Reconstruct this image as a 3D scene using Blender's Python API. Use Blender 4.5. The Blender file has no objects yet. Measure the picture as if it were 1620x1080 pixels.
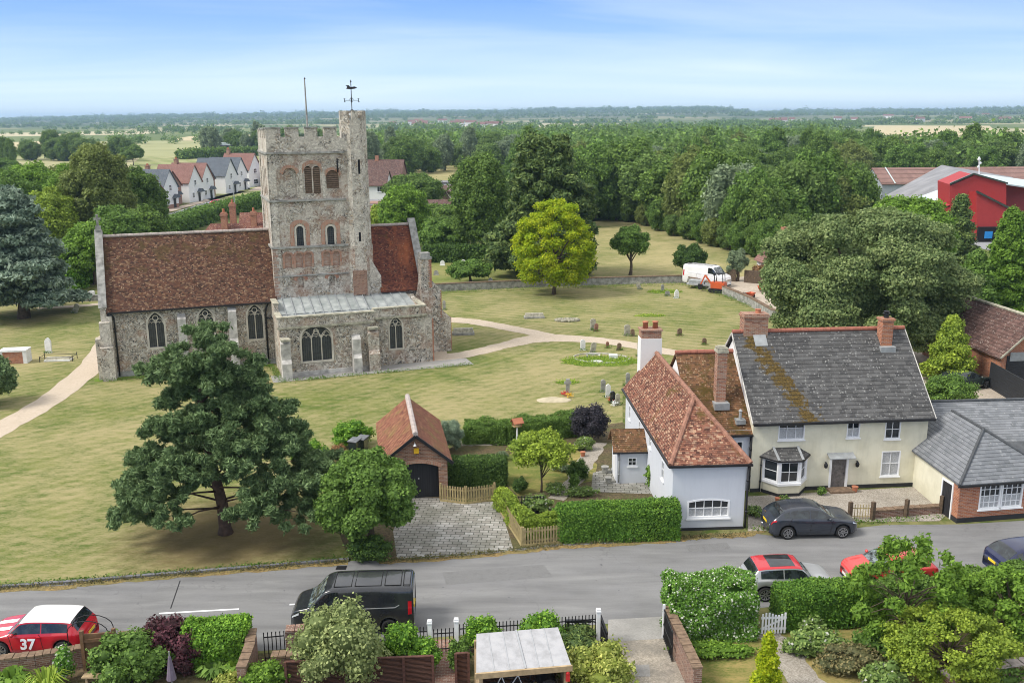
import bpy, bmesh, math, random
import numpy as np
from mathutils import Vector, Matrix
R = math.radians
sc = bpy.context.scene
COL = sc.collection
# ------------------------------------------------------------------ camera
F, H = 1500.0, 19.5
PITCH = math.atan((540-184)/F); ROLL = 0.006
_f = np.array([0, math.cos(PITCH), -math.sin(PITCH)])
_r0 = np.array([1.0, 0, 0]); _u0 = np.cross(_r0, _f)
_r = _r0*math.cos(ROLL) - _u0*math.sin(ROLL); _u = _u0*math.cos(ROLL) + _r0*math.sin(ROLL)
cd = bpy.data.cameras.new('camera'); cam = bpy.data.objects.new('camera', cd); COL.objects.link(cam)
cd.sensor_width = 36; cd.lens = 36*F/1620; cd.clip_end = 30000; cd.clip_start = .5
m = Matrix.Identity(4)
for i in range(3):
    m[i][0] = _r[i]; m[i][1] = _u[i]; m[i][2] = -_f[i]
m[2][3] = H
cam.matrix_world = m
sc.camera = cam
def G(x, y, z=0.0):
    """ground point (height z) seen at photo position x, y"""
    d = _f + (x-810)/F*_r - (y-540)/F*_u
    t = (z-H)/d[2]
    return float(d[0]*t), float(d[1]*t)
def at(x, y, Y):
    d = _f + (x-810)/F*_r - (y-540)/F*_u
    t = Y/d[1]
    return (float(d[0]*t), Y, float(H+d[2]*t))
# ------------------------------------------------------------------ light
SUN_EL, SUN_AZ = 48, 252            # azimuth clockwise from +Y (north)
w = bpy.data.worlds.new('World'); sc.world = w; w.use_nodes = True
nt = w.node_tree; nt.nodes.clear()
def wn(t, **k):
    n = nt.nodes.new(t)
    for a, b in k.items(): setattr(n, a, b)
    return n
out = wn('ShaderNodeOutputWorld'); bg = wn('ShaderNodeBackground')
sky = wn('ShaderNodeTexSky', sky_type='NISHITA', sun_disc=False)
sky.sun_elevation = R(SUN_EL); sky.sun_rotation = R(SUN_AZ); sky.air_density = 1.0; sky.dust_density = .6; sky.ozone_density = 2.2
tc = wn('ShaderNodeTexCoord'); sep = wn('ShaderNodeSeparateXYZ'); nt.links.new(tc.outputs['Generated'], sep.inputs[0])
# thin cloud veil: project the view direction onto a cloud sheet
dz = wn('ShaderNodeMath', operation='ADD'); dz.inputs[1].default_value = .06; nt.links.new(sep.outputs[2], dz.inputs[0])
dx = wn('ShaderNodeMath', operation='DIVIDE'); dy = wn('ShaderNodeMath', operation='DIVIDE')
nt.links.new(sep.outputs[0], dx.inputs[0]); nt.links.new(dz.outputs[0], dx.inputs[1])
nt.links.new(sep.outputs[1], dy.inputs[0]); nt.links.new(dz.outputs[0], dy.inputs[1])
cmb = wn('ShaderNodeCombineXYZ'); nt.links.new(dx.outputs[0], cmb.inputs[0]); nt.links.new(dy.outputs[0], cmb.inputs[1])
mp = wn('ShaderNodeMapping'); mp.inputs['Rotation'].default_value = (0, 0, R(-25)); mp.inputs['Scale'].default_value = (.3, 1.0, 1)
nt.links.new(cmb.outputs[0], mp.inputs[0])
nz = wn('ShaderNodeTexNoise'); nz.inputs['Scale'].default_value = .9; nz.inputs['Detail'].default_value = 9; nz.inputs['Roughness'].default_value = .58; nz.inputs['Distortion'].default_value = .7
nt.links.new(mp.outputs[0], nz.inputs['Vector'])
mr = wn('ShaderNodeMapRange'); mr.inputs[1].default_value = .42; mr.inputs[2].default_value = .85; mr.inputs[3].default_value = .0; mr.inputs[4].default_value = .55
nt.links.new(nz.outputs[0], mr.inputs[0])
hz = wn('ShaderNodeMapRange'); hz.inputs[1].default_value = 0.0; hz.inputs[2].default_value = .22; hz.inputs[3].default_value = .72; hz.inputs[4].default_value = .50
nt.links.new(sep.outputs[2], hz.inputs[0])
mx0 = wn('ShaderNodeMath', operation='MAXIMUM'); nt.links.new(mr.outputs[0], mx0.inputs[0]); nt.links.new(hz.outputs[0], mx0.inputs[1])
mx1 = wn('ShaderNodeMath', operation='ADD'); nt.links.new(mx0.outputs[0], mx1.inputs[0])
ml = wn('ShaderNodeMath', operation='MULTIPLY'); ml.inputs[1].default_value = .35; nt.links.new(mr.outputs[0], ml.inputs[0]); nt.links.new(ml.outputs[0], mx1.inputs[1]); mx1.use_clamp = True
mix = wn('ShaderNodeMixRGB'); nt.links.new(mx1.outputs[0], mix.inputs[0]); nt.links.new(sky.outputs[0], mix.inputs[1]); mix.inputs[2].default_value = (13.2, 12.7, 11.8, 1)
lowr = wn('ShaderNodeValToRGB'); nt.links.new(sep.outputs[2], lowr.inputs[0]); cr_ = lowr.color_ramp
for _ in range(4): cr_.elements.new(.5)
for e_, (p_, c_) in zip(cr_.elements, [(0, (.60, .73, .81)), (.022, (.55, .70, .82)), (.05, (.42, .59, .82)), (.085, (.27, .45, .79)), (.12, (.17, .34, .73)), (.3, (.10, .24, .62))]): e_.position = p_; e_.color = (*c_, 1)
scl = wn('ShaderNodeVectorMath', operation='SCALE'); nt.links.new(lowr.outputs[0], scl.inputs[0]); scl.inputs['Scale'].default_value = 9.2
wsp = wn('ShaderNodeMixRGB'); wsp.inputs[2].default_value = (7.6, 8.1, 8.8, 1); nt.links.new(scl.outputs[0], wsp.inputs[1])
mp2 = wn('ShaderNodeMapping'); mp2.inputs['Rotation'].default_value = (0, 0, R(20)); mp2.inputs['Scale'].default_value = (.14, .26, 1); nt.links.new(cmb.outputs[0], mp2.inputs[0])
nz2 = wn('ShaderNodeTexNoise'); nz2.inputs['Scale'].default_value = 1.3; nz2.inputs['Detail'].default_value = 7; nz2.inputs['Roughness'].default_value = .52; nz2.inputs['Distortion'].default_value = .8; nt.links.new(mp2.outputs[0], nz2.inputs['Vector'])
mr2 = wn('ShaderNodeMapRange'); mr2.inputs[1].default_value = .40; mr2.inputs[2].default_value = .85; mr2.inputs[4].default_value = .48; nt.links.new(nz2.outputs[0], mr2.inputs[0]); nt.links.new(mr2.outputs[0], wsp.inputs[0])
up = wn('ShaderNodeMapRange'); up.inputs[1].default_value = .16; up.inputs[2].default_value = .40; nt.links.new(sep.outputs[2], up.inputs[0])
fin_ = wn('ShaderNodeMixRGB'); nt.links.new(up.outputs[0], fin_.inputs[0]); nt.links.new(wsp.outputs[0], fin_.inputs[1]); nt.links.new(mix.outputs[0], fin_.inputs[2])
nt.links.new(fin_.outputs[0], bg.inputs[0]); bg.inputs[1].default_value = .1; nt.links.new(bg.outputs[0], out.inputs[0])
sl = bpy.data.lights.new('sun', 'SUN'); sl.energy = 2.3; sl.angle = R(19); sl.color = (1, .95, .87)
so = bpy.data.objects.new('sun', sl); COL.objects.link(so)
sd = Vector((math.sin(R(SUN_AZ))*math.cos(R(SUN_EL)), math.cos(R(SUN_AZ))*math.cos(R(SUN_EL)), math.sin(R(SUN_EL))))
so.rotation_euler = sd.to_track_quat('Z', 'Y').to_euler(); so.location = (0, 0, 60)
sc.view_settings.view_transform = 'Standard'; sc.view_settings.look = 'None'; sc.view_settings.exposure = 0.62; sc.view_settings.gamma = 1
sc.render.engine = 'CYCLES'
sc.cycles.max_bounces = 8; sc.cycles.diffuse_bounces = 4; sc.cycles.transmission_bounces = 3; sc.cycles.transparent_max_bounces = 6; sc.cycles.volume_bounces = 0
sc.cycles.use_denoising = True; sc.cycles.filter_width = 1.0

# ------------------------------------------------------------------ materials
class NB:
    def __init__(s, name):
        s.m = bpy.data.materials.new(name); s.m.use_nodes = True; s.t = s.m.node_tree; s.t.nodes.clear()
        s.out = s.t.nodes.new('ShaderNodeOutputMaterial'); s.tc = s.t.nodes.new('ShaderNodeTexCoord')
        s.uv = s.tc.outputs['UV']; s.ob = s.tc.outputs['Object']
        s.m.use_fake_user = True
    def n(s, t, ins=None, **k):
        n = s.t.nodes.new(t)
        for a, b in k.items(): setattr(n, a, b)
        for a, b in (ins or {}).items():
            i = n.inputs[a]
            if isinstance(b, bpy.types.NodeSocket): s.t.links.new(b, i)
            elif isinstance(b, tuple) and len(b) == 3 and i.type == 'RGBA': i.default_value = (*b, 1)
            else: i.default_value = b
        return n
    def map(s, vec, sx=1, sy=1, sz=1, rz=0):
        return s.n('ShaderNodeMapping', {'Vector': vec, 'Scale': (sx, sy, sz), 'Rotation': (0, 0, R(rz))}).outputs[0]
    def noise(s, vec, scale, detail=4, rough=.55, dist=0):
        return s.n('ShaderNodeTexNoise', {'Vector': vec, 'Scale': scale, 'Detail': detail, 'Roughness': rough, 'Distortion': dist}).outputs[0]
    def ramp(s, fac, stops, interp='LINEAR'):
        n = s.n('ShaderNodeValToRGB', {'Fac': fac}); cr = n.color_ramp; cr.interpolation = interp
        while len(cr.elements) > len(stops): cr.elements.remove(cr.elements[-1])
        while len(cr.elements) < len(stops): cr.elements.new(.5)
        for e, (p, c) in zip(cr.elements, stops):
            e.position = p; e.color = (*c, 1) if isinstance(c, tuple) else (c, c, c, 1)
        return n.outputs[0]
    def mix(s, fac, a, b, mode='MIX'):
        n = s.n('ShaderNodeMixRGB', {'Fac': fac, 'Color1': a, 'Color2': b}, blend_type=mode); return n.outputs[0]
    def math(s, op, a, b=0.0, clamp=False):
        return s.n('ShaderNodeMath', {0: a, 1: b}, operation=op, use_clamp=clamp).outputs[0]
    def rng(s, v, a, b, c=0.0, d=1.0):
        return s.n('ShaderNodeMapRange', {0: v, 1: a, 2: b, 3: c, 4: d}).outputs[0]
    def fin(s, col, rough=.85, bump=None, bs=.5, bd=.02, metal=0.0, spec=.3, trans=0.0, tcol=None, coat=0.0):
        p = s.n('ShaderNodeBsdfPrincipled', {'Base Color': col, 'Roughness': rough, 'Metallic': metal, 'Specular IOR Level': spec, 'Coat Weight': coat})
        if bump is not None:
            b = s.n('ShaderNodeBump', {'Height': bump, 'Strength': bs, 'Distance': bd}); s.t.links.new(b.outputs[0], p.inputs['Normal'])
        o = p.outputs[0]
        if trans:
            t = s.n('ShaderNodeBsdfTranslucent', {'Color': tcol or col})
            o = s.n('ShaderNodeMixShader', {0: trans, 1: o, 2: t.outputs[0]}).outputs[0]
        s.t.links.new(o, s.out.inputs[0]); return s.m
M = {}
def plain(name, c, rough=.7, metal=0.0, spec=.4, var=.12, coat=0.0, scale=3.0):
    b = NB(name); nz = b.noise(b.ob, scale, 5)
    col = b.mix(b.rng(nz, .3, .7), tuple(x*(1-var) for x in c), tuple(min(1, x*(1+var)) for x in c))
    M[name] = b.fin(col, rough, metal=metal, spec=spec, coat=coat); return M[name]
def foliage(name, c1, c2, c3=None, trans=.34, flower=None, ffrac=.06):
    FG = 2.6; c1 = tuple(min(.75, x*FG) for x in c1); c2 = tuple(min(.75, x*FG) for x in c2); c3 = tuple(min(.75, x*FG) for x in c3) if c3 else None
    b = NB(name); a = b.n('ShaderNodeAttribute', attribute_name='rnd').outputs['Fac']
    oi = b.n('ShaderNodeObjectInfo').outputs['Random']
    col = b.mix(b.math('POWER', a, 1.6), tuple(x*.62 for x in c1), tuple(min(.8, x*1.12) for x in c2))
    big = b.noise(b.ob, .55, 3)
    c3 = c3 or tuple((x+y)/2*.72 for x, y in zip(c1, c2))
    col = b.mix(b.rng(big, .38, .66, 0, .7), col, c3)
    col = b.mix(b.math('MULTIPLY', oi, .35), col, tuple(x*.62 for x in c1))
    if flower: col = b.mix(b.math('GREATER_THAN', a, 1-ffrac), col, flower)
    M[name] = b.fin(col, .62, spec=.25, trans=trans); return M[name]
def rubble(name, grey=.5, brick=.15, plaster=.3, scale=6.0):
    b = NB(name); uv = b.n('ShaderNodeVectorMath', {0: b.uv, 1: b.n('ShaderNodeTexNoise', {'Vector': b.uv, 'Scale': 1.2}).outputs['Color']}, operation='ADD').outputs[0]
    v = b.n('ShaderNodeTexVoronoi', {'Vector': uv, 'Scale': scale, 'Randomness': 1.0})
    rnd = b.n('ShaderNodeSeparateColor', {0: v.outputs['Color']}).outputs[0]
    st = b.ramp(rnd, [(0, (.07, .068, .066)), (.10, (.19, .175, .15)), (.28, (.32, .29, .245)), (.45, (.25, .195, .14)), (.6, (.45, .41, .35)), (.75, (.40, .31, .21)), (.85, (.70, .66, .58)), (1, (.31, .17, .11))], 'CONSTANT')
    e = b.n('ShaderNodeTexVoronoi', {'Vector': uv, 'Scale': scale, 'Randomness': 1.0}, feature='DISTANCE_TO_EDGE').outputs[0]
    col = b.mix(b.rng(e, .03, .10, 1, 0), st, (.56, .515, .43))
    big = b.noise(b.uv, .55, 5, .6)
    col = b.mix(b.rng(big, .60-.3*brick, .72-.2*brick, 0, .62), col, b.mix(rnd, (.40, .20, .125), (.46, .33, .24)))
    big2 = b.noise(b.map(b.uv, 1, .8, 1, 30), .8, 6, .65)
    col = b.mix(b.rng(big2, .62-.3*plaster, .74-.3*plaster, 0, .75), col, b.mix(rnd, (.56, .51, .43), (.80, .745, .645)))
    fine = b.noise(b.uv, 14, 4)
    col = b.mix(b.rng(fine, .35, .7, 0, .28), col, (.10, .095, .085))
    M[name] = b.fin(col, .92, b.math('MULTIPLY', e, 1.5), .7, .06); return M[name]
def tiles(name, cols, tw=.17, th=.11, moss=None, mamt=.5, specks=(.62, .48, .36), samt=.12, orange=0.0, rows=.04, mossy_top=0.0, patch=None):
    b = NB(name)
    br = b.n('ShaderNodeTexBrick', {'Vector': b.uv, 'Color1': (0., 0., 0.), 'Color2': (1., 1., 1.), 'Mortar': (.5, .5, .5), 'Scale': 1.0, 'Mortar Size': 0.0, 'Brick Width': tw, 'Row Height': th, 'Bias': 0.0}, offset=.5)
    g = b.n('ShaderNodeSeparateColor', {0: br.outputs[0]}).outputs[0]
    n = len(cols); col = b.ramp(g, [(i/(n-1), c) for i, c in enumerate(cols)])
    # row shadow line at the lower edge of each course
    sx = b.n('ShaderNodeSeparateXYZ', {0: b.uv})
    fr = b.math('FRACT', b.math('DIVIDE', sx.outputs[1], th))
    wob = b.noise(b.uv, 5.0, 3)
    big = b.noise(b.map(b.uv, 1, .7), .45, 5, .6, .4)
    col = b.mix(b.rng(big, .4, .7, 0, .55), col, b.mix(.5, col, tuple(x*.45 for x in cols[0])))
    if orange: col = b.mix(b.rng(b.noise(b.map(b.uv, 1.5, .4), .5, 4), .52, .68, 0, orange), col, (.42, .13, .045))
    sp = b.n('ShaderNodeTexVoronoi', {'Vector': b.uv, 'Scale': 6.5, 'Randomness': 1.0})
    sr = b.n('ShaderNodeSeparateColor', {0: sp.outputs['Color']}).outputs[0]
    spot = b.math('MULTIPLY', b.rng(b.math('ADD', sp.outputs['Distance'], b.math('MULTIPLY', b.noise(b.uv, 22, 3), .35)), .30, .52, 1, 0), b.math('LESS_THAN', sr, b.math('MULTIPLY', b.rng(b.noise(b.uv, .9, 4), .35, .65, .3, 1.6), samt*1.9)))
    col = b.mix(b.math('MULTIPLY', spot, .8), col, specks)
    fine = b.noise(b.uv, 9, 6, .7)
    col = b.mix(b.rng(fine, .56, .72, 0, .5), col, tuple(min(1, x*.9+.04) for x in specks))
    if moss:
        mn = b.noise(b.uv, .7, 7, .68, .5)
        thr = .72-.38*mamt
        if mossy_top:
            mn = b.math('ADD', mn, b.math('MULTIPLY', b.rng(sx.outputs[1], mossy_top-1.6, mossy_top, 0, 1), .17))
        col = b.mix(b.math('MULTIPLY', b.rng(mn, thr, thr+.10), b.rng(fine, .3, .55, .35, 1)), col, b.mix(wob, moss, tuple(x*.55 for x in moss)))
    if patch:   # (u centre line, v0, v1) ragged strip of moss running down the slope
        u0, v0, v1, slope, pc = patch
        lx = b.math('ADD', b.math('SUBTRACT', sx.outputs[0], u0), b.math('MULTIPLY', b.math('SUBTRACT', sx.outputs[1], v1), slope))
        dd = b.math('ADD', b.math('ABSOLUTE', lx), b.math('MULTIPLY', b.math('SUBTRACT', b.noise(b.uv, 1.7, 7, .75), .5), 4.2))
        inr = b.math('MULTIPLY', b.rng(sx.outputs[1], v0, v0+.3), b.rng(dd, .35, .50, 1, 0))
        col = b.mix(inr, col, b.mix(b.rng(fine, .4, .6), pc, tuple(x*.4 for x in pc)))
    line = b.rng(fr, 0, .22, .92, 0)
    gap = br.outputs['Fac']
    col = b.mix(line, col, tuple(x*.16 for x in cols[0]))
    hgt = b.math('ADD', b.math('MULTIPLY', b.math('SUBTRACT', 1.0, fr), 1.0), b.math('MULTIPLY', g, .5))
    M[name] = b.fin(col, .88, hgt, .6, rows, spec=.2); return M[name]
def brick(name, cols, mortar=(.42, .37, .31), w=.225, h=.075, weather=.3, bump=.012):
    b = NB(name)
    br = b.n('ShaderNodeTexBrick', {'Vector': b.uv, 'Color1': (0., 0., 0.), 'Color2': (1., 1., 1.), 'Mortar': (.5, .5, .5), 'Scale': 1.0, 'Mortar Size': .009, 'Mortar Smooth': .2, 'Brick Width': w, 'Row Height': h, 'Bias': 0.0})
    g = b.n('ShaderNodeSeparateColor', {0: br.outputs[0]}).outputs[0]
    col = b.ramp(g, [(i/(len(cols)-1), c) for i, c in enumerate(cols)])
    col = b.mix(b.math('MULTIPLY', br.outputs['Fac'], .8), col, mortar)
    big = b.noise(b.uv, 1.1, 6, .65)
    col = b.mix(b.rng(big, .45, .75, 0, weather), col, (.13, .11, .09))
    col = b.mix(b.rng(b.noise(b.uv, 2.7, 5, .6), .6, .75, 0, weather), col, (.55, .50, .44))
    M[name] = b.fin(col, .9, b.math('SUBTRACT', 1.0, br.outputs['Fac']), .5, bump, spec=.2); return M[name]
def render_mat(name, c, stain=(.45, .42, .33), amt=.35):
    b = NB(name); n1 = b.noise(b.uv, .7, 7, .62); n2 = b.noise(b.map(b.uv, 3, .5), 1.3, 6, .6); n3 = b.noise(b.uv, 30, 3)
    col = b.mix(b.rng(n1, .42, .8, 0, amt), c, stain)
    col = b.mix(b.rng(n2, .5, .85, 0, amt*.8), col, tuple(x*.7 for x in c))
    z = b.n('ShaderNodeSeparateXYZ', {0: b.uv}).outputs[1]
    damp = b.math('MULTIPLY', b.rng(b.math('ADD', z, b.math('MULTIPLY', n1, .5)), .25, .9, 1, 0), .25)
    col = b.mix(damp, col, tuple(x*.62 for x in stain))
    M[name] = b.fin(col, .85, n3, .25, .01, spec=.2); return M[name]
def grass(name, g1, g2, straw, amt=.5, stripe=0.0, ang=0.0, width=1.6, tuft=True, dist=2.0, litter_shade=None):
    b = NB(name); p = b.ob

    n1 = b.noise(p, .10, 7, .62, .4) if False else b.noise(p, .11, 6, .6, .4); n2 = b.noise(b.map(p, .7, 1.5, 1, ang), 1.3, 9, .75); n3 = b.noise(b.map(p, .7, 1.4, 1, ang), 7, 8, .8); n4 = b.noise(p, .45, 7, .65)
    streak = b.noise(b.map(p, .42, 2.0, 1, ang), 1.0, 10, .8, .5)
    col = b.mix(b.rng(n4, .40, .60), g1, g2)
    f = b.math('ADD', b.math('MULTIPLY', b.math('SUBTRACT', n1, .5), 2.6), b.math('MULTIPLY', b.math('SUBTRACT', streak, .5), 2.0))
    f = b.math('ADD', f, b.math('MULTIPLY', b.math('SUBTRACT', n3, .5), 3.4)); f = b.math('ADD', f, b.math('MULTIPLY', b.math('SUBTRACT', n2, .5), 2.4))
    if stripe:
        wv = b.n('ShaderNodeTexWave', {'Vector': b.map(p, 1, 1, 1, ang), 'Scale': .314/width, 'Distortion': dist, 'Detail': 2.0, 'Detail Scale': .12, 'Phase Offset': 1.0}, bands_direction='Y').outputs[1]
        f = b.math('ADD', f, b.math('MULTIPLY', b.math('SUBTRACT', wv, .5), stripe))
    col = b.mix(b.rng(b.math('ADD', f, amt), .0, 1.0), col, straw)
    if litter_shade:  # brown needles plus the shade under the tree, both painted into the grass colour
        dv = b.n('ShaderNodeVectorMath', {0: b.n('ShaderNodeVectorMath', {0: p, 1: (litter_shade[0], litter_shade[1], 0)}, operation='SUBTRACT').outputs[0]}, operation='LENGTH').outputs['Value']
        lf = b.rng(b.math('ADD', b.math('DIVIDE', dv, litter_shade[2]), b.math('MULTIPLY', b.math('SUBTRACT', n2, .5), 1.4)), .55, 1.15, .75, 0); col = b.mix(lf, col, b.mix(n3, (.10, .07, .04), (.26, .185, .095)))
    col = b.mix(b.rng(n3, .50, .75, 0, .45), col, tuple(x*.45 for x in g1))
    M[name] = b.fin(col, .95, b.math('ADD', n3, n2), .6, .06, spec=.1); return M[name]
def gravelmat(name, c1, c2, scale=18.0, c3=None, big=.25):
    b = NB(name); v = b.n('ShaderNodeTexVoronoi', {'Vector': b.ob, 'Scale': scale}); g = b.n('ShaderNodeSeparateColor', {0: v.outputs['Color']}).outputs[0]
    col = b.mix(g, c1, c2); n = b.noise(b.ob, .6, 6, .65); n2 = b.noise(b.ob, 4, 6, .7)
    col = b.mix(b.rng(n, .4, .7, 0, big*2), col, c3 or tuple(x*.7 for x in c1))
    col = b.mix(b.rng(n2, .5, .75, 0, .4), col, tuple(x*.55 for x in c1))
    M[name] = b.fin(col, .92, v.outputs['Distance'], .5, .02, spec=.15); return M[name]

rubble('flint_nave', brick=.30, plaster=.22, scale=8.5)
rubble('flint_tower', brick=.52, plaster=.55, scale=8.5)
rubble('flint_transept', brick=.38, plaster=.38, scale=8.0)
rubble('flint_parapet', brick=.05, plaster=.66, scale=8.0)
plain('dressed_stone', (.54, .50, .42), .85, var=.3, scale=1.4)
plain('pale_stone', (.50, .48, .44), .9, var=.4, scale=2.0)
plain('grey_stone', (.30, .295, .27), .9, var=.45, scale=2.5)
plain('lichen_stone', (.38, .36, .28), .9, var=.45, scale=3.5)
brick('arch_brick', [(.36, .17, .11), (.46, .24, .16), (.42, .30, .22)], w=.09, h=.3)
brick('quoin_brick', [(.33, .17, .12), (.42, .25, .18), (.45, .36, .29)], w=.24, h=.06, weather=.4)
tiles('nave_tiles', [(.036, .021, .015), (.098, .046, .030), (.140, .066, .038), (.070, .037, .028), (.25, .155, .09)], moss=(.105, .070, .028), mamt=.10, samt=.20, specks=(.38, .27, .19), mossy_top=7.6)
tiles('chancel_tiles', [(.06, .024, .019), (.14, .048, .033), (.20, .070, .040), (.09, .034, .030)], moss=(.12, .085, .022), mamt=.26, samt=.14, specks=(.38, .25, .15), orange=.55)
tiles('cottage_tiles', [(.07, .032, .024), (.19, .076, .050), (.28, .125, .080), (.13, .055, .040), (.46, .30, .20)], moss=(.14, .095, .025), mamt=.42, samt=.34, specks=(.60, .36, .22), tw=.17, th=.12)
tiles('dark_clay_tiles', [(.08, .045, .026), (.14, .075, .038), (.22, .11, .055), (.11, .07, .03)], moss=(.10, .070, .016), mamt=.56, samt=.30, specks=(.42, .30, .19), tw=.17, th=.13)
tiles('slab_tiles', [(.060, .060, .060), (.088, .087, .086), (.120, .119, .117), (.075, .074, .073)], tw=.32, th=.24, moss=(.085, .06, .018), mamt=.16, samt=.24, specks=(.31, .31, .295), rows=.07, patch=(1.9, 1.0, 5.3, .42, (.13, .088, .026)))
tiles('slate', [(.15, .16, .17), (.19, .20, .215), (.235, .245, .26), (.17, .18, .19)], tw=.30, th=.20, moss=(.20, .18, .12), mamt=.05, samt=.05, specks=(.36, .36, .36), rows=.012)
tiles('barn_tiles', [(.085, .05, .045), (.13, .075, .062), (.17, .10, .085)], tw=.3, th=.3, moss=(.12, .10, .06), mamt=.2, samt=.3, specks=(.42, .38, .34))
tiles('village_tiles', [(.22, .115, .095), (.28, .155, .13), (.25, .13, .11)], samt=.02, moss=None, th=.25)
tiles('village_slate', [(.10, .12, .14), (.14, .16, .185), (.12, .14, .16)], samt=.01, th=.25)
tiles('oldhouse_tiles', [(.12, .05, .045), (.19, .08, .06), (.25, .12, .08)], samt=.2, moss=(.15, .11, .05), mamt=.3)
tiles('shed_roof', [(.22, .13, .11), (.27, .165, .14), (.24, .145, .125)], samt=.03, tw=1.0, th=2.0, rows=.02)
# pantiles: rolls running down the slope
b = NB('pantiles'); wv = b.n('ShaderNodeTexWave', {'Vector': b.uv, 'Scale': .314/.21, 'Distortion': 0.0}, bands_direction='X').outputs[1]
fr = b.math('FRACT', b.math('DIVIDE', b.n('ShaderNodeSeparateXYZ', {0: b.uv}).outputs[1], .3)); nn = b.noise(b.map(b.uv, 4.7, 3.2), 1.0, 2)
col = b.ramp(nn, [(.3, (.14, .045, .03)), (.45, (.27, .10, .06)), (.6, (.38, .17, .10)), (.75, (.50, .27, .15))])
col = b.mix(b.rng(b.noise(b.uv, .8, 7, .7), .5, .66, 0, .8), col, (.26, .20, .06)); col = b.mix(b.rng(wv, .0, .45, .85, 0), col, (.05, .018, .012)); col = b.mix(b.rng(fr, 0, .1, .6, 0), col, (.05, .02, .015))
col = b.mix(b.rng(b.noise(b.uv, 12, 4, .7), .58, .7, 0, .5), col, (.55, .42, .30))
M['pantiles'] = b.fin(col, .85, wv, 1.0, .05)
brick('garage_brick', [(.17, .085, .055), (.29, .145, .09), (.36, .20, .125), (.24, .11, .075)], weather=.25)
brick('red_brick', [(.28, .095, .05), (.42, .15, .075), (.48, .20, .10)], weather=.28)
brick('chimney_brick', [(.20, .085, .055), (.36, .15, .09), (.42, .23, .15), (.28, .18, .13)], weather=.35)
brick('wall_brick', [(.15, .085, .065), (.24, .12, .085), (.30, .19, .14)], weather=.5)
brick('village_brick', [(.27, .13, .10), (.33, .17, .13)], weather=.1)
brick('herringbone', [(.20, .10, .075), (.28, .14, .10), (.24, .15, .12)], w=.2, h=.1, weather=.4)
render_mat('blue_grey_render', (.62, .645, .69), (.52, .54, .58), .3)
render_mat('cream_render', (.75, .72, .57), (.50, .47, .33), .75)
render_mat('white_render', (.78, .78, .77), (.6, .6, .58), .2)
render_mat('plinth_black', (.035, .035, .038), (.06, .06, .06), .3)
plain('white_paint', (.82, .83, .84), .45, var=.04)
plain('black_paint', (.018, .018, .02), .45, var=.2)
plain('black_wood', (.022, .022, .025), .7, var=.35, scale=9)
plain('door_wood', (.15, .135, .125), .8, var=.35, scale=8)
plain('brown_wood', (.17, .095, .05), .8, var=.3, scale=6)
plain('hurdle_brown', (.11, .05, .036), .85, var=.4, scale=12)
plain('picket_wood', (.36, .29, .14), .85, var=.3, scale=5)
plain('old_post', (.10, .07, .045), .9, var=.4, scale=6)
plain('shed_timber', (.42, .31, .18), .8, var=.25, scale=5)
plain('bark', (.115, .085, .06), .95, var=.4, scale=4)
plain('pine_bark', (.10, .066, .050), .95, var=.4, scale=4)
plain('birch_bark', (.5, .48, .43), .9, var=.4, scale=4)
plain('iron', (.02, .02, .022), .5, metal=.3)
plain('galv', (.45, .46, .47), .5, metal=.5)
plain('tyre', (.018, .018, .018), .85)
plain('rim', (.42, .43, .45), .3, metal=.8)
plain('dark_rim', (.03, .03, .032), .4, metal=.4)
plain('underbody', (.01, .01, .01), .9)
plain('terracotta', (.40, .155, .085), .85, var=.2)
plain('ridge_red', (.33, .125, .085), .85, var=.2, scale=5)
plain('ridge_tile', (.28, .14, .095), .85, var=.35, scale=4)
plain('ridge_grey', (.42, .36, .33), .9, var=.3, scale=6)
plain('ridge_dark', (.07, .075, .08), .7, var=.3)
plain('lead_flash', (.30, .315, .32), .6, var=.2)
plain('yellow_box', (.75, .45, .02), .5)
plain('plate_yellow', (.85, .60, .03), .5); plain('plate_white', (.8, .8, .78), .5)
plain('red_plastic', (.55, .03, .03), .4); plain('tail_red', (.45, .012, .018), .2)
plain('orange_red', (.55, .10, .03), .5); plain('head_lamp', (.65, .68, .70), .12, metal=.3)
plain('blue_sign', (.02, .22, .55), .5); plain('barn_red', (.38, .034, .032), .6, var=.06)
plain('barn_red_dull', (.30, .045, .048), .7, var=.1)
plain('fibre_roof', (.235, .235, .245), .85, var=.28, scale=.25); plain('pale_sheet', (.52, .60, .60), .6, var=.05, scale=.3)
plain('grey_door', (.36, .40, .44), .6); plain('dark_inside', (.01, .01, .012), .9)
plain('polytunnel', (.5, .55, .6), .4); plain('straw', (.45, .28, .12), .95, var=.4, scale=20)
plain('parasol_cloth', (.16, .13, .17), .9); plain('curtain', (.42, .43, .44), .9, var=.25, scale=14)
plain('flower_red', (.55, .02, .03), .7); plain('white_stone', (.72, .72, .70), .8, var=.15)
plain('brown_stone', (.19, .13, .085), .9, var=.35, scale=5); plain('mound_soil', (.46, .40, .28), .95, var=.15)
plain('flag_white', (.7, .66, .64), .9, var=.25); plain('weed', (.30, .22, .10), .95, var=.3)
def paint(name, c, rough=.22, metal=.0):
    b = NB(name); M[name] = b.fin(b.mix(b.rng(b.noise(b.ob, 1.5, 6), .4, .8, 0, .12), c, (.2, .19, .17)), rough, metal=metal, spec=.5, coat=.6)
paint('paint_black', (.018, .020, .024)); paint('paint_red', (.50, .010, .022)); paint('paint_white', (.80, .80, .80)); paint('paint_grey', (.030, .037, .052), metal=.2)
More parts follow.
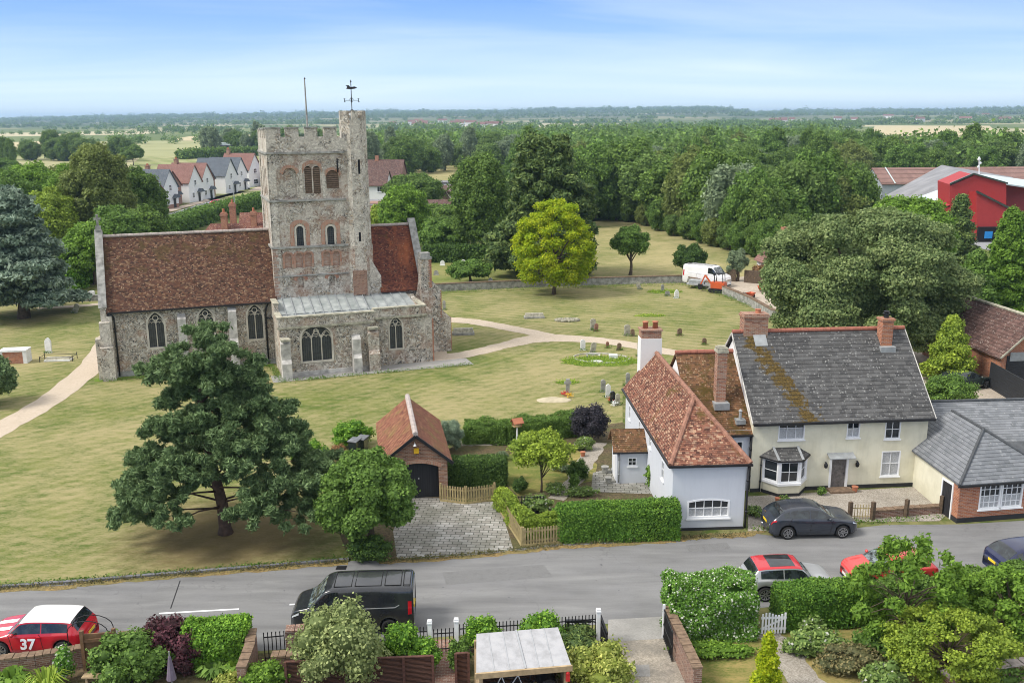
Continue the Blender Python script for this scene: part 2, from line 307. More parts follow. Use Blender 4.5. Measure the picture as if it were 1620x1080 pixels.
paint('paint_silver', (.45, .46, .47), .3, .4); paint('paint_blue', (.012, .018, .065), metal=.2); paint('paint_red2', (.58, .045, .04)); paint('paint_green', (.03, .045, .04))
b = NB('glass'); M['glass'] = b.fin((.022, .027, .032), .06, spec=.7)
b = NB('car_glass'); M['car_glass'] = b.fin(b.mix(b.rng(b.noise(b.ob, 3.0, 4), .45, .7, 0, .5), (.012, .015, .018), (.06, .08, .085)), .04, spec=.8)
b = NB('windscreen'); M['windscreen'] = b.fin(b.mix(b.rng(b.noise(b.ob, 4.5, 5, .7), .45, .62), (.015, .02, .022), (.20, .25, .25)), .05, spec=.8)
# leaded church glass
b = NB('leaded_glass'); br = b.n('ShaderNodeTexBrick', {'Vector': b.uv, 'Color1': (.018, .022, .030), 'Color2': (.035, .042, .052), 'Mortar': (.10, .10, .10), 'Scale': 1.0, 'Mortar Size': .010, 'Brick Width': .16, 'Row Height': .16}, offset=0.0)
M['leaded_glass'] = b.fin(br.outputs[0], .25, spec=.5)
b = NB('lead_roof'); n1 = b.noise(b.uv, 1.2, 6, .6); M['lead_roof'] = b.fin(b.ramp(n1, [(.3, (.20, .225, .215)), (.5, (.32, .345, .335)), (.7, (.46, .48, .46))]), .6, n1, .2, .02, spec=.4)
b = NB('felt_roof'); n1 = b.noise(b.uv, 2.0, 6, .65); M['felt_roof'] = b.fin(b.ramp(n1, [(.3, (.30, .30, .305)), (.55, (.42, .42, .43)), (.8, (.47, .46, .45))]), .85, n1, .2, .01)
b = NB('hurdle'); wv = b.n('ShaderNodeTexWave', {'Vector': b.uv, 'Scale': .314/.05, 'Distortion': 2.0, 'Detail': 1.0}, bands_direction='Y').outputs[1]
M['hurdle'] = b.fin(b.mix(wv, (.03, .014, .010), b.mix(b.noise(b.uv, 20, 2), (.13, .06, .04), (.21, .11, .075))), .9, wv, .8, .03)
b = NB('boards'); wv = b.math('FRACT', b.math('DIVIDE', b.n('ShaderNodeSeparateXYZ', {0: b.uv}).outputs[0], .12))
M['boards'] = b.fin(b.mix(b.rng(wv, 0, .12, 1, 0), b.mix(b.noise(b.map(b.uv, 8, .6), 1, 4), (.012, .012, .014), (.04, .04, .044)), (.004, .004, .004)), .6, wv, .4, .01)
b = NB('hboards'); wv = b.math('FRACT', b.math('DIVIDE', b.n('ShaderNodeSeparateXYZ', {0: b.uv}).outputs[1], .18))
M['hboards'] = b.fin(b.mix(b.rng(wv, 0, .14, 1, 0), (.03, .032, .036), (.006, .006, .006)), .75, wv, .5, .02)
b = NB('grass_path'); 
grass('lawn', (.092, .135, .028), (.165, .190, .052), (.345, .300, .150), .52, stripe=.22, ang=-48, width=.9, dist=6, litter_shade=(-13.6, 42.5, 5.2))
grass('lawn_east', (.100, .142, .032), (.175, .195, .056), (.345, .300, .152), .54, stripe=.34, ang=24, width=1.1, dist=2.5)
grass('meadow', (.14, .17, .05), (.22, .22, .08), (.38, .325, .165), .62, stripe=.12, ang=-38, width=5)
grass('rough_grass', (.10, .15, .03), (.17, .20, .055), (.30, .27, .11), .32)
grass('green_field', (.17, .21, .06), (.22, .25, .09), (.37, .36, .19), .45, stripe=.5, ang=62, width=9, dist=.5)
grass('garden_grass', (.10, .14, .03), (.17, .19, .05), (.36, .28, .11), .42)
grass('lush_grass', (.10, .17, .02), (.14, .23, .03), (.22, .25, .07), .2)
grass('straw_field', (.42, .36, .20), (.50, .42, .25), (.56, .48, .30), .5, stripe=.1, ang=20, width=20)
# wide countryside: near grass, far patchwork of fields
b = NB('countryside'); v = b.n('ShaderNodeTexVoronoi', {'Vector': b.map(b.ob, 1/260., 1/420., 1, 17), 'Scale': 1.0, 'Randomness': .9}); g = b.n('ShaderNodeSeparateColor', {0: v.outputs['Color']}).outputs[0]
fc = b.ramp(g, [(0, (.12, .16, .05)), (.22, (.42, .38, .22)), (.36, (.14, .18, .06)), (.55, (.34, .34, .17)), (.66, (.17, .20, .07)), (.84, (.52, .46, .30))], 'CONSTANT')
nn = b.noise(b.ob, .02, 6, .6); fc = b.mix(b.rng(nn, .4, .7, 0, .4), fc, (.15, .18, .06))
ng = b.mix(b.rng(b.noise(b.ob, .8, 8, .7), .4, .6), (.075, .11, .025), (.20, .19, .08))
d = b.n('ShaderNodeVectorMath', {0: b.ob}, operation='LENGTH').outputs['Value']
wd_ = b.noise(b.map(b.ob, .0035, .0018, 1, 0), 1.0, 6, .7); fc = b.mix(b.math('MULTIPLY', b.rng(d, 1600, 3600), b.rng(wd_, .42, .50, 1, .0) if False else b.rng(wd_, .50, .60, .95, .0)), fc, (.035, .06, .03))
M['countryside'] = b.fin(b.mix(b.rng(d, 330, 420), ng, fc), .95, spec=.1)
# asphalt with wheel tracks, patches and cracks
b = NB('asphalt'); f1 = b.noise(b.ob, 40, 3, .7); f2 = b.noise(b.map(b.ob, .22, 1.5, 1, 2), 1.0, 6, .6, .3); f3 = b.noise(b.ob, .5, 6, .6)
col = b.ramp(f2, [(.3, (.155, .155, .155)), (.5, (.205, .205, .203)), (.7, (.26, .26, .255))])
col = b.mix(b.rng(f3, .45, .7, 0, .5), col, (.24, .24, .245)); col = b.mix(b.rng(f1, .4, .7, 0, .35), col, (.09, .09, .095))
vo = b.n('ShaderNodeTexVoronoi', {'Vector': b.n('ShaderNodeVectorMath', {0: b.ob, 1: b.n('ShaderNodeTexNoise', {'Vector': b.ob, 'Scale': 1.5}).outputs['Color']}, operation='ADD').outputs[0], 'Scale': .16}, feature='DISTANCE_TO_EDGE').outputs[0]
col = b.mix(b.rng(vo, .0, .004, .25, 0), col, (.06, .06, .065)); col = b.mix(b.math('MULTIPLY', b.math('GREATER_THAN', b.noise(b.ob, 2.2, 2), .74), .55), col, (.07, .07, .075))
M['asphalt'] = b.fin(col, .9, f1, .3, .01, spec=.25)
plain('far_road', (.28, .29, .30), .9, var=.1, scale=.2); plain('far_drive', (.46, .38, .30), .95, var=.1, scale=.3)
gravelmat('path_gravel', (.46, .38, .29), (.60, .51, .41), 22, (.40, .34, .25), .2)
gravelmat('garden_gravel', (.26, .23, .19), (.50, .46, .40), 26)
gravelmat('yard_gravel', (.40, .34, .27), (.52, .45, .37), 12, big=.2)
gravelmat('leaf_litter', (.12, .085, .05), (.38, .27, .10), 22, (.14, .15, .06), .4)
gravelmat('bed_soil', (.07, .055, .035), (.16, .12, .07), 12, (.08, .10, .03), .35)
gravelmat('drive_gravel', (.28, .25, .20), (.46, .41, .34), 20, (.17, .16, .14), .45)
gravelmat('concrete', (.30, .29, .27), (.38, .37, .35), 30, (.24, .235, .22), .4)
gravelmat('road_repair', (.17, .17, .17), (.215, .215, .212), 60, (.19, .19, .19), .2)
plain('kerb_stone', (.16, .165, .18), .85, var=.3, scale=1.5)
b = NB('setts'); br = b.n('ShaderNodeTexBrick', {'Vector': b.map(b.uv, 1, 1, 1, 4), 'Color1': (0., 0., 0.), 'Color2': (1., 1., 1.), 'Mortar': (.5, .5, .5), 'Scale': 1.0, 'Mortar Size': .018, 'Mortar Smooth': .1, 'Brick Width': .44, 'Row Height': .27, 'Bias': 0.0}, offset=.43)
g = b.n('ShaderNodeSeparateColor', {0: br.outputs[0]}).outputs[0]; n1 = b.noise(b.ob, .55, 6, .65); n2 = b.noise(b.ob, 6, 6, .7)
col = b.ramp(g, [(0, (.27, .255, .225)), (.5, (.36, .345, .315)), (1, (.46, .45, .42))]); col = b.mix(b.rng(n1, .40, .62, 0, .8), col, (.17, .17, .14)); col = b.mix(b.rng(n2, .5, .7, 0, .5), col, (.22, .21, .18))
col = b.mix(br.outputs['Fac'], col, (.065, .065, .05)); M['setts'] = b.fin(col, .9, b.math('SUBTRACT', b.math('MULTIPLY', n2, .4), br.outputs['Fac']), .5, .02)

foliage('leaf_mid', (.050, .095, .018), (.105, .17, .032)); foliage('leaf_deep', (.046, .086, .017), (.104, .158, .030)); foliage('leaf_bright', (.065, .125, .014), (.135, .215, .028), (.055, .10, .014))
foliage('leaf_grey', (.085, .12, .065), (.15, .185, .105)); foliage('leaf_far', (.056, .095, .022), (.10, .15, .036)); foliage('leaf_olive', (.075, .10, .024), (.13, .155, .042))
foliage('leaf_chartreuse', (.15, .215, .006), (.31, .385, .012), (.12, .18, .006), .45); foliage('leaf_gold', (.14, .17, .025), (.42, .37, .08), (.10, .13, .03)); foliage('leaf_yellowgreen', (.105, .15, .016), (.215, .265, .034), (.07, .11, .016))
foliage('leaf_purple', (.035, .012, .016), (.10, .032, .045), (.03, .02, .016)); foliage('leaf_black', (.018, .017, .022), (.05, .045, .055), (.02, .02, .02)); foliage('leaf_cedar', (.065, .098, .066), (.15, .185, .135), (.035, .06, .04), .1)
foliage('leaf_pine', (.044, .078, .028), (.125, .172, .072), (.048, .076, .028), .2); foliage('leaf_conifer', (.035, .062, .018), (.115, .145, .036), (.04, .07, .02), .2); foliage('leaf_holm', (.076, .112, .038), (.195, .225, .090), (.068, .102, .036), .3)
foliage('leaf_silver', (.095, .125, .042), (.225, .25, .105), (.095, .12, .04)); foliage('leaf_sage', (.10, .145, .095), (.17, .21, .145)); foliage('leaf_laurel', (.045, .115, .010), (.14, .235, .025), (.04, .09, .01), .25)
foliage('leaf_blossom', (.055, .13, .018), (.12, .21, .03), (.05, .10, .015), .25, (.72, .74, .62), .10); foliage('leaf_hedge', (.030, .075, .010), (.10, .17, .02), (.035, .085, .010), .2); foliage('leaf_hedge_dark', (.022, .05, .012), (.075, .125, .025))
foliage('leaf_autumn', (.10, .06, .03), (.28, .15, .06)); foliage('flower_mix', (.07, .12, .03), (.14, .18, .05), None, .25, (.55, .55, .50), .05); foliage('leaf_weedy', (.06, .07, .03), (.16, .13, .06)); foliage('leaf_blade', (.12, .20, .02), (.24, .34, .05))

# ------------------------------------------------------------------ helpers
def tag(o, label=None, cat=None, group=None, kind=None):
    if label: o['label'] = label
    if cat: o['category'] = cat
    if group: o['group'] = group
    if kind: o['kind'] = kind
    return o
def empty(name, loc=(0, 0, 0), rz=0, label=None, cat=None, group=None):
    o = bpy.data.objects.new(name, None); COL.objects.link(o); o.location = loc if len(loc) == 3 else (*loc, 0); o.rotation_euler = (0, 0, rz); o.empty_display_size = .2
    return tag(o, label, cat, group)
def copy_tree(o, parent=None):
    c = o.copy(); COL.objects.link(c)
    if parent: c.parent = parent
    for ch in list(o.children): copy_tree(ch, c)
    return c
def autouv(me):
    n = len(me.loops)
    if not n: return
    uvl = me.uv_layers.get('UVMap') or me.uv_layers.new(name='UVMap')
    co = np.empty(len(me.vertices)*3, 'f'); me.vertices.foreach_get('co', co); co = co.reshape(-1, 3)
    li = np.empty(n, 'i'); me.loops.foreach_get('vertex_index', li)
    pn = np.empty(len(me.polygons)*3, 'f'); me.polygons.foreach_get('normal', pn); pn = pn.reshape(-1, 3)
    pl = np.empty(len(me.polygons), 'i'); me.polygons.foreach_get('loop_total', pl)
    N = np.repeat(pn, pl, axis=0); P = co[li]
    t = np.stack([-N[:, 1], N[:, 0], np.zeros(n)], 1); L = np.linalg.norm(t, axis=1); flat = L < .05
    t[flat] = (1, 0, 0); t[~flat] /= L[~flat][:, None]
    bt = np.cross(N, t)
    uv = np.stack([(P*t).sum(1), (P*bt).sum(1)], 1).astype('f')
    uv[flat] = P[flat][:, :2]
    uvl.data.foreach_set('uv', uv.ravel())
class MB:
    def __init__(s): s.v = []; s.f = []; s.m = []; s.k = []
    def mark(s): s.k.append((len(s.v), len(s.f))); return s
    def split(s, name, mat, parent=None, **k):
        ks = [(0, 0)]+s.k+[(len(s.v), len(s.f))]; out = []
        for (v0, f0), (v1, f1) in zip(ks, ks[1:]):
            if f1 > f0:
                q = MB(); q.v = s.v[v0:v1]; q.f = [tuple(i-v0 for i in f) for f in s.f[f0:f1]]; q.m = s.m[f0:f1]; out.append(q.build(name, mat, parent, **k))
        return out
    def add(s, vs, fs, mi=0):
        o = len(s.v); s.v += [tuple(p) for p in vs]; s.f += [tuple(i+o for i in f) for f in fs]; s.m += [mi]*len(fs); return s
    def box(s, x0, y0, z0, x1, y1, z1, mi=0):
        return s.add([(x0, y0, z0), (x1, y0, z0), (x1, y1, z0), (x0, y1, z0), (x0, y0, z1), (x1, y0, z1), (x1, y1, z1), (x0, y1, z1)],
                     [(0, 3, 2, 1), (4, 5, 6, 7), (0, 1, 5, 4), (1, 2, 6, 5), (2, 3, 7, 6), (3, 0, 4, 7)], mi)
    def rbox(s, cx, cy, z0, w, d, h, a=0, mi=0, top=1.0):
        c, q = math.cos(a), math.sin(a); vs = []
        for z, k in ((z0, 1), (z0+h, top)):
            for x, y in ((-w/2, -d/2), (w/2, -d/2), (w/2, d/2), (-w/2, d/2)):
                vs.append((cx+(x*c-y*q)*k, cy+(x*q+y*c)*k, z))
        return s.add(vs, [(0, 3, 2, 1), (4, 5, 6, 7), (0, 1, 5, 4), (1, 2, 6, 5), (2, 3, 7, 6), (3, 0, 4, 7)], mi)
    def bar(s, p0, p1, w, h=None, mi=0):
        h = h or w; a = Vector(p0); b = Vector(p1); d = (b-a).normalized()
        x = d.cross(Vector((0, 0, 1)))
        x = Vector((1, 0, 0)) if x.length < .01 else x.normalized()
        z = x.cross(d); vs = []
        for p in (a, b):
            for i, j in ((-1, -1), (1, -1), (1, 1), (-1, 1)): vs.append(p+x*i*w/2+z*j*h/2)
        return s.add(vs, [(0, 3, 2, 1), (4, 5, 6, 7), (0, 1, 5, 4), (1, 2, 6, 5), (2, 3, 7, 6), (3, 0, 4, 7)][::1], mi)
    def extr(s, pts, vec, mi=0):
        n = len(pts); a = [Vector(p) for p in pts]; v = Vector(vec); b = [p+v for p in a]
        nm = sum(((a[i]-a[0]).cross(a[(i+1) % n]-a[0]) for i in range(n)), Vector())
        flip = nm.dot(v) > 0
        f0 = tuple(range(n)); f1 = tuple(range(n, 2*n))
        fs = [f0[::-1] if flip else f0, f1 if flip else f1[::-1]]
        for i in range(n):
            j = (i+1) % n; q = (i, j, n+j, n+i); fs.append(q if flip else q[::-1])
        return s.add(a+b, fs, mi)
    def face(s, pts, mi=0): return s.add(pts, [tuple(range(len(pts)))], mi)
    def tube(s, pts, rad, seg=8, mi=0, cap=True):
        pts = [Vector(p) for p in pts]; n = len(pts)
        if not hasattr(rad, '__len__'): rad = [rad]*n
        vs = []; prev = None
        for i, p in enumerate(pts):
            d = (pts[min(i+1, n-1)]-pts[max(i-1, 0)]).normalized()
            if prev is None: x = d.orthogonal().normalized()
            else:
                x = prev-d*prev.dot(d); x = x.normalized() if x.length > 1e-4 else d.orthogonal().normalized()
            prev = x; y = d.cross(x)
            for k in range(seg):
                a = 2*math.pi*k/seg; vs.append(p+(x*math.cos(a)+y*math.sin(a))*rad[i])
        fs = [(i*seg+k, i*seg+(k+1) % seg, (i+1)*seg+(k+1) % seg, (i+1)*seg+k) for i in range(n-1) for k in range(seg)]
        if cap: fs += [tuple(range(seg))[::-1], tuple(range((n-1)*seg, n*seg))]
        return s.add(vs, fs, mi)
    def lathe(s, prof, c=(0, 0, 0), seg=16, mi=0, rot=0, sq=None):
        vs = []
        for r_, z in prof:
            for k in range(seg):
                a = 2*math.pi*k/seg+rot; vs.append((c[0]+r_*math.cos(a), c[1]+r_*math.sin(a), c[2]+z))
        n = len(prof)
        fs = [(i*seg+k, i*seg+(k+1) % seg, (i+1)*seg+(k+1) % seg, (i+1)*seg+k) for i in range(n-1) for k in range(seg)]
        fs += [tuple(range(seg))[::-1], tuple(range((n-1)*seg, n*seg))]
        return s.add(vs, fs, mi)
    def blob(s, c, r, seg=10, rings=7, noise=.12, seed=0, mi=0):
        rn = random.Random(seed); ph = [rn.uniform(0, 6.28) for _ in range(6)]; vs = []
        for i in range(rings+1):
            t = math.pi*i/rings
            for k in range(seg):
                a = 2*math.pi*k/seg
                q = 1+noise*(math.sin(3*a+ph[0]+2*t)+math.sin(2*t*2+ph[1])+math.sin(5*a+ph[2]))
                vs.append((c[0]+r[0]*math.sin(t)*math.cos(a)*q, c[1]+r[1]*math.sin(t)*math.sin(a)*q, c[2]+r[2]*math.cos(t)*q))
        fs = [(i*seg+k, (i+1)*seg+k, (i+1)*seg+(k+1) % seg, i*seg+(k+1) % seg) for i in range(rings) for k in range(seg)]
        return s.add(vs, fs, mi)
    def build(s, name, mat, parent=None, smooth=False, cut=None, bevel=0, loc=None):
        me = bpy.data.meshes.new(name); me.from_pydata(s.v, [], s.f); me.validate()
        o = bpy.data.objects.new(name, me); COL.objects.link(o)
        mats = mat if isinstance(mat, (list, tuple)) else [mat]
        for q in mats: me.materials.append(M[q])
        if len(mats) > 1 and len(me.polygons) == len(s.m): me.polygons.foreach_set('material_index', s.m)
        if cut is not None and cut.v:
            co = bpy.data.meshes.new('cut'); co.from_pydata(cut.v, [], cut.f)
            for q in mats: co.materials.append(M[q])
            cob = bpy.data.objects.new('cut', co); COL.objects.link(cob)
            md = o.modifiers.new('b', 'BOOLEAN'); md.object = cob; md.operation = 'DIFFERENCE'; md.solver = 'EXACT'; md.use_self = True
            dg = bpy.context.evaluated_depsgraph_get(); nm = bpy.data.meshes.new_from_object(o.evaluated_get(dg))
            o.modifiers.clear(); o.data = nm; nm.name = name; bpy.data.objects.remove(cob); me = nm
        if bevel:
            bm = bmesh.new(); bm.from_mesh(me); bmesh.ops.bevel(bm, geom=bm.edges[:], offset=bevel, segments=2, affect='EDGES', clamp_overlap=True); bm.to_mesh(me); bm.free()
        if smooth: me.polygons.foreach_set('use_smooth', [True]*len(me.polygons))
        autouv(me)
        if parent: o.parent = parent
        if loc: o.location = loc
        return o
def one(name, mb, mat, label, cat, group=None, **k): return tag(mb.build(name, mat, **k), label, cat, group)
def sheet(name, pts, z, mat, kind='structure'):
    """flat ground sheet from world xy points"""
    o = MB().face([(x, y, z) for x, y in pts]).build(name, mat)
    if o.data.polygons[0].normal.z < 0: o.data.flip_normals()
    bm = bmesh.new(); bm.from_mesh(o.data); bmesh.ops.triangulate(bm, faces=bm.faces[:]); bm.to_mesh(o.data); bm.free(); autouv(o.data)
    if kind: o['kind'] = kind
    return o
def pix(pts, z=0.0): return [G(x, y, z) for x, y in pts]
def local(o, p):    # world xy to the thing's own frame
    dx, dy = p[0]-o.location.x, p[1]-o.location.y; a = o.rotation_euler.z
    return dx*math.cos(a)+dy*math.sin(a), -dx*math.sin(a)+dy*math.cos(a)

# ------------------------------------------------------------------ foliage
def leafmesh(name, P, N, S, mat, asp=1.5, seed=0, core=None, trunk=None, tmat='bark', parent=None, fine=2):
    """many small leaf-clump faces at P, facing N, of size S (+ an inner mass and/or a trunk in the same mesh)"""
    rs = np.random.RandomState(seed)
    if fine > 1:
        P = np.repeat(P, fine, 0)+rs.randn(len(P)*fine, 3)*(np.repeat(np.broadcast_to(np.asarray(S, float), (len(P),)), fine)[:, None]*.42); N = np.repeat(N, fine, 0)+rs.randn(len(P), 3)*.55; S = np.asarray(S, float)/fine**.5*1.06; S = np.repeat(S, fine) if S.ndim else S
    n = len(P)
    N = N/np.maximum(np.linalg.norm(N, axis=1)[:, None], 1e-6)
    a = rs.randn(n, 3); U = np.cross(N, a); U /= np.maximum(np.linalg.norm(U, axis=1)[:, None], 1e-6); V = np.cross(N, U)
    S = np.broadcast_to(np.asarray(S, float), (n,))*rs.uniform(.6, 1.35, n)
    u = U*S[:, None]*.5*asp; v = V*S[:, None]*.5
    bend = N*S[:, None]*.18
    Q = np.stack([P-u, P-v*1.0+u*.1-bend, P+u, P+v*1.0+u*.1-bend], 1).reshape(-1, 3)
    nq = n; verts = Q; extra_v = []; extra_f = []; 
    cv = core.v if core else []; cf = core.f if core else []
    tv = trunk.v if trunk else []; tf = trunk.f if trunk else []
    allv = np.concatenate([verts, np.array(cv).reshape(-1, 3), np.array(tv).reshape(-1, 3)]) if (cv or tv) else verts
    me = bpy.data.meshes.new(name); me.vertices.add(len(allv)); me.vertices.foreach_set('co', allv.astype('f').ravel())
    sizes = [4]*0
    fl = np.arange(nq*4, dtype='i'); tot = np.full(nq, 4, 'i')
    ex = [tuple(i+nq*4 for i in f) for f in cf]+[tuple(i+nq*4+len(cv) for i in f) for f in tf]
    if ex:
        fl = np.concatenate([fl, np.array([i for f in ex for i in f], 'i')]); tot = np.concatenate([tot, np.array([len(f) for f in ex], 'i')])
    me.loops.add(len(fl)); me.loops.foreach_set('vertex_index', fl)
    st = np.concatenate([[0], np.cumsum(tot)[:-1]]).astype('i')
    me.polygons.add(len(tot)); me.polygons.foreach_set('loop_start', st); me.polygons.foreach_set('loop_total', tot)
    me.materials.append(M[mat]); me.materials.append(M[tmat])
    mi = np.zeros(len(tot), 'i'); mi[nq+len(cf):] = 1; me.polygons.foreach_set('material_index', mi)
    me.update(calc_edges=True)
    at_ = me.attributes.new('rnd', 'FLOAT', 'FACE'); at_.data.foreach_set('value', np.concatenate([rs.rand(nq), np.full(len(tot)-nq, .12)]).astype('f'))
    o = bpy.data.objects.new(name, me); COL.objects.link(o)
    if parent: o.parent = parent
    return o
def sample(lobes, n, rs, shell=.35, under=.35, updn=.35, rnd=.8):
    """points in the outer shell of a set of ellipsoid lobes"""
    L = np.array(lobes, float); A = (L[:, 3]*L[:, 4]+L[:, 3]*L[:, 5]+L[:, 4]*L[:, 5]); k = rs.choice(len(L), n, p=A/A.sum())
    D = rs.randn(n, 3); D /= np.linalg.norm(D, axis=1)[:, None]
    flip = (D[:, 2] < -.15) & (rs.rand(n) > under); D[flip, 2] *= -1
    ph = k*1.7
    wob = 1+.13*np.sin(5*D[:, 0]+ph)*np.sin(4*D[:, 1]+2*ph)+.10*np.sin(9*D[:, 2]+ph)
    rad = (1-shell*rs.rand(n)**1.3)*wob
    P = L[k, :3]+D*L[k, 3:6]*rad[:, None]
    N = D/L[k, 3:6]; N /= np.linalg.norm(N, axis=1)[:, None]
    N = N+rs.randn(n, 3)*rnd*.5+np.array([0, 0, updn])
    return P, N, k
def lobes_round(c, r, n, rs, lr=(.26, .42), zlow=-.55, inner=True):
    out = []
    for i in range(n):
        zz = 1-(i+.5)/n*(1-zlow); t = math.sqrt(max(0, 1-zz*zz)); a = i*2.39996+rs.rand()*.7
        q = rs.uniform(*lr); k = 1-q*.8+rs.uniform(-.08, .08)
        out.append((c[0]+r[0]*t*math.cos(a)*k, c[1]+r[1]*t*math.sin(a)*k, c[2]+r[2]*zz*k, r[0]*q*rs.uniform(.85, 1.2), r[1]*q*rs.uniform(.85, 1.2), r[2]*q*rs.uniform(.75, 1.0)))
    if inner: out.append((c[0], c[1], c[2], r[0]*.62, r[1]*.62, r[2]*.62))
    return out
def trunk_mb(h, r, lobes, nl, rs, lean=(0, 0), z0=-.1, seg=8, lowfrac=.35):
    t = MB(); top = Vector((lean[0], lean[1], h)); pts = []; rad = []
    for i in range(7):
        q = i/6; pts.append((lean[0]*q+math.sin(q*5)*r*.5, lean[1]*q+math.cos(q*4)*r*.4-r*.4, z0+(h-z0)*q)); rad.append(r*(1.25 if i == 0 else 1-.75*q))
    t.tube(pts, rad, seg)
    ks = rs.permutation(len(lobes))[:nl]
    for k in ks:
        l = lobes[k]; q = rs.uniform(lowfrac, .85); zs = max(h*lowfrac, min(h*q, l[2]-.3*l[5])) if l[2] > h*lowfrac else h*lowfrac
        p0 = Vector((lean[0]*zs/h, lean[1]*zs/h, zs)); p2 = Vector(l[:3]); p1 = (p0+p2)/2+Vector((0, 0, (p2-p0).length*.10))
        t.tube([p0, p1, p2], [r*.42, r*.26, r*.08], 6)
    return t
def tree(name, loc, h, cr, kind, label, cat='tree', group=None, seed=1, n=16000, leaf=.22, mat='leaf_mid', base=.22, nl=18, shape='round', tr=.22, core=True, tmat='bark', lean=(0, 0), lobes=None, shell=.4, asp=1.4, under=.4, rnd=.8, trunk_h=.62, limbs=9, zs=1.0, corek=.55):
    rs = np.random.RandomState(seed)
    t = empty(name, (*loc, 0), 0, label, cat, group)
    if lobes is None:
        cz = h*(1+base)/2; rz = h*(1-base)/2
        if shape == 'round': lobes = lobes_round((lean[0], lean[1], cz), (cr, cr, rz), nl, rs)
        elif shape == 'cone':
            lobes = []
            for i in range(nl):
                q = (i+.5)/nl; z = h*base+(h*.97-h*base)*q; rr = cr*(1-q)**.75; a = i*2.4
                q2 = .30*cr*(1-.65*q)+.12*cr
                lobes.append((rr*.62*math.cos(a), rr*.62*math.sin(a), z, q2, q2, h*(1-base)/nl*2.4))
            lobes.append((0, 0, h*(base+.35), cr*.45, cr*.45, h*.35)); lobes.append((0, 0, h*.80, cr*.2, cr*.2, h*.2))
        elif shape == 'column': lobes = lobes_round((0, 0, cz), (cr, cr, rz), nl, rs, (.3, .48), -.9)
    P, N, k = sample(lobes, n, rs, shell, under, .35, rnd)
    c = None
    if core:
        c = MB()
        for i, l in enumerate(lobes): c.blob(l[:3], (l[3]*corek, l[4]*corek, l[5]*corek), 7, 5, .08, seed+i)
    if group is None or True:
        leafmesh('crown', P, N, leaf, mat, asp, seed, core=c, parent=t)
    if tr:
        trunk_mb(h*trunk_h, tr, lobes, limbs, rs, lean).build('trunk', tmat, t, smooth=True)
    return t
def shrub(name, loc, r, label, cat='shrub', mat='leaf_mid', n=5000, leaf=.10, seed=1, nl=9, group=None, zc=None, asp=1.4, shell=.35, core=True, lr=(.34, .5), rnd=.8):
    """a bush standing on the ground; r = half sizes (x, y, z)"""
    rs = np.random.RandomState(seed); cz = zc if zc is not None else r[2]*.92
    L = lobes_round((0, 0, cz), r, nl, rs, lr, -.75)
    P, N, k = sample(L, n, rs, shell, .8, .3, rnd); ok = P[:, 2] > .01; P, N = P[ok], N[ok]
    c = None
    if core:
        c = MB()
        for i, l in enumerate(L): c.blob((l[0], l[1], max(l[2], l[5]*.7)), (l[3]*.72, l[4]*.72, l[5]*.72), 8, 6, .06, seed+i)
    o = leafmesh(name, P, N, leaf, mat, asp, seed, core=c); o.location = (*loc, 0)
    return tag(o, label, cat, group)
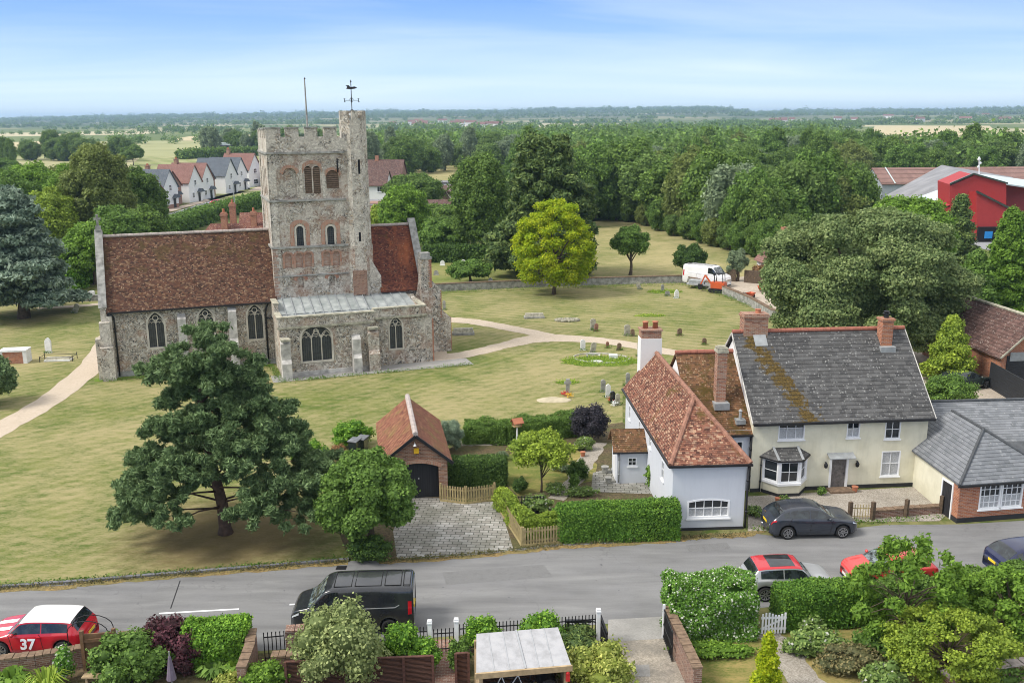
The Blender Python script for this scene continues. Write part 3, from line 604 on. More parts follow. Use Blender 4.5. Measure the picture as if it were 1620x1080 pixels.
def hedge(name, path, wd, h, label, mat='leaf_hedge', leaf=.085, dens=300, seed=1, z0=0.0, cat='hedge', rough=.05, rndtop=.12, group=None, asp=1.4, rnd=.9):
    """clipped hedge along a world path: leafy surface over a solid inner mass"""
    rs = np.random.RandomState(seed); o0 = Vector((*path[0], 0)); Ps = []; Ns = []; core = MB()
    hs = h if hasattr(h, '__len__') else [h]*len(path)
    for i in range(len(path)-1):
        a = Vector((*path[i], 0))-o0; b_ = Vector((*path[i+1], 0))-o0; L = (b_-a).length; d = (b_-a)/L; nn = Vector((-d.y, d.x, 0)); h0, h1 = hs[i], hs[i+1]; hm = (h0+h1)/2
        core.add([a+nn*s_*(wd/2-.10-rough)+Vector((0, 0, z)) for s_, z in ((-1, z0), (1, z0), (1, h0-.10-rndtop*.5), (-1, h0-.10-rndtop*.5))]+[b_+nn*s_*(wd/2-.10-rough)+Vector((0, 0, z)) for s_, z in ((-1, z0), (1, z0), (1, h1-.10-rndtop*.5), (-1, h1-.10-rndtop*.5))],
                 [(0, 1, 2, 3), (7, 6, 5, 4), (0, 4, 5, 1), (1, 5, 6, 2), (2, 6, 7, 3), (3, 7, 4, 0)])
        for kind, area in (('s', L*(hm-z0)*2), ('t', L*wd), ('e', wd*(hm-z0)*2)):
            n = int(area*dens); q = rs.rand(n, 3)
            if kind == 's':
                x = q[:, 0]*L; sg = np.where(q[:, 1] > .5, 1, -1); y = sg*wd/2; z = z0+q[:, 2]*(hm-z0); nr = np.stack([x*0, sg*1.0, x*0+.15], 1)
            elif kind == 't':
                x = q[:, 0]*L; y = (q[:, 1]-.5)*wd; z = x*0+1e9; nr = np.stack([x*0, y*0, x*0+1.0], 1)
            else:
                e = q[:, 0] > .5; x = np.where(e, L, 0.0); y = (q[:, 1]-.5)*wd; z = z0+q[:, 2]*(hm-z0); nr = np.stack([np.where(e, 1., -1.), y*0, y*0+.15], 1)
            ht_ = h0+(h1-h0)*x/L; z = np.minimum(z, ht_)
            edge = np.clip((z-(ht_-rndtop))/rndtop, 0, 1)*np.clip((np.abs(y)-(wd/2-rndtop))/rndtop, 0, 1)
            z = z-edge*rndtop*.5; y = y-np.sign(y)*edge*rndtop*.4
            wv = np.sin(x*2.1+seed)*np.sin(z*2.7+seed)*rough+np.sin(x*5.3+1)*np.sin(y*4+z*5)*rough*.5
            off = wv+rs.randn(n)*.035
            ax = np.array([d.x, d.y, 0]); an = np.array([nn.x, nn.y, 0]); az = np.array([0, 0, 1.])
            W = nr[:, :1]*ax+nr[:, 1:2]*an+nr[:, 2:3]*az
            P = np.array(a)+x[:, None]*ax+y[:, None]*an+z[:, None]*az+W*off[:, None]
            Ps.append(P); Ns.append(W+rs.randn(n, 3)*.5*rnd+np.array([0, 0, .25]))
    o = leafmesh(name, np.concatenate(Ps), np.concatenate(Ns), leaf, mat, asp, seed, core=core); o.location = o0
    return tag(o, label, cat, group)

# ------------------------------------------------------------------ building pieces
def niche(cm, x, y, z, rot, w, h, depth=.1, out=.3, arch=0):
    """add to the cutter cm a recess whose outer face centre-bottom is (x, y, z)"""
    c, s = math.cos(rot), math.sin(rot)
    T = lambda a, b, zz: (x+a*c-b*s, y+a*s+b*c, z+zz)
    o = outline(w, h, arch)
    cm.extr([T(a, -out, b) for a, b in o], Vector(T(0, depth+out, 0))-Vector(T(0, 0, 0)))
def outline(w, h, arch, n=7):
    """closed outline, arch = 0 flat, 'r' round, 'p' pointed, 's' shallow segment, 't' four-centred"""
    hw = w/2; pts = [(-hw, 0), (hw, 0)]
    if arch == 0: return pts+[(hw, h), (-hw, h)]
    if arch == 'r': rise = hw; f = lambda q: (math.cos(q*math.pi), math.sin(q*math.pi))
    if arch == 's': rise = h*.12; f = lambda q: (1-2*q, 1-(1-2*q)**2)
    if arch == 'p':
        rise = w*.80
        def f(q):
            a = min(q, 1-q)*2; ang = a*math.radians(60); X = 2*math.cos(ang)-1; Y = math.sin(ang)/math.sin(math.radians(60))
            return (X if q <= .5 else -X, Y)
    if arch == 't':
        rise = w*.42
        def f(q):
            a = min(q, 1-q)*2; X = 1-a**1.8; Y = math.sin(a*math.pi/2)**.75
            return (X if q <= .5 else -X, Y)
    hs = h-rise; m_ = n*2
    for i in range(m_+1):
        X, Y = f(i/m_); pts.append((hw*X, hs+rise*Y))
    return pts
def rot_local(y_front=0): pass
def ring(mb, oi, oo, y0, y1, mi=0):
    n = len(oi)
    vs = [(x, y0, z) for x, z in oi]+[(x, y0, z) for x, z in oo]+[(x, y1, z) for x, z in oi]+[(x, y1, z) for x, z in oo]; fs = []
    for i in range(n):
        j = (i+1) % n; fs += [(i, j, n+j, n+i)[::-1], (n+i, n+j, 3*n+j, 3*n+i)[::-1], (i, 2*n+i, 2*n+j, j)[::-1]]
    return mb.add(vs, fs, mi)
def window(par, x, y, z, rot, w, h, cols=2, rows=2, mat='white_paint', arch=0, depth=.08, fr=.06, bar=.03, sill=True, pane='glass', curtain=0, mid=.0, label=None, bigbars=None):
    """window frame (part) with its pane (sub-part); local x along the wall, -y outwards; sits in a niche of the given depth"""
    f = MB(); oo = outline(w, h, arch); k = len(oo)
    oi = [(a*(1-2*fr/w), fr+(b_)*(h-2*fr)/h) for a, b_ in oo]
    ring(f, oi, oo, -.012, depth)
    top = lambda xx: h-fr if arch == 0 else h-fr-(h*.12)*(2*xx/w)**2 if arch == 's' else h-fr
    for i in range(1, cols):
        xx = -w/2+w*i/cols; bw = bar*(1.9 if bigbars and i % bigbars == 0 else 1); f.box(xx-bw/2, depth*.35, fr, xx+bw/2, depth, top(xx))
    for j in range(1, rows):
        zz = h*j/rows if not mid else (h*mid if j == 1 else h*(mid+(1-mid)*(j-1)/(rows-1))); f.box(-w/2+fr, depth*.35+.002, zz-bar/2, w/2-fr, depth-.002, zz+bar/2)
    if sill: f.box(-w/2-.05, -.07, -.07, w/2+.05, .0, -.005)
    o = f.build('window', mat, par); o.location = (x, y, z); o.rotation_euler = (0, 0, rot)
    if label: o['label'] = label
    g = MB().face([(a, depth*.8, b_) for a, b_ in oi]).build('pane', pane, o)
    if curtain:
        c = MB(); c.box(-w/2+fr, depth*.8-.006, fr, w/2-fr, depth*.8-.003, fr+(h-2*fr)*curtain); c.build('curtain', 'curtain', o)
    return o
def gothic(par, x, y, z, rot, w, h, lights=2, arch='p', fw=.14, depth=.22):
    f = MB(); oi = outline(w, h, arch); oo = [(a*(1+2*fw/w), -fw+(b_)*(h+2*fw)/h) for a, b_ in oi]
    ring(f, oi, oo, -.03, depth)
    o = f.build('window', 'dressed_stone', par); o.location = (x, y, z); o.rotation_euler = (0, 0, rot)
    t = MB(); rise = {'p': w*.8, 't': w*.42}[arch]; hs = h-rise; lw = w/lights; d0 = depth*.55
    for i in range(1, lights):
        xx = -w/2+lw*i; t.box(xx-.035, d0, 0, xx+.035, d0+.08, hs+rise*.25)
    def arc(cx, cz, r0, a0, a1, wd=.03, k=7):
        P = [(cx+r0*math.cos(a0+(a1-a0)*i/k), d0+.04, cz+r0*math.sin(a0+(a1-a0)*i/k)) for i in range(k+1)]
        for p, q in zip(P, P[1:]): t.bar(p, q, wd*2, wd*2)
    for i in range(lights):
        cx = -w/2+lw*(i+.5)
        arc(cx+lw/2-.02, hs-.05, lw*.97, math.pi, math.pi*2/3); arc(cx-lw/2+.02, hs-.05, lw*.97, 0, math.pi/3)
        arc(cx-lw*.2, hs+lw*.1, lw*.2, 0, math.pi, .018, 5); arc(cx+lw*.2, hs+lw*.1, lw*.2, 0, math.pi, .018, 5)
    if lights == 2: arc(0, hs+rise*.52, w*.17, 0, 2*math.pi, .028, 12)
    else:
        for i in range(1, lights):
            xx = -w/2+lw*i; t.bar((xx, d0+.04, hs), (xx+lw*.45, d0+.04, hs+rise*.80 if i < 2 else hs+rise*.5), .05); t.bar((xx, d0+.04, hs), (xx-lw*.45, d0+.04, hs+rise*.80 if i > 1 else hs+rise*.5), .05)
        arc(0, hs+rise*.55, lw*.28, 0, 2*math.pi, .022, 10)
    t.build('tracery', 'dressed_stone', o)
    MB().face([(a, depth*.85, b_) for a, b_ in oi]).build('pane', 'leaded_glass', o)
    return o
def slab(mb, pts, th=.09): return mb.extr(pts, (0, 0, -th))
def ridge_roll(mb, p0, p1, r=.11, seg=8, step=.45):
    a, b_ = Vector(p0), Vector(p1); L = (b_-a).length; n = max(1, int(L/step))
    for i in range(n):
        q0 = a+(b_-a)*(i/n); q1 = a+(b_-a)*((i+.97)/n); mb.tube([q0, q1], [r, r*1.07], seg)
def pipe(par, pts, r=.045, mat='black_paint', name='downpipe'):
    m_ = MB(); m_.tube(pts, r, 8)
    for p, q in zip(pts, pts[1:]):
        if abs(p[2]-q[2]) > 1: 
            for k in (.25, .75): m_.lathe([(r*1.5, 0), (r*1.5, .08)], (p[0]+(q[0]-p[0])*k, p[1]+(q[1]-p[1])*k, p[2]+(q[2]-p[2])*k), 8)
    return m_.build(name, mat, par, smooth=True)

# ================================================================== GROUND
# one sheet: flat near the village, rising to low hills far away
def skyline(az):   # rise above eye level in photo pixels by azimuth (tangent of angle)
    x = 810+1500*az
    xs = [-900, 0, 300, 600, 900, 1130, 1190, 1400, 1620, 2500]; ys = [-2, -3, 5, 7, 9, 11, 4, 5, 7, 6]
    return float(np.interp(x, xs, ys))
gv = []; radii = [0, 20, 45, 90, 150, 230, 330, 450, 600, 800, 1100, 1500, 1900, 2400, 3000, 3600, 4300, 5000, 5800, 6600, 7500, 9000]; NA = 220
hseed = np.random.RandomState(5)
def terrain(x, y):
    r_ = math.hypot(x, y)
    if r_ < 1500: return 0.0
    az = x/max(y, 1) if y > 0 else 2.0*(1 if x > 0 else -1)
    az = max(-1.2, min(1.2, az)); q = min(1, (r_-1500)/4300); q = q*q*(3-2*q)
    top = H+5800/1500.0*skyline(az)*.80-4
    roll = (math.sin(x*.0017+1)+math.sin(y*.0023+x*.0009)+math.sin(x*.0041+y*.001))*2.2*min(1, (r_-1500)/1500)
    return q*top+roll*(.4+.6*q)
for i, rr in enumerate(radii):
    for k in range(NA):
        a = 2*math.pi*k/NA; x, y = rr*math.sin(a), rr*math.cos(a)
        if i == 0: x = y = 0
        gv.append((x, y, terrain(x, y)))
gf = [((i-1)*NA+k, (i-1)*NA+(k+1) % NA, i*NA+(k+1) % NA, i*NA+k)[::-1] for i in range(2, len(radii)) for k in range(NA)]
gf += [(NA+k, NA+(k+1) % NA, 0)[::-1] for k in range(NA)]
g = MB().add(gv, gf).build('ground', 'countryside', smooth=True); g['kind'] = 'structure'
if g.data.polygons[50].normal.z < 0: g.data.flip_normals()

# road: far edge / near edge from left to right
far_e = [(-46, 36.2), G(0, 930), G(140, 920), G(270, 909), G(410, 898), G(550, 887), G(628, 886), G(720, 878), G(808, 869), G(880, 860), G(960, 856), G(1072, 850), G(1180, 842), G(1230, 848), G(1400, 830), G(1520, 829), G(1640, 822), (40, 46), (70, 50)]
near_e = [(-46, 30.6), (-20, 31.3), (-14, 31.6), (-9, 32.1), (-4, 32.8), (0, 33.3), (4, 33.9), (8, 34.6), (12, 35.4), (17, 36.6), (22, 37.8), (27, 39), (40, 41), (70, 44)]
sheet('road', far_e+near_e[::-1], .006, 'asphalt')
# churchyard lawn
lawn = [(-46, 36.4), (-22.0, 37.25), G(140, 918.5), G(270, 907.5), G(410, 896), G(552, 884.5), G(540, 800), G(560, 735), G(700, 720), G(735, 690), G(910, 678), G(985, 668), G(985, 600), (10, 62), (14, 60), (30, 62), (33, 90)]+pix([(1200, 480), (1140, 462), (1080, 447), (900, 450), (680, 461)])+[(-22, 106), (-46, 103), (-75, 96), (-90, 80), (-90, 36)]
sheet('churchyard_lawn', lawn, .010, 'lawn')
sheet('churchyard_east_lawn', pix([(700, 465), (900, 452), (1080, 449), (1140, 463), (1210, 485), (1290, 560), (1120, 560), (880, 518), (700, 492)]), .016, 'lawn_east')
sheet('north_graveyard', pix([(640, 405), (900, 405), (975, 440), (1085, 443), (900, 447), (640, 459)]), .010, 'rough_grass')
sheet('mown_meadow', pix([(970, 345), (1015, 352), (1120, 375), (1225, 400), (1300, 432), (1240, 470), (1205, 476), (1145, 458), (1085, 443), (880, 446), (900, 400), (940, 350)]), .013, 'meadow')
# paths
def band(pts, wds, z, name, mat):
    c = [Vector((*p, 0)) for p in pts]; L = []; Rr = []
    if not hasattr(wds, '__len__'): wds = [wds]*len(c)
    # smooth with Catmull-Rom
    q = []; qw = []
    for i in range(len(c)-1):
        p0, p1, p2, p3 = c[max(i-1, 0)], c[i], c[i+1], c[min(i+2, len(c)-1)]
        for k in range(8):
            t = k/8; q.append(.5*((2*p1)+(p2-p0)*t+(2*p0-5*p1+4*p2-p3)*t*t+(3*p1-p0-3*p2+p3)*t**3)); qw.append(wds[i]*(1-t)+wds[i+1]*t)
    q.append(c[-1]); qw.append(wds[-1])
    for i, p in enumerate(q):
        d = (q[min(i+1, len(q)-1)]-q[max(i-1, 0)]).normalized(); n_ = Vector((-d.y, d.x, 0)); e = .06*math.sin(i*2.3)+.04*math.sin(i*5.1)
        L.append(p+n_*(qw[i]/2+e)); Rr.append(p-n_*(qw[i]/2-e))
    mb = MB()
    mb.add([(v.x, v.y, z) for v in L]+[(v.x, v.y, z) for v in Rr], [(i, i+1, len(L)+i+1, len(L)+i)[::-1] for i in range(len(L)-1)])
    o = mb.build(name, mat); o['kind'] = 'structure'
    if o.data.polygons[0].normal.z < 0: o.data.flip_normals(); 
    return o
band([G(-60, 712), G(0, 678), G(80, 632), G(150, 575), G(185, 530)], [2.1, 2.1, 2.0, 2.2, 3.2], .022, 'gravel_path', 'path_gravel')
band([G(655, 572), G(740, 560), G(800, 546), G(862, 535), G(960, 540), G(1060, 557), G(1180, 572), G(1300, 590)], [2.4, 1.9, 1.8, 3.0, 2.0, 1.9, 1.8, 1.7], .022, 'gravel_path', 'path_gravel')
band([G(680, 505), G(740, 508), G(800, 518), G(870, 532)], [2.6, 2.1, 1.9, 1.8], .026, 'gravel_path', 'path_gravel')
band([G(672, 508), G(690, 535), G(684, 565)], [2.0, 2.6, 2.0], .030, 'gravel_path', 'path_gravel')
band([G(60, 487), G(110, 485), G(160, 481), (-42, 103)], [1.4, 1.4, 1.4, 1.4], .022, 'gravel_path', 'path_gravel')
# kerb and verge beside the lawn
kp = [(-46, 36.15)]+[G(*p) for p in ((0, 929), (140, 919), (270, 908), (410, 897), (552, 885.5))]
kb = MB()
for p, q in zip(kp, kp[1:]):
    kb.bar((*p, .045), (*q, .045), .17, .11)
k = kb.build('kerb', 'kerb_stone'); k['kind'] = 'structure'
band([(p[0], p[1]-.26) for p in kp], .40, .012, 'verge_litter', 'leaf_litter')
band([G(600, 889), G(700, 884), G(830, 872), G(880, 866), G(960, 862), G(1068, 855)], .35, .012, 'verge_litter', 'leaf_litter')
band([G(1070, 853), G(1120, 848), G(1175, 846), G(1205, 838)], .5, .013, 'verge_litter', 'leaf_litter')
# drive, gardens, yards
sheet('paved_drive', pix([(628, 884), (622, 840), (640, 786), (692, 787), (742, 795), (786, 793), (800, 830), (812, 868), (720, 877)]), .014, 'setts')
sheet('cottage_garden', pix([(552, 884), (628, 884), (622, 840), (640, 786), (700, 787), (786, 793), (812, 868), (880, 859), (1070, 849), (1068, 760), (1010, 690), (985, 668), (910, 678), (735, 690), (700, 720), (560, 735), (520, 800)]), .008+.004, 'bed_soil')
sheet('garden_lawn', pix([(800, 722), (840, 700), (905, 706), (945, 735), (940, 760), (870, 775), (820, 785), (796, 760)]), .018, 'garden_grass')
band([G(800, 700), G(730, 702)], .9, .022, 'gravel_path', 'garden_gravel')
band([G(945, 700), G(925, 735), G(905, 765), G(880, 790)], [1.2, 1.0, .9, .9], .022, 'gravel_path', 'garden_gravel')
sheet('garden_terrace', pix([(938, 748), (968, 740), (1040, 768), (1040, 782), (935, 778)]), .026, 'setts')
sheet('front_gravel', pix([(1183, 785), (1445, 770), (1500, 812), (1486, 824), (1300, 826), (1250, 838), (1183, 840)]), .014, 'garden_gravel')
sheet('rear_yard', [(30, 52), (36, 56), (40, 74), (33, 78), (25, 72), (24, 58)], .012, 'yard_gravel')
sheet('builders_yard', pix([(1100, 450), (1235, 428), (1275, 470), (1230, 490), (1200, 482), (1150, 464)]), .018, 'yard_gravel')
# near gardens (camera side of the road)
sheet('near_garden', [(-24, 31.0), (-9, 31.9), (3.3, 33.2), (3.5, 20), (-24, 20)], .010, 'bed_soil')
sheet('brick_path', pix([(688, 1012), (722, 1010), (724, 1095), (684, 1095)]), .020, 'herringbone')
sheet('entrance_apron', pix([(962, 980), (1048, 975), (1052, 1010), (962, 1015)]), .016, 'concrete')
sheet('gravel_drive', [(3.3, 33.0), (5.7, 33.0), (6.3, 30), (6.9, 25), (2.6, 25)], .012, 'drive_gravel')
sheet('paving_slab', pix([(1003, 1052), (1027, 1051), (1029, 1070), (1003, 1070)]), .020, 'concrete')
sheet('east_garden', [(5.8, 33.2), (6.6, 29), (7.2, 24), (30, 24), (40, 38), (27, 37.5), (18, 35), (12, 33.8)], .010, 'garden_grass')
band([G(1215, 1000), G(1240, 1035), G(1290, 1095)], [.9, 1.2, 1.2], .020, 'gravel_path', 'garden_gravel')
# road markings
mk = MB(); z = .012
for a, b_ in ((G(252, 970), G(378, 963)), (G(458, 956), G(476, 955))):
    d = Vector((b_[0]-a[0], b_[1]-a[1], 0)).normalized(); n_ = Vector((-d.y, d.x, 0))*.055
    mk.face([(a[0]-n_.x, a[1]-n_.y, z), (b_[0]-n_.x, b_[1]-n_.y, z), (b_[0]+n_.x, b_[1]+n_.y, z), (a[0]+n_.x, a[1]+n_.y, z)])
o = mk.build('road_marking', 'white_paint'); o['kind'] = 'structure'
for a, b_ in ((G(285, 918), G(270, 962)),):
    o = MB().bar((*a, .004), (*b_, .004), .045, .014).build('tar_joint', 'plinth_black'); o['kind'] = 'structure'
sheet('road_patch', pix([(700, 905), (860, 893), (875, 912), (706, 925)]), .009, 'kerb_stone' if False else 'road_repair')
sheet('road_patch', pix([(1085, 862), (1150, 858), (1158, 869), (1090, 873)]), .009, 'road_repair')
o = MB().rbox(0, 0, .012, .45, .35, .006).build('drain_cover', 'iron'); o.location = (*G(540, 898), 0); o['kind'] = 'structure'
# far fields
def field(name, pts, mat, z=.05): return sheet(name, pix(pts), z, mat)
field('green_field', [(195, 272), (225, 247), (300, 250), (416, 247), (416, 300), (380, 330), (270, 300), (200, 300)], 'green_field')
field('meadow_strip', [(588, 282), (640, 267), (690, 259), (760, 257), (815, 260), (815, 275), (740, 282), (650, 292), (588, 290)], 'meadow')
field('stubble_field', [(1375, 213), (1385, 199), (1470, 197), (1565, 199), (1580, 213), (1500, 219)], 'straw_field', .3)
field('stubble_field', [(1575, 221), (1600, 212), (1700, 212), (1700, 223)], 'straw_field', .3)
field('pale_field', [(-40, 233), (0, 226), (130, 221), (140, 228), (40, 236)], 'straw_field', .1)
field('pale_field', [(80, 262), (110, 254), (200, 250), (200, 262)], 'green_field', .1)
field('pale_field', [(262, 222), (300, 216), (416, 213), (416, 218), (340, 224)], 'straw_field', .1)
field('pale_field', [(625, 208), (700, 203), (770, 203), (765, 208)], 'green_field', .15)

# ================================================================== CHURCH
C0 = (-19.5, 74.9); CA = R(19.5)
church = empty('church', (*C0, 0), CA, 'old flint church with square battlemented tower and red tiled nave in the mown churchyard', 'church')
# --- tower
cm = MB()
def tn(x0, zt, x1, zb, arch='r', d=.25, y=0): niche(cm, (x0+x1)/2, y, zb, 0, x1-x0, zt-zb, d, .5, arch)
TW = [(1.70, 15.65, 2.72, 13.25), (5.05, 15.4, 6.05, 13.95), (2.42, 11.15, 3.08, 9.5), (4.86, 11.05, 5.52, 9.5)]
tn(*TW[0], d=.16); tn(3.36, 15.75, 3.92, 13.6); tn(4.02, 15.75, 4.58, 13.6); tn(*TW[1]); tn(*TW[2]); tn(*TW[3])
for xa in (1.42, 2.28, 3.02, 4.50, 5.27): tn(xa, 8.92, xa+.56, 7.74, d=.12)
for xa in (2.4, 4.9): tn(xa, 7.0, xa+.42, 6.1, d=.2)
for nn_ in (1.4, 2.6, 3.8, 5.0): niche(cm, .62, nn_, 13.4, R(-90), .55, 2.2, .22, .5, 'r')
tb = MB().box(.62, 0, 0, 8.3, 6.9, 17.0)
tower = tb.build('tower', 'flint_tower', church, cut=cm)
# corner pilasters, string courses
pb = MB()
pb.box(.55, -.09, 0, 1.15, .0, 17.0); pb.box(.53, -.09, 0, .62, .75, 17.0); pb.box(.53, 6.2, 0, .62, 6.95, 17.0)
pb.box(2.95, -.07, 13.2, 3.18, 0, 15.9); pb.box(4.72, -.07, 13.2, 4.93, 0, 15.9)
pb.build('pilaster', 'flint_parapet', church)
sb_ = MB()
for z_ in (16.72, 13.02, 9.32): 
    sb_.box(.45, -.16, z_, 6.55, .0, z_+.15); sb_.box(.45, 0, z_, .62, 7.0, z_+.15); sb_.mark()
sb_.box(.53, -.13, 7.05, 6.5, 0, 7.16)
sb_.split('string_course', 'grey_stone', church)
# brick arches over openings (part each)
def brick_arch(xa, xb, zt, zb, legs=True, wd=.22, mat='arch_brick', y=-.035):
    w_ = xb-xa; h_ = zt-zb; oi = outline(w_, h_, 'r', 8); oo = [(a*(1+2*wd/w_), (b_ if b_ > .01 else b_)*(h_+wd)/h_) for a, b_ in oi]
    m_ = MB(); n0 = 2
    pts_i = oi[2:]; pts_o = oo[2:]
    if legs: pts_i = [oi[1]]+pts_i+[oi[0]]; pts_o = [oo[1]]+pts_o+[oo[0]]
    vs = [(x, 0, z) for x, z in pts_i]+[(x, 0, z) for x, z in pts_o]; vs += [(x, .04, z) for x, y_, z in vs]; n = len(pts_i); fs = []
    for i in range(n-1): fs += [(i, i+1, n+i+1, n+i), (n+i, n+i+1, 3*n+i+1, 3*n+i), (i, 2*n+i, 2*n+i+1, i+1)]
    m_.add(vs, fs); o = m_.build('brick_arch', mat, church); o.location = ((xa+xb)/2, y, zb); return o
brick_arch(1.70, 2.72, 15.65, 13.25, False); brick_arch(3.25, 4.70, 15.95, 13.6, False, .24); brick_arch(5.05, 6.05, 15.4, 13.95, False)
for q in TW[2:]: brick_arch(q[0]-.14, q[2]+.14, q[1]+.12, q[3], True, .30)
for xa in (1.42, 2.28, 3.02, 4.50, 5.27): brick_arch(xa, xa+.56, 8.92, 7.74, True, .15)
for xa in (2.4, 4.9): brick_arch(xa-.15, xa+.57, 7.0, 6.1, False, .22)
for xa in (1.42, 2.28, 3.02, 4.50, 5.27):
    o = MB().face([(a, 0, b_) for a, b_ in outline(.54, 1.16, 'r')]).build('arch_infill', 'quoin_brick', church); o.location = (xa+.28, .112, 7.75)
# belfry louvres
def louvre(x0, zt, x1, zb):
    w_ = x1-x0; h_ = zt-zb; m_ = MB(); nl_ = int(h_/.17)
    for i in range(nl_):
        z_ = .05+i*.17; ww = w_/2 if z_ < h_-w_/2 else math.sqrt(max(.001, (w_/2)**2-(z_-(h_-w_/2))**2))
        if ww > .06: m_.add([(-ww, .02, z_), (ww, .02, z_), (ww, .16, z_+.13), (-ww, .16, z_+.13), (-ww, .02, z_+.03), (ww, .02, z_+.03), (ww, .16, z_+.16), (-ww, .16, z_+.16)], [(0, 1, 5, 4), (4, 5, 6, 7), (0, 3, 2, 1)])
    o = m_.build('louvre', 'brown_stone', church); o.location = ((x0+x1)/2, 0, zb)
    p = MB().face([(a, .22, b_) for a, b_ in outline(w_, h_, 'r')]).build('opening', 'dark_inside', o)
louvre(3.36, 15.75, 3.92, 13.6); louvre(4.02, 15.75, 4.58, 13.6); louvre(5.05, 15.4, 6.05, 13.95)
for q in TW[2:]:
    o = gothic(church, (q[0]+q[2])/2, .0, q[3], 0, q[2]-q[0], q[1]-q[3], 1, 'p', .10, .2) if False else None
    f_ = MB(); oi = outline(q[2]-q[0]-.1, q[1]-q[3]-.08, 'r'); oo = outline(q[2]-q[0]+.16, q[1]-q[3]+.06, 'r'); ring(f_, oi, oo, -.02, .18)
    o = f_.build('window', 'dressed_stone', church); o.location = ((q[0]+q[2])/2, 0, q[3]); MB().face([(a, .16, b_) for a, b_ in oi]).build('pane', 'leaded_glass', o)
# parapet with battlements
pp = MB(); x0, x1, y0, y1 = .55, 8.35, -.08, 6.98; t_ = .42
pp.box(x0, y0, 16.87, x1, y0+t_, 17.9); pp.box(x0, y1-t_, 16.87, x1, y1, 17.9); pp.box(x0, y0+t_, 16.87, x0+t_, y1-t_, 17.9); pp.box(x1-t_, y0+t_, 16.87, x1, y1-t_, 17.9)
for a in (.55, 2.05, 3.55, 5.05): pp.box(a, y0, 17.9, a+.98, y0+t_, 18.66); pp.box(a+.95, y1-t_, 17.9, a+1.85, y1, 18.60)
for a in (1.4, 2.9, 4.4, 5.9): pp.box(x0, a, 17.9, x0+t_, a+.9, 18.58); pp.box(x1-t_, a, 17.9, x1, a+.9, 18.58)
pp.build('parapet', 'flint_parapet', church)
cp = MB()
for a in (.55, 2.05, 3.55, 5.05): cp.box(a-.05, y0-.06, 18.662, a+1.03, y0+t_+.05, 18.78); cp.box(a+.9, y1-t_-.05, 18.602, a+1.9, y1+.06, 18.7)

for a in (1.4, 2.9, 4.4): cp.box(x0-.06, a-.05, 18.582, x0+t_+.05, a+.95, 18.68)
cp.build('coping', 'grey_stone', church)
MB().box(.9, .3, 17.0, 8.0, 6.6, 17.25).build('tower_roof', 'lead_roof', church)
# stair turret (half-octagon against the south-east corner)
st = MB(); tc_ = (7.48, .72)
def octo(mb, r0, z0, r1, z1):
    mb.lathe([(r0, z0), (r1, z1)], (*tc_, 0), 8, rot=math.pi/8)
cmt = MB(); cmt.box(7.58, -.9, 15.06, 7.76, .3, 16.2); cmt.box(7.40, -.9, 9.66, 7.58, .3, 10.4); cmt.box(7.5, -.9, 6.6, 7.64, .1, 7.05)
octo(st, 1.24, 0, 1.24, 9.3); s1 = st.build('stair_turret', 'flint_tower', church, cut=cmt)
st = MB(); octo(st, 1.16, 9.3, 1.08, 19.3); st.build('stair_turret', 'flint_parapet', church, cut=cmt)
st = MB()
for k in range(8):
    a = math.pi/8+k*math.pi/4+math.pi/8; c_, s_ = math.cos(a), math.sin(a)
    st.rbox(tc_[0]+c_*.86, tc_[1]+s_*.86, 19.3, .34, .50, .36, a)
    st.rbox(tc_[0]+c_*.86, tc_[1]+s_*.86, 19.66, .34, .46 if k % 2 else .3, .34, a)
st.build('turret_parapet', 'flint_parapet', church)
MB().lathe([(1.0, 19.3), (.75, 19.45), (0.02, 19.9)], (*tc_, 0), 8).build('turret_roof', 'lead_roof', church)
sl_ = MB(); sl_.box(7.58, -.28, 15.06, 7.76, -.26, 16.2); sl_.mark(); sl_.box(7.40, -.33, 9.66, 7.58, -.31, 10.4)
sl_.split('stair_slit', 'dark_inside', church)
qb = MB()
for i in range(34):
    z_ = .3+i*.27; wq = .34 if i % 2 else .2
    qb.box(.50, -.115, z_, .50+wq+.1, -.0895, z_+.20)
qb.mark()
for i in range(14):
    z_ = 5.6+i*.28; qb.box(8.28, -.14 if False else .35, z_, 8.335, .9, z_+.2)
qb.split('quoins', 'quoin_brick', church)
MB().box(6.75, -.56, 5.3, 7.9, -.46, 7.3).build('brick_patch', 'garage_brick', church)
pipe(church, [(5.98, -.12, 16.3), (5.98, -.12, 15.2)], .06, 'iron', 'spout')
# weathervane and flagpole stand on the tower
wv_ = empty('weathervane', (0, 0, 0), 0, 'iron weathervane with letters and arrow on top of the stair turret', 'weathervane')
cw = Vector((C0[0], C0[1], 0))+Vector((math.cos(CA)*tc_[0]-math.sin(CA)*tc_[1], math.sin(CA)*tc_[0]+math.cos(CA)*tc_[1], 19.85)); wv_.location = cw; wv_.rotation_euler = (0, 0, R(-8))
wm = MB(); wm.tube([(0, 0, -.1), (0, 0, 2.35)], .035, 6); wm.lathe([(.02, 2.3), (.07, 2.4), (.0, 2.55)], (0, 0, 0), 8); wm.blob((0, 0, .1), (.16, .16, .16), 8, 6, 0); wm.build('pole', 'iron', wv_)
wm = MB()
for a in range(4):
    q = a*math.pi/2+.25; e = (.55*math.cos(q), .55*math.sin(q), .95); wm.bar((0, 0, .95), e, .035)
    wm.bar((e[0], e[1], .84), (e[0], e[1], 1.08), .04); wm.bar((e[0]-.07, e[1], 1.08), (e[0]+.07, e[1], 1.08), .035); wm.bar((e[0]-.05, e[1], .84), (e[0]+.08, e[1], .84), .035)
    wm.bar((.2*math.cos(q), .2*math.sin(q), .95), (0, 0, 1.2), .02)
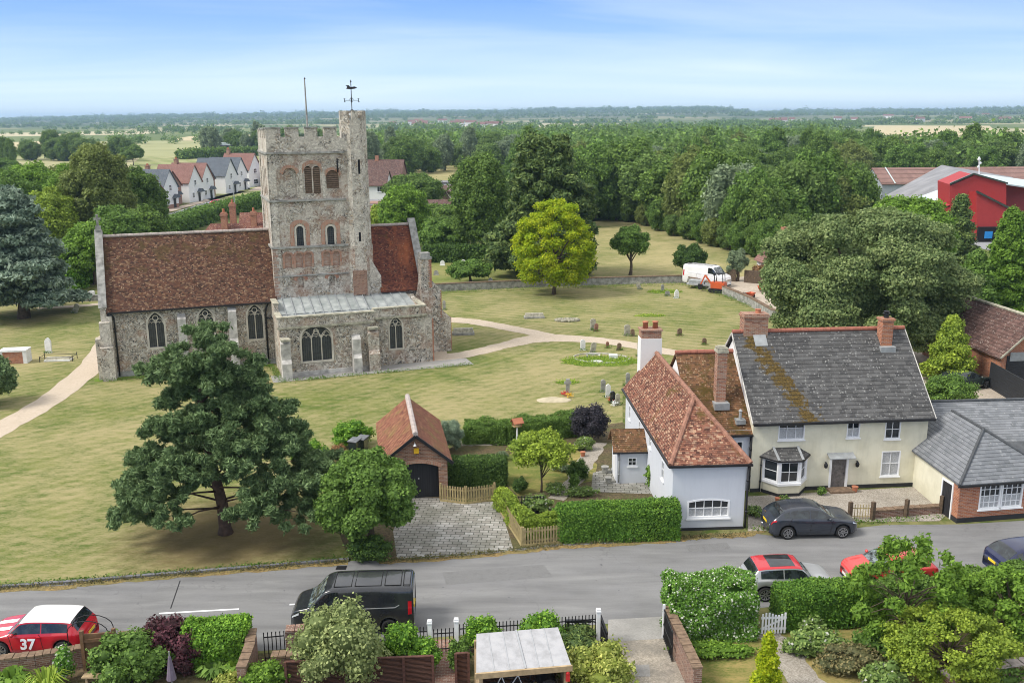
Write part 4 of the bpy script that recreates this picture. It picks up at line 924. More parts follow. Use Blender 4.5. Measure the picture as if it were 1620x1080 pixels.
wm.build('compass_arms', 'iron', wv_)
wm = MB(); wm.extr([(-.42, 0, 1.85), (-.1, 0, 1.80), (.3, 0, 1.84), (.5, 0, 1.92), (.3, 0, 2.02), (-.05, 0, 1.98), (-.2, 0, 2.12), (-.45, 0, 2.1), (-.3, 0, 1.98)], (0, .03, 0)); wm.build('vane', 'iron', wv_)
fp = empty('flagpole', (0, 0, 0), 0, 'bare wooden flagpole standing on the square tower roof', 'flagpole')
e_, n_ = 4.32, 4.0; fp.location = (C0[0]+math.cos(CA)*e_-math.sin(CA)*n_, C0[1]+math.sin(CA)*e_+math.cos(CA)*n_, 17.2)
MB().tube([(0, 0, 0), (0, 0, 2.6), (-.02, 0, 5.35)], [.085, .075, .05], 8).build('pole', 'grey_stone', fp); MB().lathe([(.03, 5.3), (.08, 5.38), (.0, 5.48)], (0, 0, 0), 8).build('finial', 'iron', fp)
# --- nave
cm = MB(); NW = [(-8.66, 2.12, 1.15, 2.75), (-4.95, 2.15, 1.15, 2.8), (-1.18, 2.15, 1.15, 2.8)]
for x_, z_, w_, h_ in NW: niche(cm, x_, 0, z_-.14, 0, w_+.28, h_+.32, .26, .5, 'p')
nb_ = MB().extr([(-12.1, 0, 0), (-12.1, 0, 5.35), (-12.1, 3.45, 10.2), (-12.1, 6.9, 5.35), (-12.1, 6.9, 0)], (12.7, 0, 0))
nb_.build('nave', 'flint_nave', church, cut=cm)
for x_, z_, w_, h_ in NW: gothic(church, x_, 0, z_, 0, w_, h_, 2)
rf = MB(); slab(rf, [(-12.1, -.38, 5.2), (.62, -.38, 5.2), (.62, 3.45, 10.52), (-12.1, 3.45, 10.52)], .14); slab(rf, [(-12.1, 7.28, 5.2), (.62, 7.28, 5.2), (.62, 3.45, 10.53), (-12.1, 3.45, 10.53)], .14)
rf.build('nave_roof', 'nave_tiles', church)
rr = MB(); ridge_roll(rr, (-12.0, 3.45, 10.55), (.6, 3.45, 10.55), .12); rr.build('ridge', 'ridge_grey', church)
wg = MB().extr([(-12.52, -.35, 0), (-12.52, -.35, 5.55), (-12.52, 3.45, 10.95), (-12.52, 7.25, 5.55), (-12.52, 7.25, 0)], (.44, 0, 0)); wg.build('west_gable', 'flint_parapet', church)
wg = MB(); wg.bar((-12.3, -.42, 5.56), (-12.3, 3.45, 11.04), .58, .12); wg.bar((-12.3, 7.32, 5.56), (-12.3, 3.45, 11.04), .58, .12); wg.rbox(-12.3, 3.45, 11.0, .4, .4, .35); wg.rbox(-12.3, 3.45, 11.3, .16, .16, .95, 0, 0, 1); wg.box(-12.55, 3.38, 11.85, -12.05, 3.52, 12.0)
wg.build('gable_coping', 'grey_stone', church)
def buttress(x, y, w_, d, h_, mat='pale_stone', stages=2, name='buttress'):
    m_ = MB(); z_ = 0
    for i in range(stages):
        dd = d*(1-.32*i); zt = h_*(i+1)/stages-.25; m_.box(x-w_/2-.002*i, y-dd, z_, x+w_/2+.002*i, y, zt)
        m_.add([(x-w_/2, y-dd, zt), (x+w_/2, y-dd, zt), (x+w_/2, y-dd*(.68 if i < stages-1 else 0)-.0, zt+.28), (x-w_/2, y-dd*(.68 if i < stages-1 else 0), zt+.28), (x-w_/2, y, zt), (x+w_/2, y, zt)], [(0, 1, 2, 3), (1, 5, 2), (0, 3, 4)])
        z_ = zt
    return m_.build(name, mat, church)
buttress(-6.75, 0, .62, .9, 4.6); buttress(-2.95, 0, .62, .9, 4.9)
wb = MB(); wb.extr([(-12.5, -.36, 0), (-11.75, -.36, 0), (-11.75, -.36, 4.9), (-12.5, -.36, 4.9)], (0, .4, 0)); wb.rbox(-12.28, -.55, 0, .95, 1.0, 2.6, R(0)); wb.rbox(-12.28, -.42, 2.6, .75, .7, 1.9, R(0), 0, 1); wb.rbox(-12.75, -.1, 0, .6, .9, 3.2)
wb.build('buttress', 'flint_parapet', church)
pl = MB(); pl.box(-12.5, -.14, 0, .2, 0, .42); pl.build('plinth', 'grey_stone', church)
pipe(church, [(-11.85, -.40, 5.1), (-11.6, -.18, 4.75), (-11.6, -.12, 0.1)], .06); pipe(church, [(-.1, -.3, 5.1), (-.35, -.15, 4.5), (-.35, -.12, .1)], .07); pipe(church, [(-.35, -.14, 3.85), (.55, -.4, 3.75)], .05, name='gutter')
gt = MB(); gt.box(-12.0, -.50, 5.06, .4, -.38, 5.17); gt.build('gutter', 'black_paint', church)
# --- transept
cm = MB(); niche(cm, 2.98, -4.65, .92, 0, 2.30+.26, 2.62+.42, .28, .5, 't')
tr = MB().extr([(.2, -4.65, 0), (.2, -4.65, 4.15), (.2, 0, 5.15), (.2, 0, 0)], (7.25, 0, 0)); tr.build('transept', 'flint_transept', church, cut=cm)
gothic(church, 2.98, -4.65, 1.08, 0, 2.30, 2.72, 3, 't', .13)
pr = MB(); pr.box(.12, -4.74, 3.98, 7.52, -4.40, 4.62); pr.box(.12, -4.40, 3.98, .46, -.05, 4.62); pr.box(.12, -2.4, 4.62, .46, -.05, 5.3); pr.build('transept_parapet', 'flint_transept', church)
cp = MB(); cp.box(.06, -4.80, 4.62, 7.58, -4.34, 4.72); cp.box(.06, -4.34, 4.622, .52, -2.4, 4.72); cp.box(.06, -2.45, 5.3, .52, 0, 5.4); cp.box(.06, -4.85, 3.80, 7.58, -4.66, 3.97); cp.build('coping', 'lichen_stone', church)
lr_ = MB(); slab(lr_, [(.46, -4.40, 4.22), (7.5, -4.40, 4.22), (7.5, 0, 5.35), (.46, 0, 5.35)], .08)
lr_.build('lead_roof', 'lead_roof', church)
sm = MB()
for i in range(10): x_ = .95+i*.72; sm.bar((x_, -4.38, 4.28), (x_, -.05, 5.40), .06, .07)
for i in range(10): x_ = .6+i*.72+(.2 if i % 2 else 0); sm.bar((x_, -3.1, 4.60), (x_+.7, -3.1, 4.60), .05, .05)
sm.build('roof_seam', 'lead_flash', church)
buttress(.55, -4.65, .72, .95, 3.0, 'pale_stone', 2); buttress(6.0, -4.65, .66, .8, 2.9, 'pale_stone', 2); buttress(7.35, -4.5, .85, .9, 3.3, 'flint_tower', 2)
ms = MB(); ms.box(.2, -5.6, 3.0, .9, -4.66, 3.16); ms.mark(); ms.box(6.95, -5.2, 3.32, 7.75, -4.51, 3.5); ms.split('moss_cap', 'lichen_stone', church)
pl = MB(); pl.box(.9, -4.80, 0, 6.9, -4.65, .35); pl.build('plinth', 'pale_stone', church)
# --- chancel aisle and chancel
cm = MB(); niche(cm, 9.42, -3.9, 1.2, 0, 1.28, 2.85, .28, .5, 'p')
ca = MB().extr([(7.45, -3.9, 0), (7.45, -3.9, 4.2), (7.45, 0, 5.1), (7.45, 0, 0)], (4.35, 0, 0)); ca.build('aisle', 'flint_transept', church, cut=cm)
gothic(church, 9.42, -3.9, 1.32, 0, 1.05, 2.6, 2, 'p', .10)
pr = MB(); pr.box(7.53, -3.99, 4.05, 11.9, -3.65, 4.66); pr.box(11.55, -3.65, 4.05, 11.9, 0, 4.66); pr.build('aisle_parapet', 'flint_transept', church)
cp = MB(); cp.box(7.59, -4.05, 4.66, 11.96, -3.60, 4.76); cp.box(11.5, -3.6, 4.662, 11.96, 0, 4.76); cp.box(7.59, -4.08, 3.88, 11.94, -3.9, 4.04); cp.build('coping', 'lichen_stone', church)
lr_ = MB(); slab(lr_, [(7.52, -3.65, 4.25), (11.55, -3.65, 4.25), (11.1, 0, 5.25), (7.52, 0, 5.25)], .08); lr_.build('lead_roof', 'lead_roof', church)
sm = MB(); [sm.bar((x_, -3.62, 4.31), (x_-.2, -.05, 5.31), .06, .07) for x_ in (8.4, 9.2, 10.0, 10.8)]; sm.build('roof_seam', 'lead_flash', church)
ch = MB().extr([(8.3, .02, 0), (8.3, .02, 5.6), (8.3, 3.45, 10.1), (8.3, 6.9, 5.6), (8.3, 6.9, 0)], (4.2, 0, 0)); ch.build('chancel', 'flint_transept', church)
rf = MB(); slab(rf, [(9.05, -.35, 5.45), (12.45, -.35, 5.45), (12.45, 3.45, 10.45), (8.2, 3.45, 10.45), (8.2, 1.6, 8.02), (9.05, .6, 6.7)], .14); slab(rf, [(8.2, 7.25, 5.45), (12.45, 7.25, 5.45), (12.45, 3.45, 10.46), (8.2, 3.45, 10.46)], .14)
rf.build('chancel_roof', 'chancel_tiles', church)
rr = MB(); ridge_roll(rr, (8.3, 3.45, 10.48), (12.4, 3.45, 10.48), .12); rr.build('ridge', 'ridge_grey', church)
wg = MB().extr([(12.45, -.3, 0), (12.45, -.3, 5.7), (12.45, 3.45, 10.85), (12.45, 7.2, 5.7), (12.45, 7.2, 0)], (.5, 0, 0)); wg.build('east_gable', 'flint_transept', church)
wg = MB(); wg.bar((12.7, -.42, 5.7), (12.7, 3.45, 10.95), .62, .12); wg.bar((12.7, 7.3, 5.7), (12.7, 3.45, 10.95), .62, .12); wg.build('gable_coping', 'grey_stone', church)
# shoulder wall between tower and chancel roof
sh = MB().extr([(8.2, -.15, 0), (9.15, -.15, 0), (9.15, -.15, 6.7), (8.2, -.15, 8.4)], (0, .5, 0)); sh.build('shoulder_wall', 'flint_parapet', church)
# east wall stair pinnacle and stepped buttresses
eb = MB(); eb.box(12.3, -1.1, 0, 13.2, -.1, 8.0); eb.box(11.8, -3.9, 0, 12.5, .0, 4.2)
eb.extr([(11.8, -.5, 4.2), (12.5, -.5, 4.2), (12.5, -.5, 6.0), (12.3, -.5, 6.0)], (0, .5, 0)); eb.build('corner_turret', 'flint_transept', church)
eb = MB(); eb.rbox(12.75, -.6, 8.0, 1.05, 1.15, .16); eb.rbox(12.75, -.6, 8.16, .8, .85, .35, 0, 0, .999); eb.build('turret_cap', 'grey_stone', church)
eb = MB(); eb.box(13.2, -1.1, 0, 14.0, -.25, 5.4); eb.extr([(13.2, -1.1, 5.4), (14.0, -1.1, 5.4), (13.2, -1.1, 6.2)], (0, .85, 0)); eb.box(14.0, -1.1, 0, 14.8, -.3, 2.9); eb.extr([(14.0, -1.1, 2.9), (14.8, -1.1, 2.9), (14.0, -1.1, 3.7)], (0, .8, 0)); eb.build('buttress', 'flint_transept', church)
eb = MB()
for i in range(26): eb.box(14.8, -1.12-.03*(i % 2), .1+i*.11, 14.83, -.25, .19+i*.11)
eb.mark()
for i in range(22): eb.box(13.98 if i % 2 else 13.9, -1.125, 3.0+i*.11, 14.02, -1.1, 3.09+i*.11)
eb.mark()
for i in range(24): eb.box(13.06 if i % 2 else 12.96, -1.125, 5.6+i*.1, 13.22, -1.1, 5.68+i*.1)
eb.mark()
eb.box(12.42, -3.93, 0, 12.53, -3.5, 3.6); eb.split('quoins', 'red_brick', church)
pa = MB().face([(-.6, -6.0, .030), (15.2, -6.2, .030), (15.2, -4.0, .030), (-.6, -4.0, .030)]).build('church_apron', 'concrete'); pa.location = (*C0, 0); pa.rotation_euler = (0, 0, CA); pa['kind'] = 'structure'
pa = MB().face([(-13.4, -.9, .030), (.0, -.9, .030), (.0, .2, .030), (-13.4, .2, .030)]).build('church_apron', 'lush_grass'); pa.location = (*C0, 0); pa.rotation_euler = (0, 0, CA); pa['kind'] = 'structure'

# ================================================================== COTTAGES
# --- pale grey-blue cottage with hipped clay roof
KA = R(3.2); K0 = (7.62, 42.4)
kc = empty('cottage', (*K0, 0), KA, 'pale blue-grey rendered cottage with mottled orange tiled roof beside the clipped roadside hedge', 'cottage')
cm = MB(); niche(cm, 1.78, 0, .62, 0, 2.08, 1.0, .12, .3, 's')
lw = [(2.2, 1.75, .62, 1.0), (5.4, 2.3, .55, .62), (8.4, 2.0, .5, .8), (11.5, 1.9, .5, .85)]
for y_, z_, w_, h_ in lw: niche(cm, 0, y_, z_, R(-90), w_, h_, .1, .3)
MB().box(0, 0, 0, 3.52, 12.9, 3.5).build('wall', 'blue_grey_render', kc, cut=cm)
MB().extr([(0, 12.6, 3.4), (3.52, 12.6, 3.4), (1.78, 12.6, 5.55)], (0, .3, 0)).build('gable', 'blue_grey_render', kc)
window(kc, 1.78, 0, .62, 0, 2.08, 1.0, 5, 2, arch='s', depth=.11, fr=.09, curtain=.45, bar=.035)
for y_, z_, w_, h_ in lw: window(kc, 0, y_, z_, R(-90), w_, h_, 2, 2, fr=.05)
MB().box(-.02, -.03, 0, 3.55, 0, .14).build('plinth', 'plinth_black', kc)
ez, rz_ = 3.42, 5.62; ax = 1.78; o_ = .17
A, B_, C_, D_ = (-o_, -.14, ez), (3.52+o_, -.14, ez), (3.52+o_, 13.05, ez), (-o_, 13.05, ez); P1, P2 = (ax, 3.55, rz_), (ax, 13.05, rz_)
rf = MB(); slab(rf, [A, P1, P2, D_]); slab(rf, [B_, C_, P2, P1]); slab(rf, [A, B_, P1]); rf.build('roof', 'cottage_tiles', kc)
rr = MB(); ridge_roll(rr, P1, P2, .13, 8, .35); ridge_roll(rr, A, P1, .12, 8, .35); ridge_roll(rr, B_, P1, .12, 8, .35); rr.build('ridge', 'ridge_tile', kc)
gt = MB(); gt.box(-.25, -.24, ez-.13, 3.78, -.14, ez-.03); gt.box(-.27, -.14, ez-.13, -.17, 13, ez-.03); gt.build('gutter', 'black_paint', kc)
pipe(kc, [(3.60, -.12, 3.3), (3.60, -.05, .1)], .05)
chm = MB().rbox(1.45, 13.25, 0, 1.28, .95, 6.5, 0, 0, 1); chm.build('chimney', 'white_render', kc)
chm = MB().rbox(1.45, 13.25, 6.5, 1.20, .88, .45); chm.rbox(1.45, 13.25, 6.95, 1.32, 1.0, .10); chm.build('chimney_top', 'chimney_brick', kc)
for x_ in (1.15, 1.75): MB().lathe([(.17, 0), (.15, .34), (.19, .36), (.19, .42), (.13, .43)], (x_, 13.25, 7.05), 12).build('chimney_pot', 'terracotta', kc, smooth=True)
# porch lean-to
pc = empty('porch', (*G(972, 765), 0), R(2), 'small grey rendered porch with tiled roof on the garden side of the cottage', 'porch'); 
cm = MB(); niche(cm, .95, 0, 1.0, 0, .5, .5, .08, .3)
MB().extr([(.12, 0, 0), (1.75, 0, 0), (1.75, 0, 2.0), (.12, 0, 2.0)], (0, 1.9, 0)).build('wall', 'blue_grey_render', pc, cut=cm)
window(pc, .95, 0, 1.0, 0, .5, .5, 2, 2, fr=.06)
MB().extr([(.12, .0, 2.0), (.12, 1.9, 2.0), (.12, .95, 2.75)], (1.6, 0, 0)).build('gable', 'blue_grey_render', pc)
rf = MB(); slab(rf, [(-.12, -.18, 1.88), (1.8, -.18, 1.88), (1.8, .95, 2.82), (-.12, .95, 2.82)]); slab(rf, [(-.12, 2.1, 1.88), (-.12, .95, 2.83), (1.8, .95, 2.83), (1.8, 2.1, 1.88)]); rf.build('roof', 'dark_clay_tiles', pc)
MB().box(.09, .5, .05, .12, 1.4, 1.8).build('door', 'white_paint', pc)
pipe(pc, [(.22, -.06, 1.8), (.22, -.05, .1)], .04, 'lead_flash')
MB().box(-.15, -.26, 1.80, 1.8, -.18, 1.88).build('gutter', 'black_paint', pc)
# --- brown-roofed middle cottage
mc = empty('cottage', (8.6, 47.1, 0), R(4.5), 'middle cottage with dark mossy brown tiled roof between grey cottage and cream house', 'cottage')
cm = MB(); niche(cm, 3.1, 0, 1.95, 0, .95, .85, .1, .3)
MB().box(.8, 0, 0, 4.05, 7.5, 3.4).build('wall', 'blue_grey_render', mc, cut=cm)
window(mc, 3.1, 0, 1.95, 0, .95, .85, 3, 2, depth=.09)
rf = MB(); slab(rf, [(.75, -.2, 3.22), (4.05, -.2, 3.22), (4.05, 3.85, 6.68), (.75, 3.85, 6.68)]); slab(rf, [(.75, 7.8, 3.22), (.75, 3.85, 6.69), (4.05, 3.85, 6.69), (4.05, 7.8, 3.22)]); rf.build('roof', 'dark_clay_tiles', mc)
rr = MB(); ridge_roll(rr, (.75, 3.85, 6.72), (4.05, 3.85, 6.72), .12, 8, .4); rr.build('ridge', 'ridge_red', mc)
MB().extr([(.85, .3, 3.2), (.85, 7.3, 3.2), (.85, 3.85, 6.45)], (.2, 0, 0)).build('gable', 'white_render', mc)
chm = MB().rbox(2.62, 1.45, 4.2, .52, .52, 3.1); chm.build('chimney', 'chimney_brick', mc)
chm = MB().rbox(2.62, 1.45, 7.3, .62, .62, .12); chm.rbox(2.62, 1.45, 7.42, .56, .56, .14); chm.rbox(2.62, 1.45, 7.56, .40, .40, .06); chm.build('chimney_top', 'lichen_stone', mc)
MB().rbox(2.62, 1.25, 4.25, .80, .80, .36, 0, 0, .999).build('flashing', 'lead_flash', mc)
vt = MB(); vt.rbox(3.45, .35, 3.65, .5, .4, .25); vt.lathe([(.09, 0), (.07, .45), (.11, .5), (.02, .6)], (3.45, .35, 3.85), 10); vt.build('vent_pipe', 'lead_flash', mc)
MB().box(.8, -.30, 3.12, 4.0, -.2, 3.21).build('gutter', 'black_paint', mc); pipe(mc, [(3.94, -.14, 3.1), (3.94, -.1, .1)], .06)
# --- cream house
HA = R(4.5); H0 = (12.6, 47.2)
hs = empty('house', (*H0, 0), HA, 'cream rendered house with slate-grey lichened roof, bay window and old wooden door', 'house')
cm = MB(); CW = [(2.07, 2.86, 1.42, 1.02, 3), (5.42, 2.86, .72, .98, 2), (7.58, 2.72, .86, 1.05, 2), (7.62, .62, 1.05, 1.42, 2)]
for x_, z_, w_, h_, c_ in CW: niche(cm, x_, 0, z_, 0, w_, h_, .12)
niche(cm, 4.78, 0, .0, 0, .92, 1.78, .14)
MB().extr([(0, 0, 0), (9.5, 0, 0), (9.5, 0, 3.98), (0, 0, 3.98)], (0, 7.8, 0)).build('wall', 'cream_render', hs, cut=cm)
for x_ in (.02, 9.18): MB().extr([(x_, .1, 3.95), (x_, 7.7, 3.95), (x_, 3.9, 7.6)], (.3, 0, 0)).build('gable', 'white_render', hs)
window(hs, *(CW[0][0], 0, CW[0][1]), 0, CW[0][2], CW[0][3], 3, 2, mid=.62, curtain=.6, depth=.1)
window(hs, CW[1][0], 0, CW[1][1], 0, CW[1][2], CW[1][3], 2, 2, depth=.1, curtain=.5); window(hs, CW[2][0], 0, CW[2][1], 0, CW[2][2], CW[2][3], 2, 2, depth=.1); window(hs, CW[3][0], 0, CW[3][1], 0, CW[3][2], CW[3][3], 2, 2, depth=.1, curtain=.98)
rf = MB(); slab(rf, [(-.12, -.28, 3.92), (9.72, -.28, 3.92), (9.72, 3.9, 7.82), (-.12, 3.9, 7.82)], .1); slab(rf, [(-.12, 8.1, 3.92), (-.12, 3.9, 7.83), (9.72, 3.9, 7.83), (9.72, 8.1, 3.92)], .1); rf.build('roof', 'slab_tiles', hs)
rr = MB(); ridge_roll(rr, (-.12, 3.9, 7.86), (9.72, 3.9, 7.86), .12, 8, .42); rr.build('ridge', 'ridge_red', hs)
bg_ = MB(); bg_.bar((-.15, -.28, 3.86), (-.15, 3.9, 7.78), .05, .08); bg_.bar((-.15, 8.1, 3.86), (-.15, 3.9, 7.78), .05, .08); bg_.mark(); bg_.bar((9.75, -.28, 3.86), (9.75, 3.9, 7.78), .05, .08); bg_.split('bargeboard', 'pale_stone', hs)
MB().box(-.1, -.40, 3.78, 9.7, -.28, 3.89).build('gutter', 'black_paint', hs)
chm = MB().rbox(1.15, 4.1, 7.0, 1.35, .8, 1.65); chm.rbox(1.15, 4.1, 8.65, 1.48, .92, .12); chm.rbox(1.15, 4.1, 8.77, 1.38, .82, .08); chm.build('chimney', 'chimney_brick', hs)
MB().lathe([(.16, 0), (.15, .18), (.19, .2), (.12, .22)], (1.35, 4.1, 8.85), 12).build('chimney_pot', 'terracotta', hs)
chm = MB().rbox(8.35, 3.35, 6.6, .62, .62, 1.85); chm.rbox(8.35, 3.35, 8.45, .74, .74, .12); chm.build('chimney', 'red_brick', hs)
MB().lathe([(.14, 0), (.13, .2), (.2, .22), (.2, .26), (.1, .28), (.17, .36), (.02, .42)], (8.35, 3.35, 8.57), 12).build('chimney_pot', 'black_paint', hs)
MB().rbox(8.35, 3.15, 6.62, .85, .8, .42, 0, 0, .999).build('flashing', 'lead_flash', hs)
MB().extr([(1.0, 3.2, 7.14), (1.7, 3.2, 7.14), (1.7, 3.9, 7.85), (1.0, 3.9, 7.85)], (0, 0, .05)).build('flashing', 'lead_flash', hs)
pl = MB(); pl.box(0, -.04, 0, .55, 0, .2); pl.mark(); pl.box(3.0, -.04, 0, 4.25, 0, .2); pl.mark(); pl.box(5.3, -.04, 0, 9.03, 0, .2); pl.split('plinth', 'plinth_black', hs)
# bay window
bx0, bx1, bd = .62, 2.98, .78; fx0, fx1 = bx0+.62, bx1-.62
def bayring(mb, z0, z1, e=0.0, mi=0): mb.extr([(bx0-e, 0, z0), (fx0-e*.5, -bd-e, z0), (fx1+e*.5, -bd-e, z0), (bx1+e, 0, z0)], (0, 0, z1-z0), mi)
m_ = MB(); bayring(m_, 0, .62); bw_ = m_.build('bay', 'cream_render', hs)
m_ = MB(); bayring(m_, 0, .17, .035); m_.build('bay_plinth', 'plinth_black', bw_)
m_ = MB(); bayring(m_, .62, .74, .09); bayring(m_, 1.93, 2.03, .03)
for p in ((bx0+.03, -.05), (fx0, -bd), (fx1, -bd), (bx1-.03, -.05)): m_.rbox(p[0], p[1]+.05, .74, .13, .13, 1.19)
m_.build('bay_frame', 'white_paint', bw_)
def bayw(p, q, cols):
    c_ = ((p[0]+q[0])/2, (p[1]+q[1])/2); L = math.hypot(q[0]-p[0], q[1]-p[1])-.12; a = math.atan2(q[1]-p[1], q[0]-p[0])
    window(bw_ if False else hs, c_[0], c_[1]+.03, .75, a, L, 1.17, cols, 2, depth=.06, fr=.07, sill=False)
bayw((bx0, 0), (fx0, -bd), 1); bayw((fx0, -bd), (fx1, -bd), 2); bayw((fx1, -bd), (bx1, 0), 1)
m_ = MB(); e = .13; a0, a1, a2, a3 = (bx0-e-.05, 0, 2.04), (fx0-e*.6, -bd-e, 2.02), (fx1+e*.6, -bd-e, 2.02), (bx1+e+.05, 0, 2.04); t0, t1 = (fx0-.1, 0, 2.45), (fx1+.1, 0, 2.45)
slab(m_, [a0, a1, t0], .05); slab(m_, [a1, a2, t1, t0], .05); slab(m_, [a2, a3, t1], .05); m_.build('bay_roof', 'slab_tiles', hs)
m_ = MB(); m_.bar((a1[0], a1[1], 2.07), (t0[0], 0, 2.49), .13, .03); m_.bar((a2[0], a2[1], 2.07), (t1[0], 0, 2.49), .13, .03); m_.build('bay_flashing', 'lead_flash', hs)
m_ = MB(); [m_.bar((*p[:2], 1.98), (*q[:2], 1.98), .07, .07) for p, q in ((a0, a1), (a1, a2), (a2, a3))]; m_.build('bay_gutter', 'black_paint', hs)
pipe(hs, [(bx0-.12, -.08, 1.95), (bx0-.12, -.06, .1)], .035)
for k, x_ in enumerate((fx0+.35, fx1-.35)): MB().lathe([(.07, 0), (.09, .12), (.0, .14)], (x_, -bd+.2, .78), 8).build('flower_pot', 'terracotta', hs)
# door, surround, canopy, lamps
dr = MB().box(4.38, .06, .02, 5.18, .11, 1.72)
for i in range(1, 5): dr.box(4.38+i*.16-.006, .052, .02, 4.38+i*.16+.006, .06, 1.72)
dr = dr.build('door', 'door_wood', hs); MB().blob((5.08, .03, .85), (.03, .03, .03), 8, 5, 0).build('handle', 'iron', dr)
m_ = MB(); m_.box(4.26, -.04, 0, 4.38, .06, 1.84); m_.box(5.18, -.04, 0, 5.30, .06, 1.84); m_.box(4.38, -.04, 1.72, 5.18, .06, 1.84); m_.build('door_frame', 'white_paint', hs)
m_ = MB().extr([(4.08, -.45, 1.83), (5.50, -.45, 1.83), (5.50, 0, 2.0), (4.08, 0, 2.0)], (0, 0, .05)); m_.build('canopy', 'lead_flash', hs)
MB().box(4.15, -.7, 0, 5.45, 0, .12).build('door_step', 'brown_stone', hs)
for x_ in (4.0, 5.72):
    m_ = MB(); m_.lathe([(.02, 0), (.09, .05), (.11, .2), (.05, .3), (.01, .36)], (x_, -.16, 1.25), 8); m_.bar((x_, 0, 1.55), (x_, -.16, 1.6), .03); m_.build('wall_lamp', 'iron', hs)
# cream wing wall running to the brick outhouse
wgp = [G(1445, 768), G(1492, 812)]
# --- brick outhouse with hipped slate roof
OA = R(9); O0 = G(1513, 827)
oh = empty('outhouse', (*O0, 0), OA, 'low brick outhouse with hipped slate roof and wide white window beside the road', 'outhouse')
W_, L_ = 5.2, 6.2
cm = MB(); niche(cm, 2.25, 0, .62, 0, 2.35, 1.35, .1)
MB().box(0, 0, .25, W_, .5, 2.1).build('front_wall', 'red_brick', oh, cut=cm)
MB().box(-.02, -.03, 0, W_, .48, .25).build('plinth', 'plinth_black', oh)
MB().extr([(0, .5, 0), (W_, .5, 0), (W_, L_, 0), (.75, L_, 0)], (0, 0, 2.1)).build('wall', 'cream_render', oh)
MB().box(-.015, .55, 0, 0.0, 1.32, 1.75).build('door', 'boards', oh)
m_ = MB(); m_.box(-.05, .47, 0, .02, .55, 1.85); m_.box(-.05, 1.32, 0, .02, 1.4, 1.85); m_.box(-.05, .55, 1.75, .02, 1.32, 1.85); m_.build('door_frame', 'white_paint', oh)
window(oh, 1.66, 0, .62, 0, 1.16, 1.35, 4, 4, depth=.09, fr=.08, curtain=.5); window(oh, 2.84, 0, .62, 0, 1.16, 1.35, 4, 4, depth=.09, fr=.08, curtain=.5)
e = .16; A, B_, C_, D_ = (-e, -e, 2.05), (W_+e, -e, 2.05), (W_+e, L_+.6, 2.05), (.55, L_+.6, 2.05); P1, P2 = (2.45, 2.1, 4.0), (2.75, 5.2, 4.0)
rf = MB(); slab(rf, [A, B_, P1], .07); slab(rf, [A, P1, P2, D_], .07); slab(rf, [B_, C_, P2, P1], .07); slab(rf, [D_, P2, C_], .07); rf.build('roof', 'slate', oh)
rr = MB(); rr.tube([A, P1], .08, 8); rr.tube([B_, P1], .08, 8); rr.tube([P1, P2], .08, 8); rr.build('ridge', 'ridge_dark', oh)
m_ = MB(); m_.box(-.25, -.24, 1.93, W_+.2, -.16, 2.01); m_.build('gutter', 'black_paint', oh)
# low cream wall between the house and the outhouse
cw = MB(); p0, p1 = Vector((*wgp[0], 0)), Vector((G(1500, 806)[0], G(1500, 806)[1], 0)); cw.extr([p0, p1, p1+Vector((0, 0, 2.0)), p0+Vector((0, 0, 2.1))], (.3, 0, 0))
o = one('garden_wall', cw, 'cream_render', 'cream rendered wall joining the cream house to the brick outhouse', 'wall'); 
# --- long slate outbuilding behind
sb = empty('outbuilding', (23.0, 47.6, 0), R(3.5), 'long low outbuilding with slate roof and black boarded open front', 'outbuilding')
MB().box(0, 0.8, 0, 16, 5.4, 2.2).build('wall', 'black_wood', sb)
rf = MB(); slab(rf, [(-.4, 0, 2.3), (16.2, 0, 2.3), (16.2, 3.4, 3.75), (-.4, 3.4, 3.75)], .08); slab(rf, [(-.4, 5.9, 2.3), (-.4, 3.4, 3.76), (16.2, 3.4, 3.76), (16.2, 5.9, 2.3)], .08); rf.build('roof', 'slate', sb)
rr = MB(); rr.tube([(-.4, 3.4, 3.79), (16.2, 3.4, 3.79)], .08, 8); rr.build('ridge', 'ridge_dark', sb)
rf = MB(); slab(rf, [(2.6, -1.6, 2.15), (16, -1.6, 2.15), (16, .02, 2.5), (2.6, .02, 2.5)], .06); rf.build('canopy', 'ridge_dark', sb)
MB().box(4.4, .74, 1.1, 5.0, .79, 1.7).build('sign', 'blue_sign', sb)
m_ = MB(); [m_.box(x_, -.2, 0, x_+.12, -.08, 2.2) for x_ in (3.2, 6.2, 9.4, 12.4)]; m_.build('post', 'black_wood', sb)
# --- brown barn behind, right
bn = empty('barn', (35.3, 66.2, 0), R(6), 'brick barn with purple-brown tiled roof behind the slate outbuilding', 'barn')
bw2, bl2 = 8.0, 10.5
MB().extr([(0, 0, 0), (bw2, 0, 0), (bw2, 0, 2.6), (bw2/2-1.4, 0, 4.9), (0, 0, 2.6)], (0, bl2, 0)).build('wall', 'red_brick', bn)
rf = MB(); ap = bw2/2-1.4; slab(rf, [(-.3, -.3, 2.42), (ap, -.3, 5.05), (ap, bl2+.3, 5.05), (-.3, bl2+.3, 2.42)], .1); slab(rf, [(bw2+.3, -.3, 2.42), (bw2+.3, bl2+.3, 2.42), (ap, bl2+.3, 5.06), (ap, -.3, 5.06)], .1); rf.build('roof', 'barn_tiles', bn)
rr = MB(); ridge_roll(rr, (ap, -.3, 5.1), (ap, bl2+.3, 5.1), .12, 8, .5); rr.bar((-.3, -.33, 2.4), (ap, -.33, 5.05), .06, .12); rr.build('ridge', 'lichen_stone', bn)
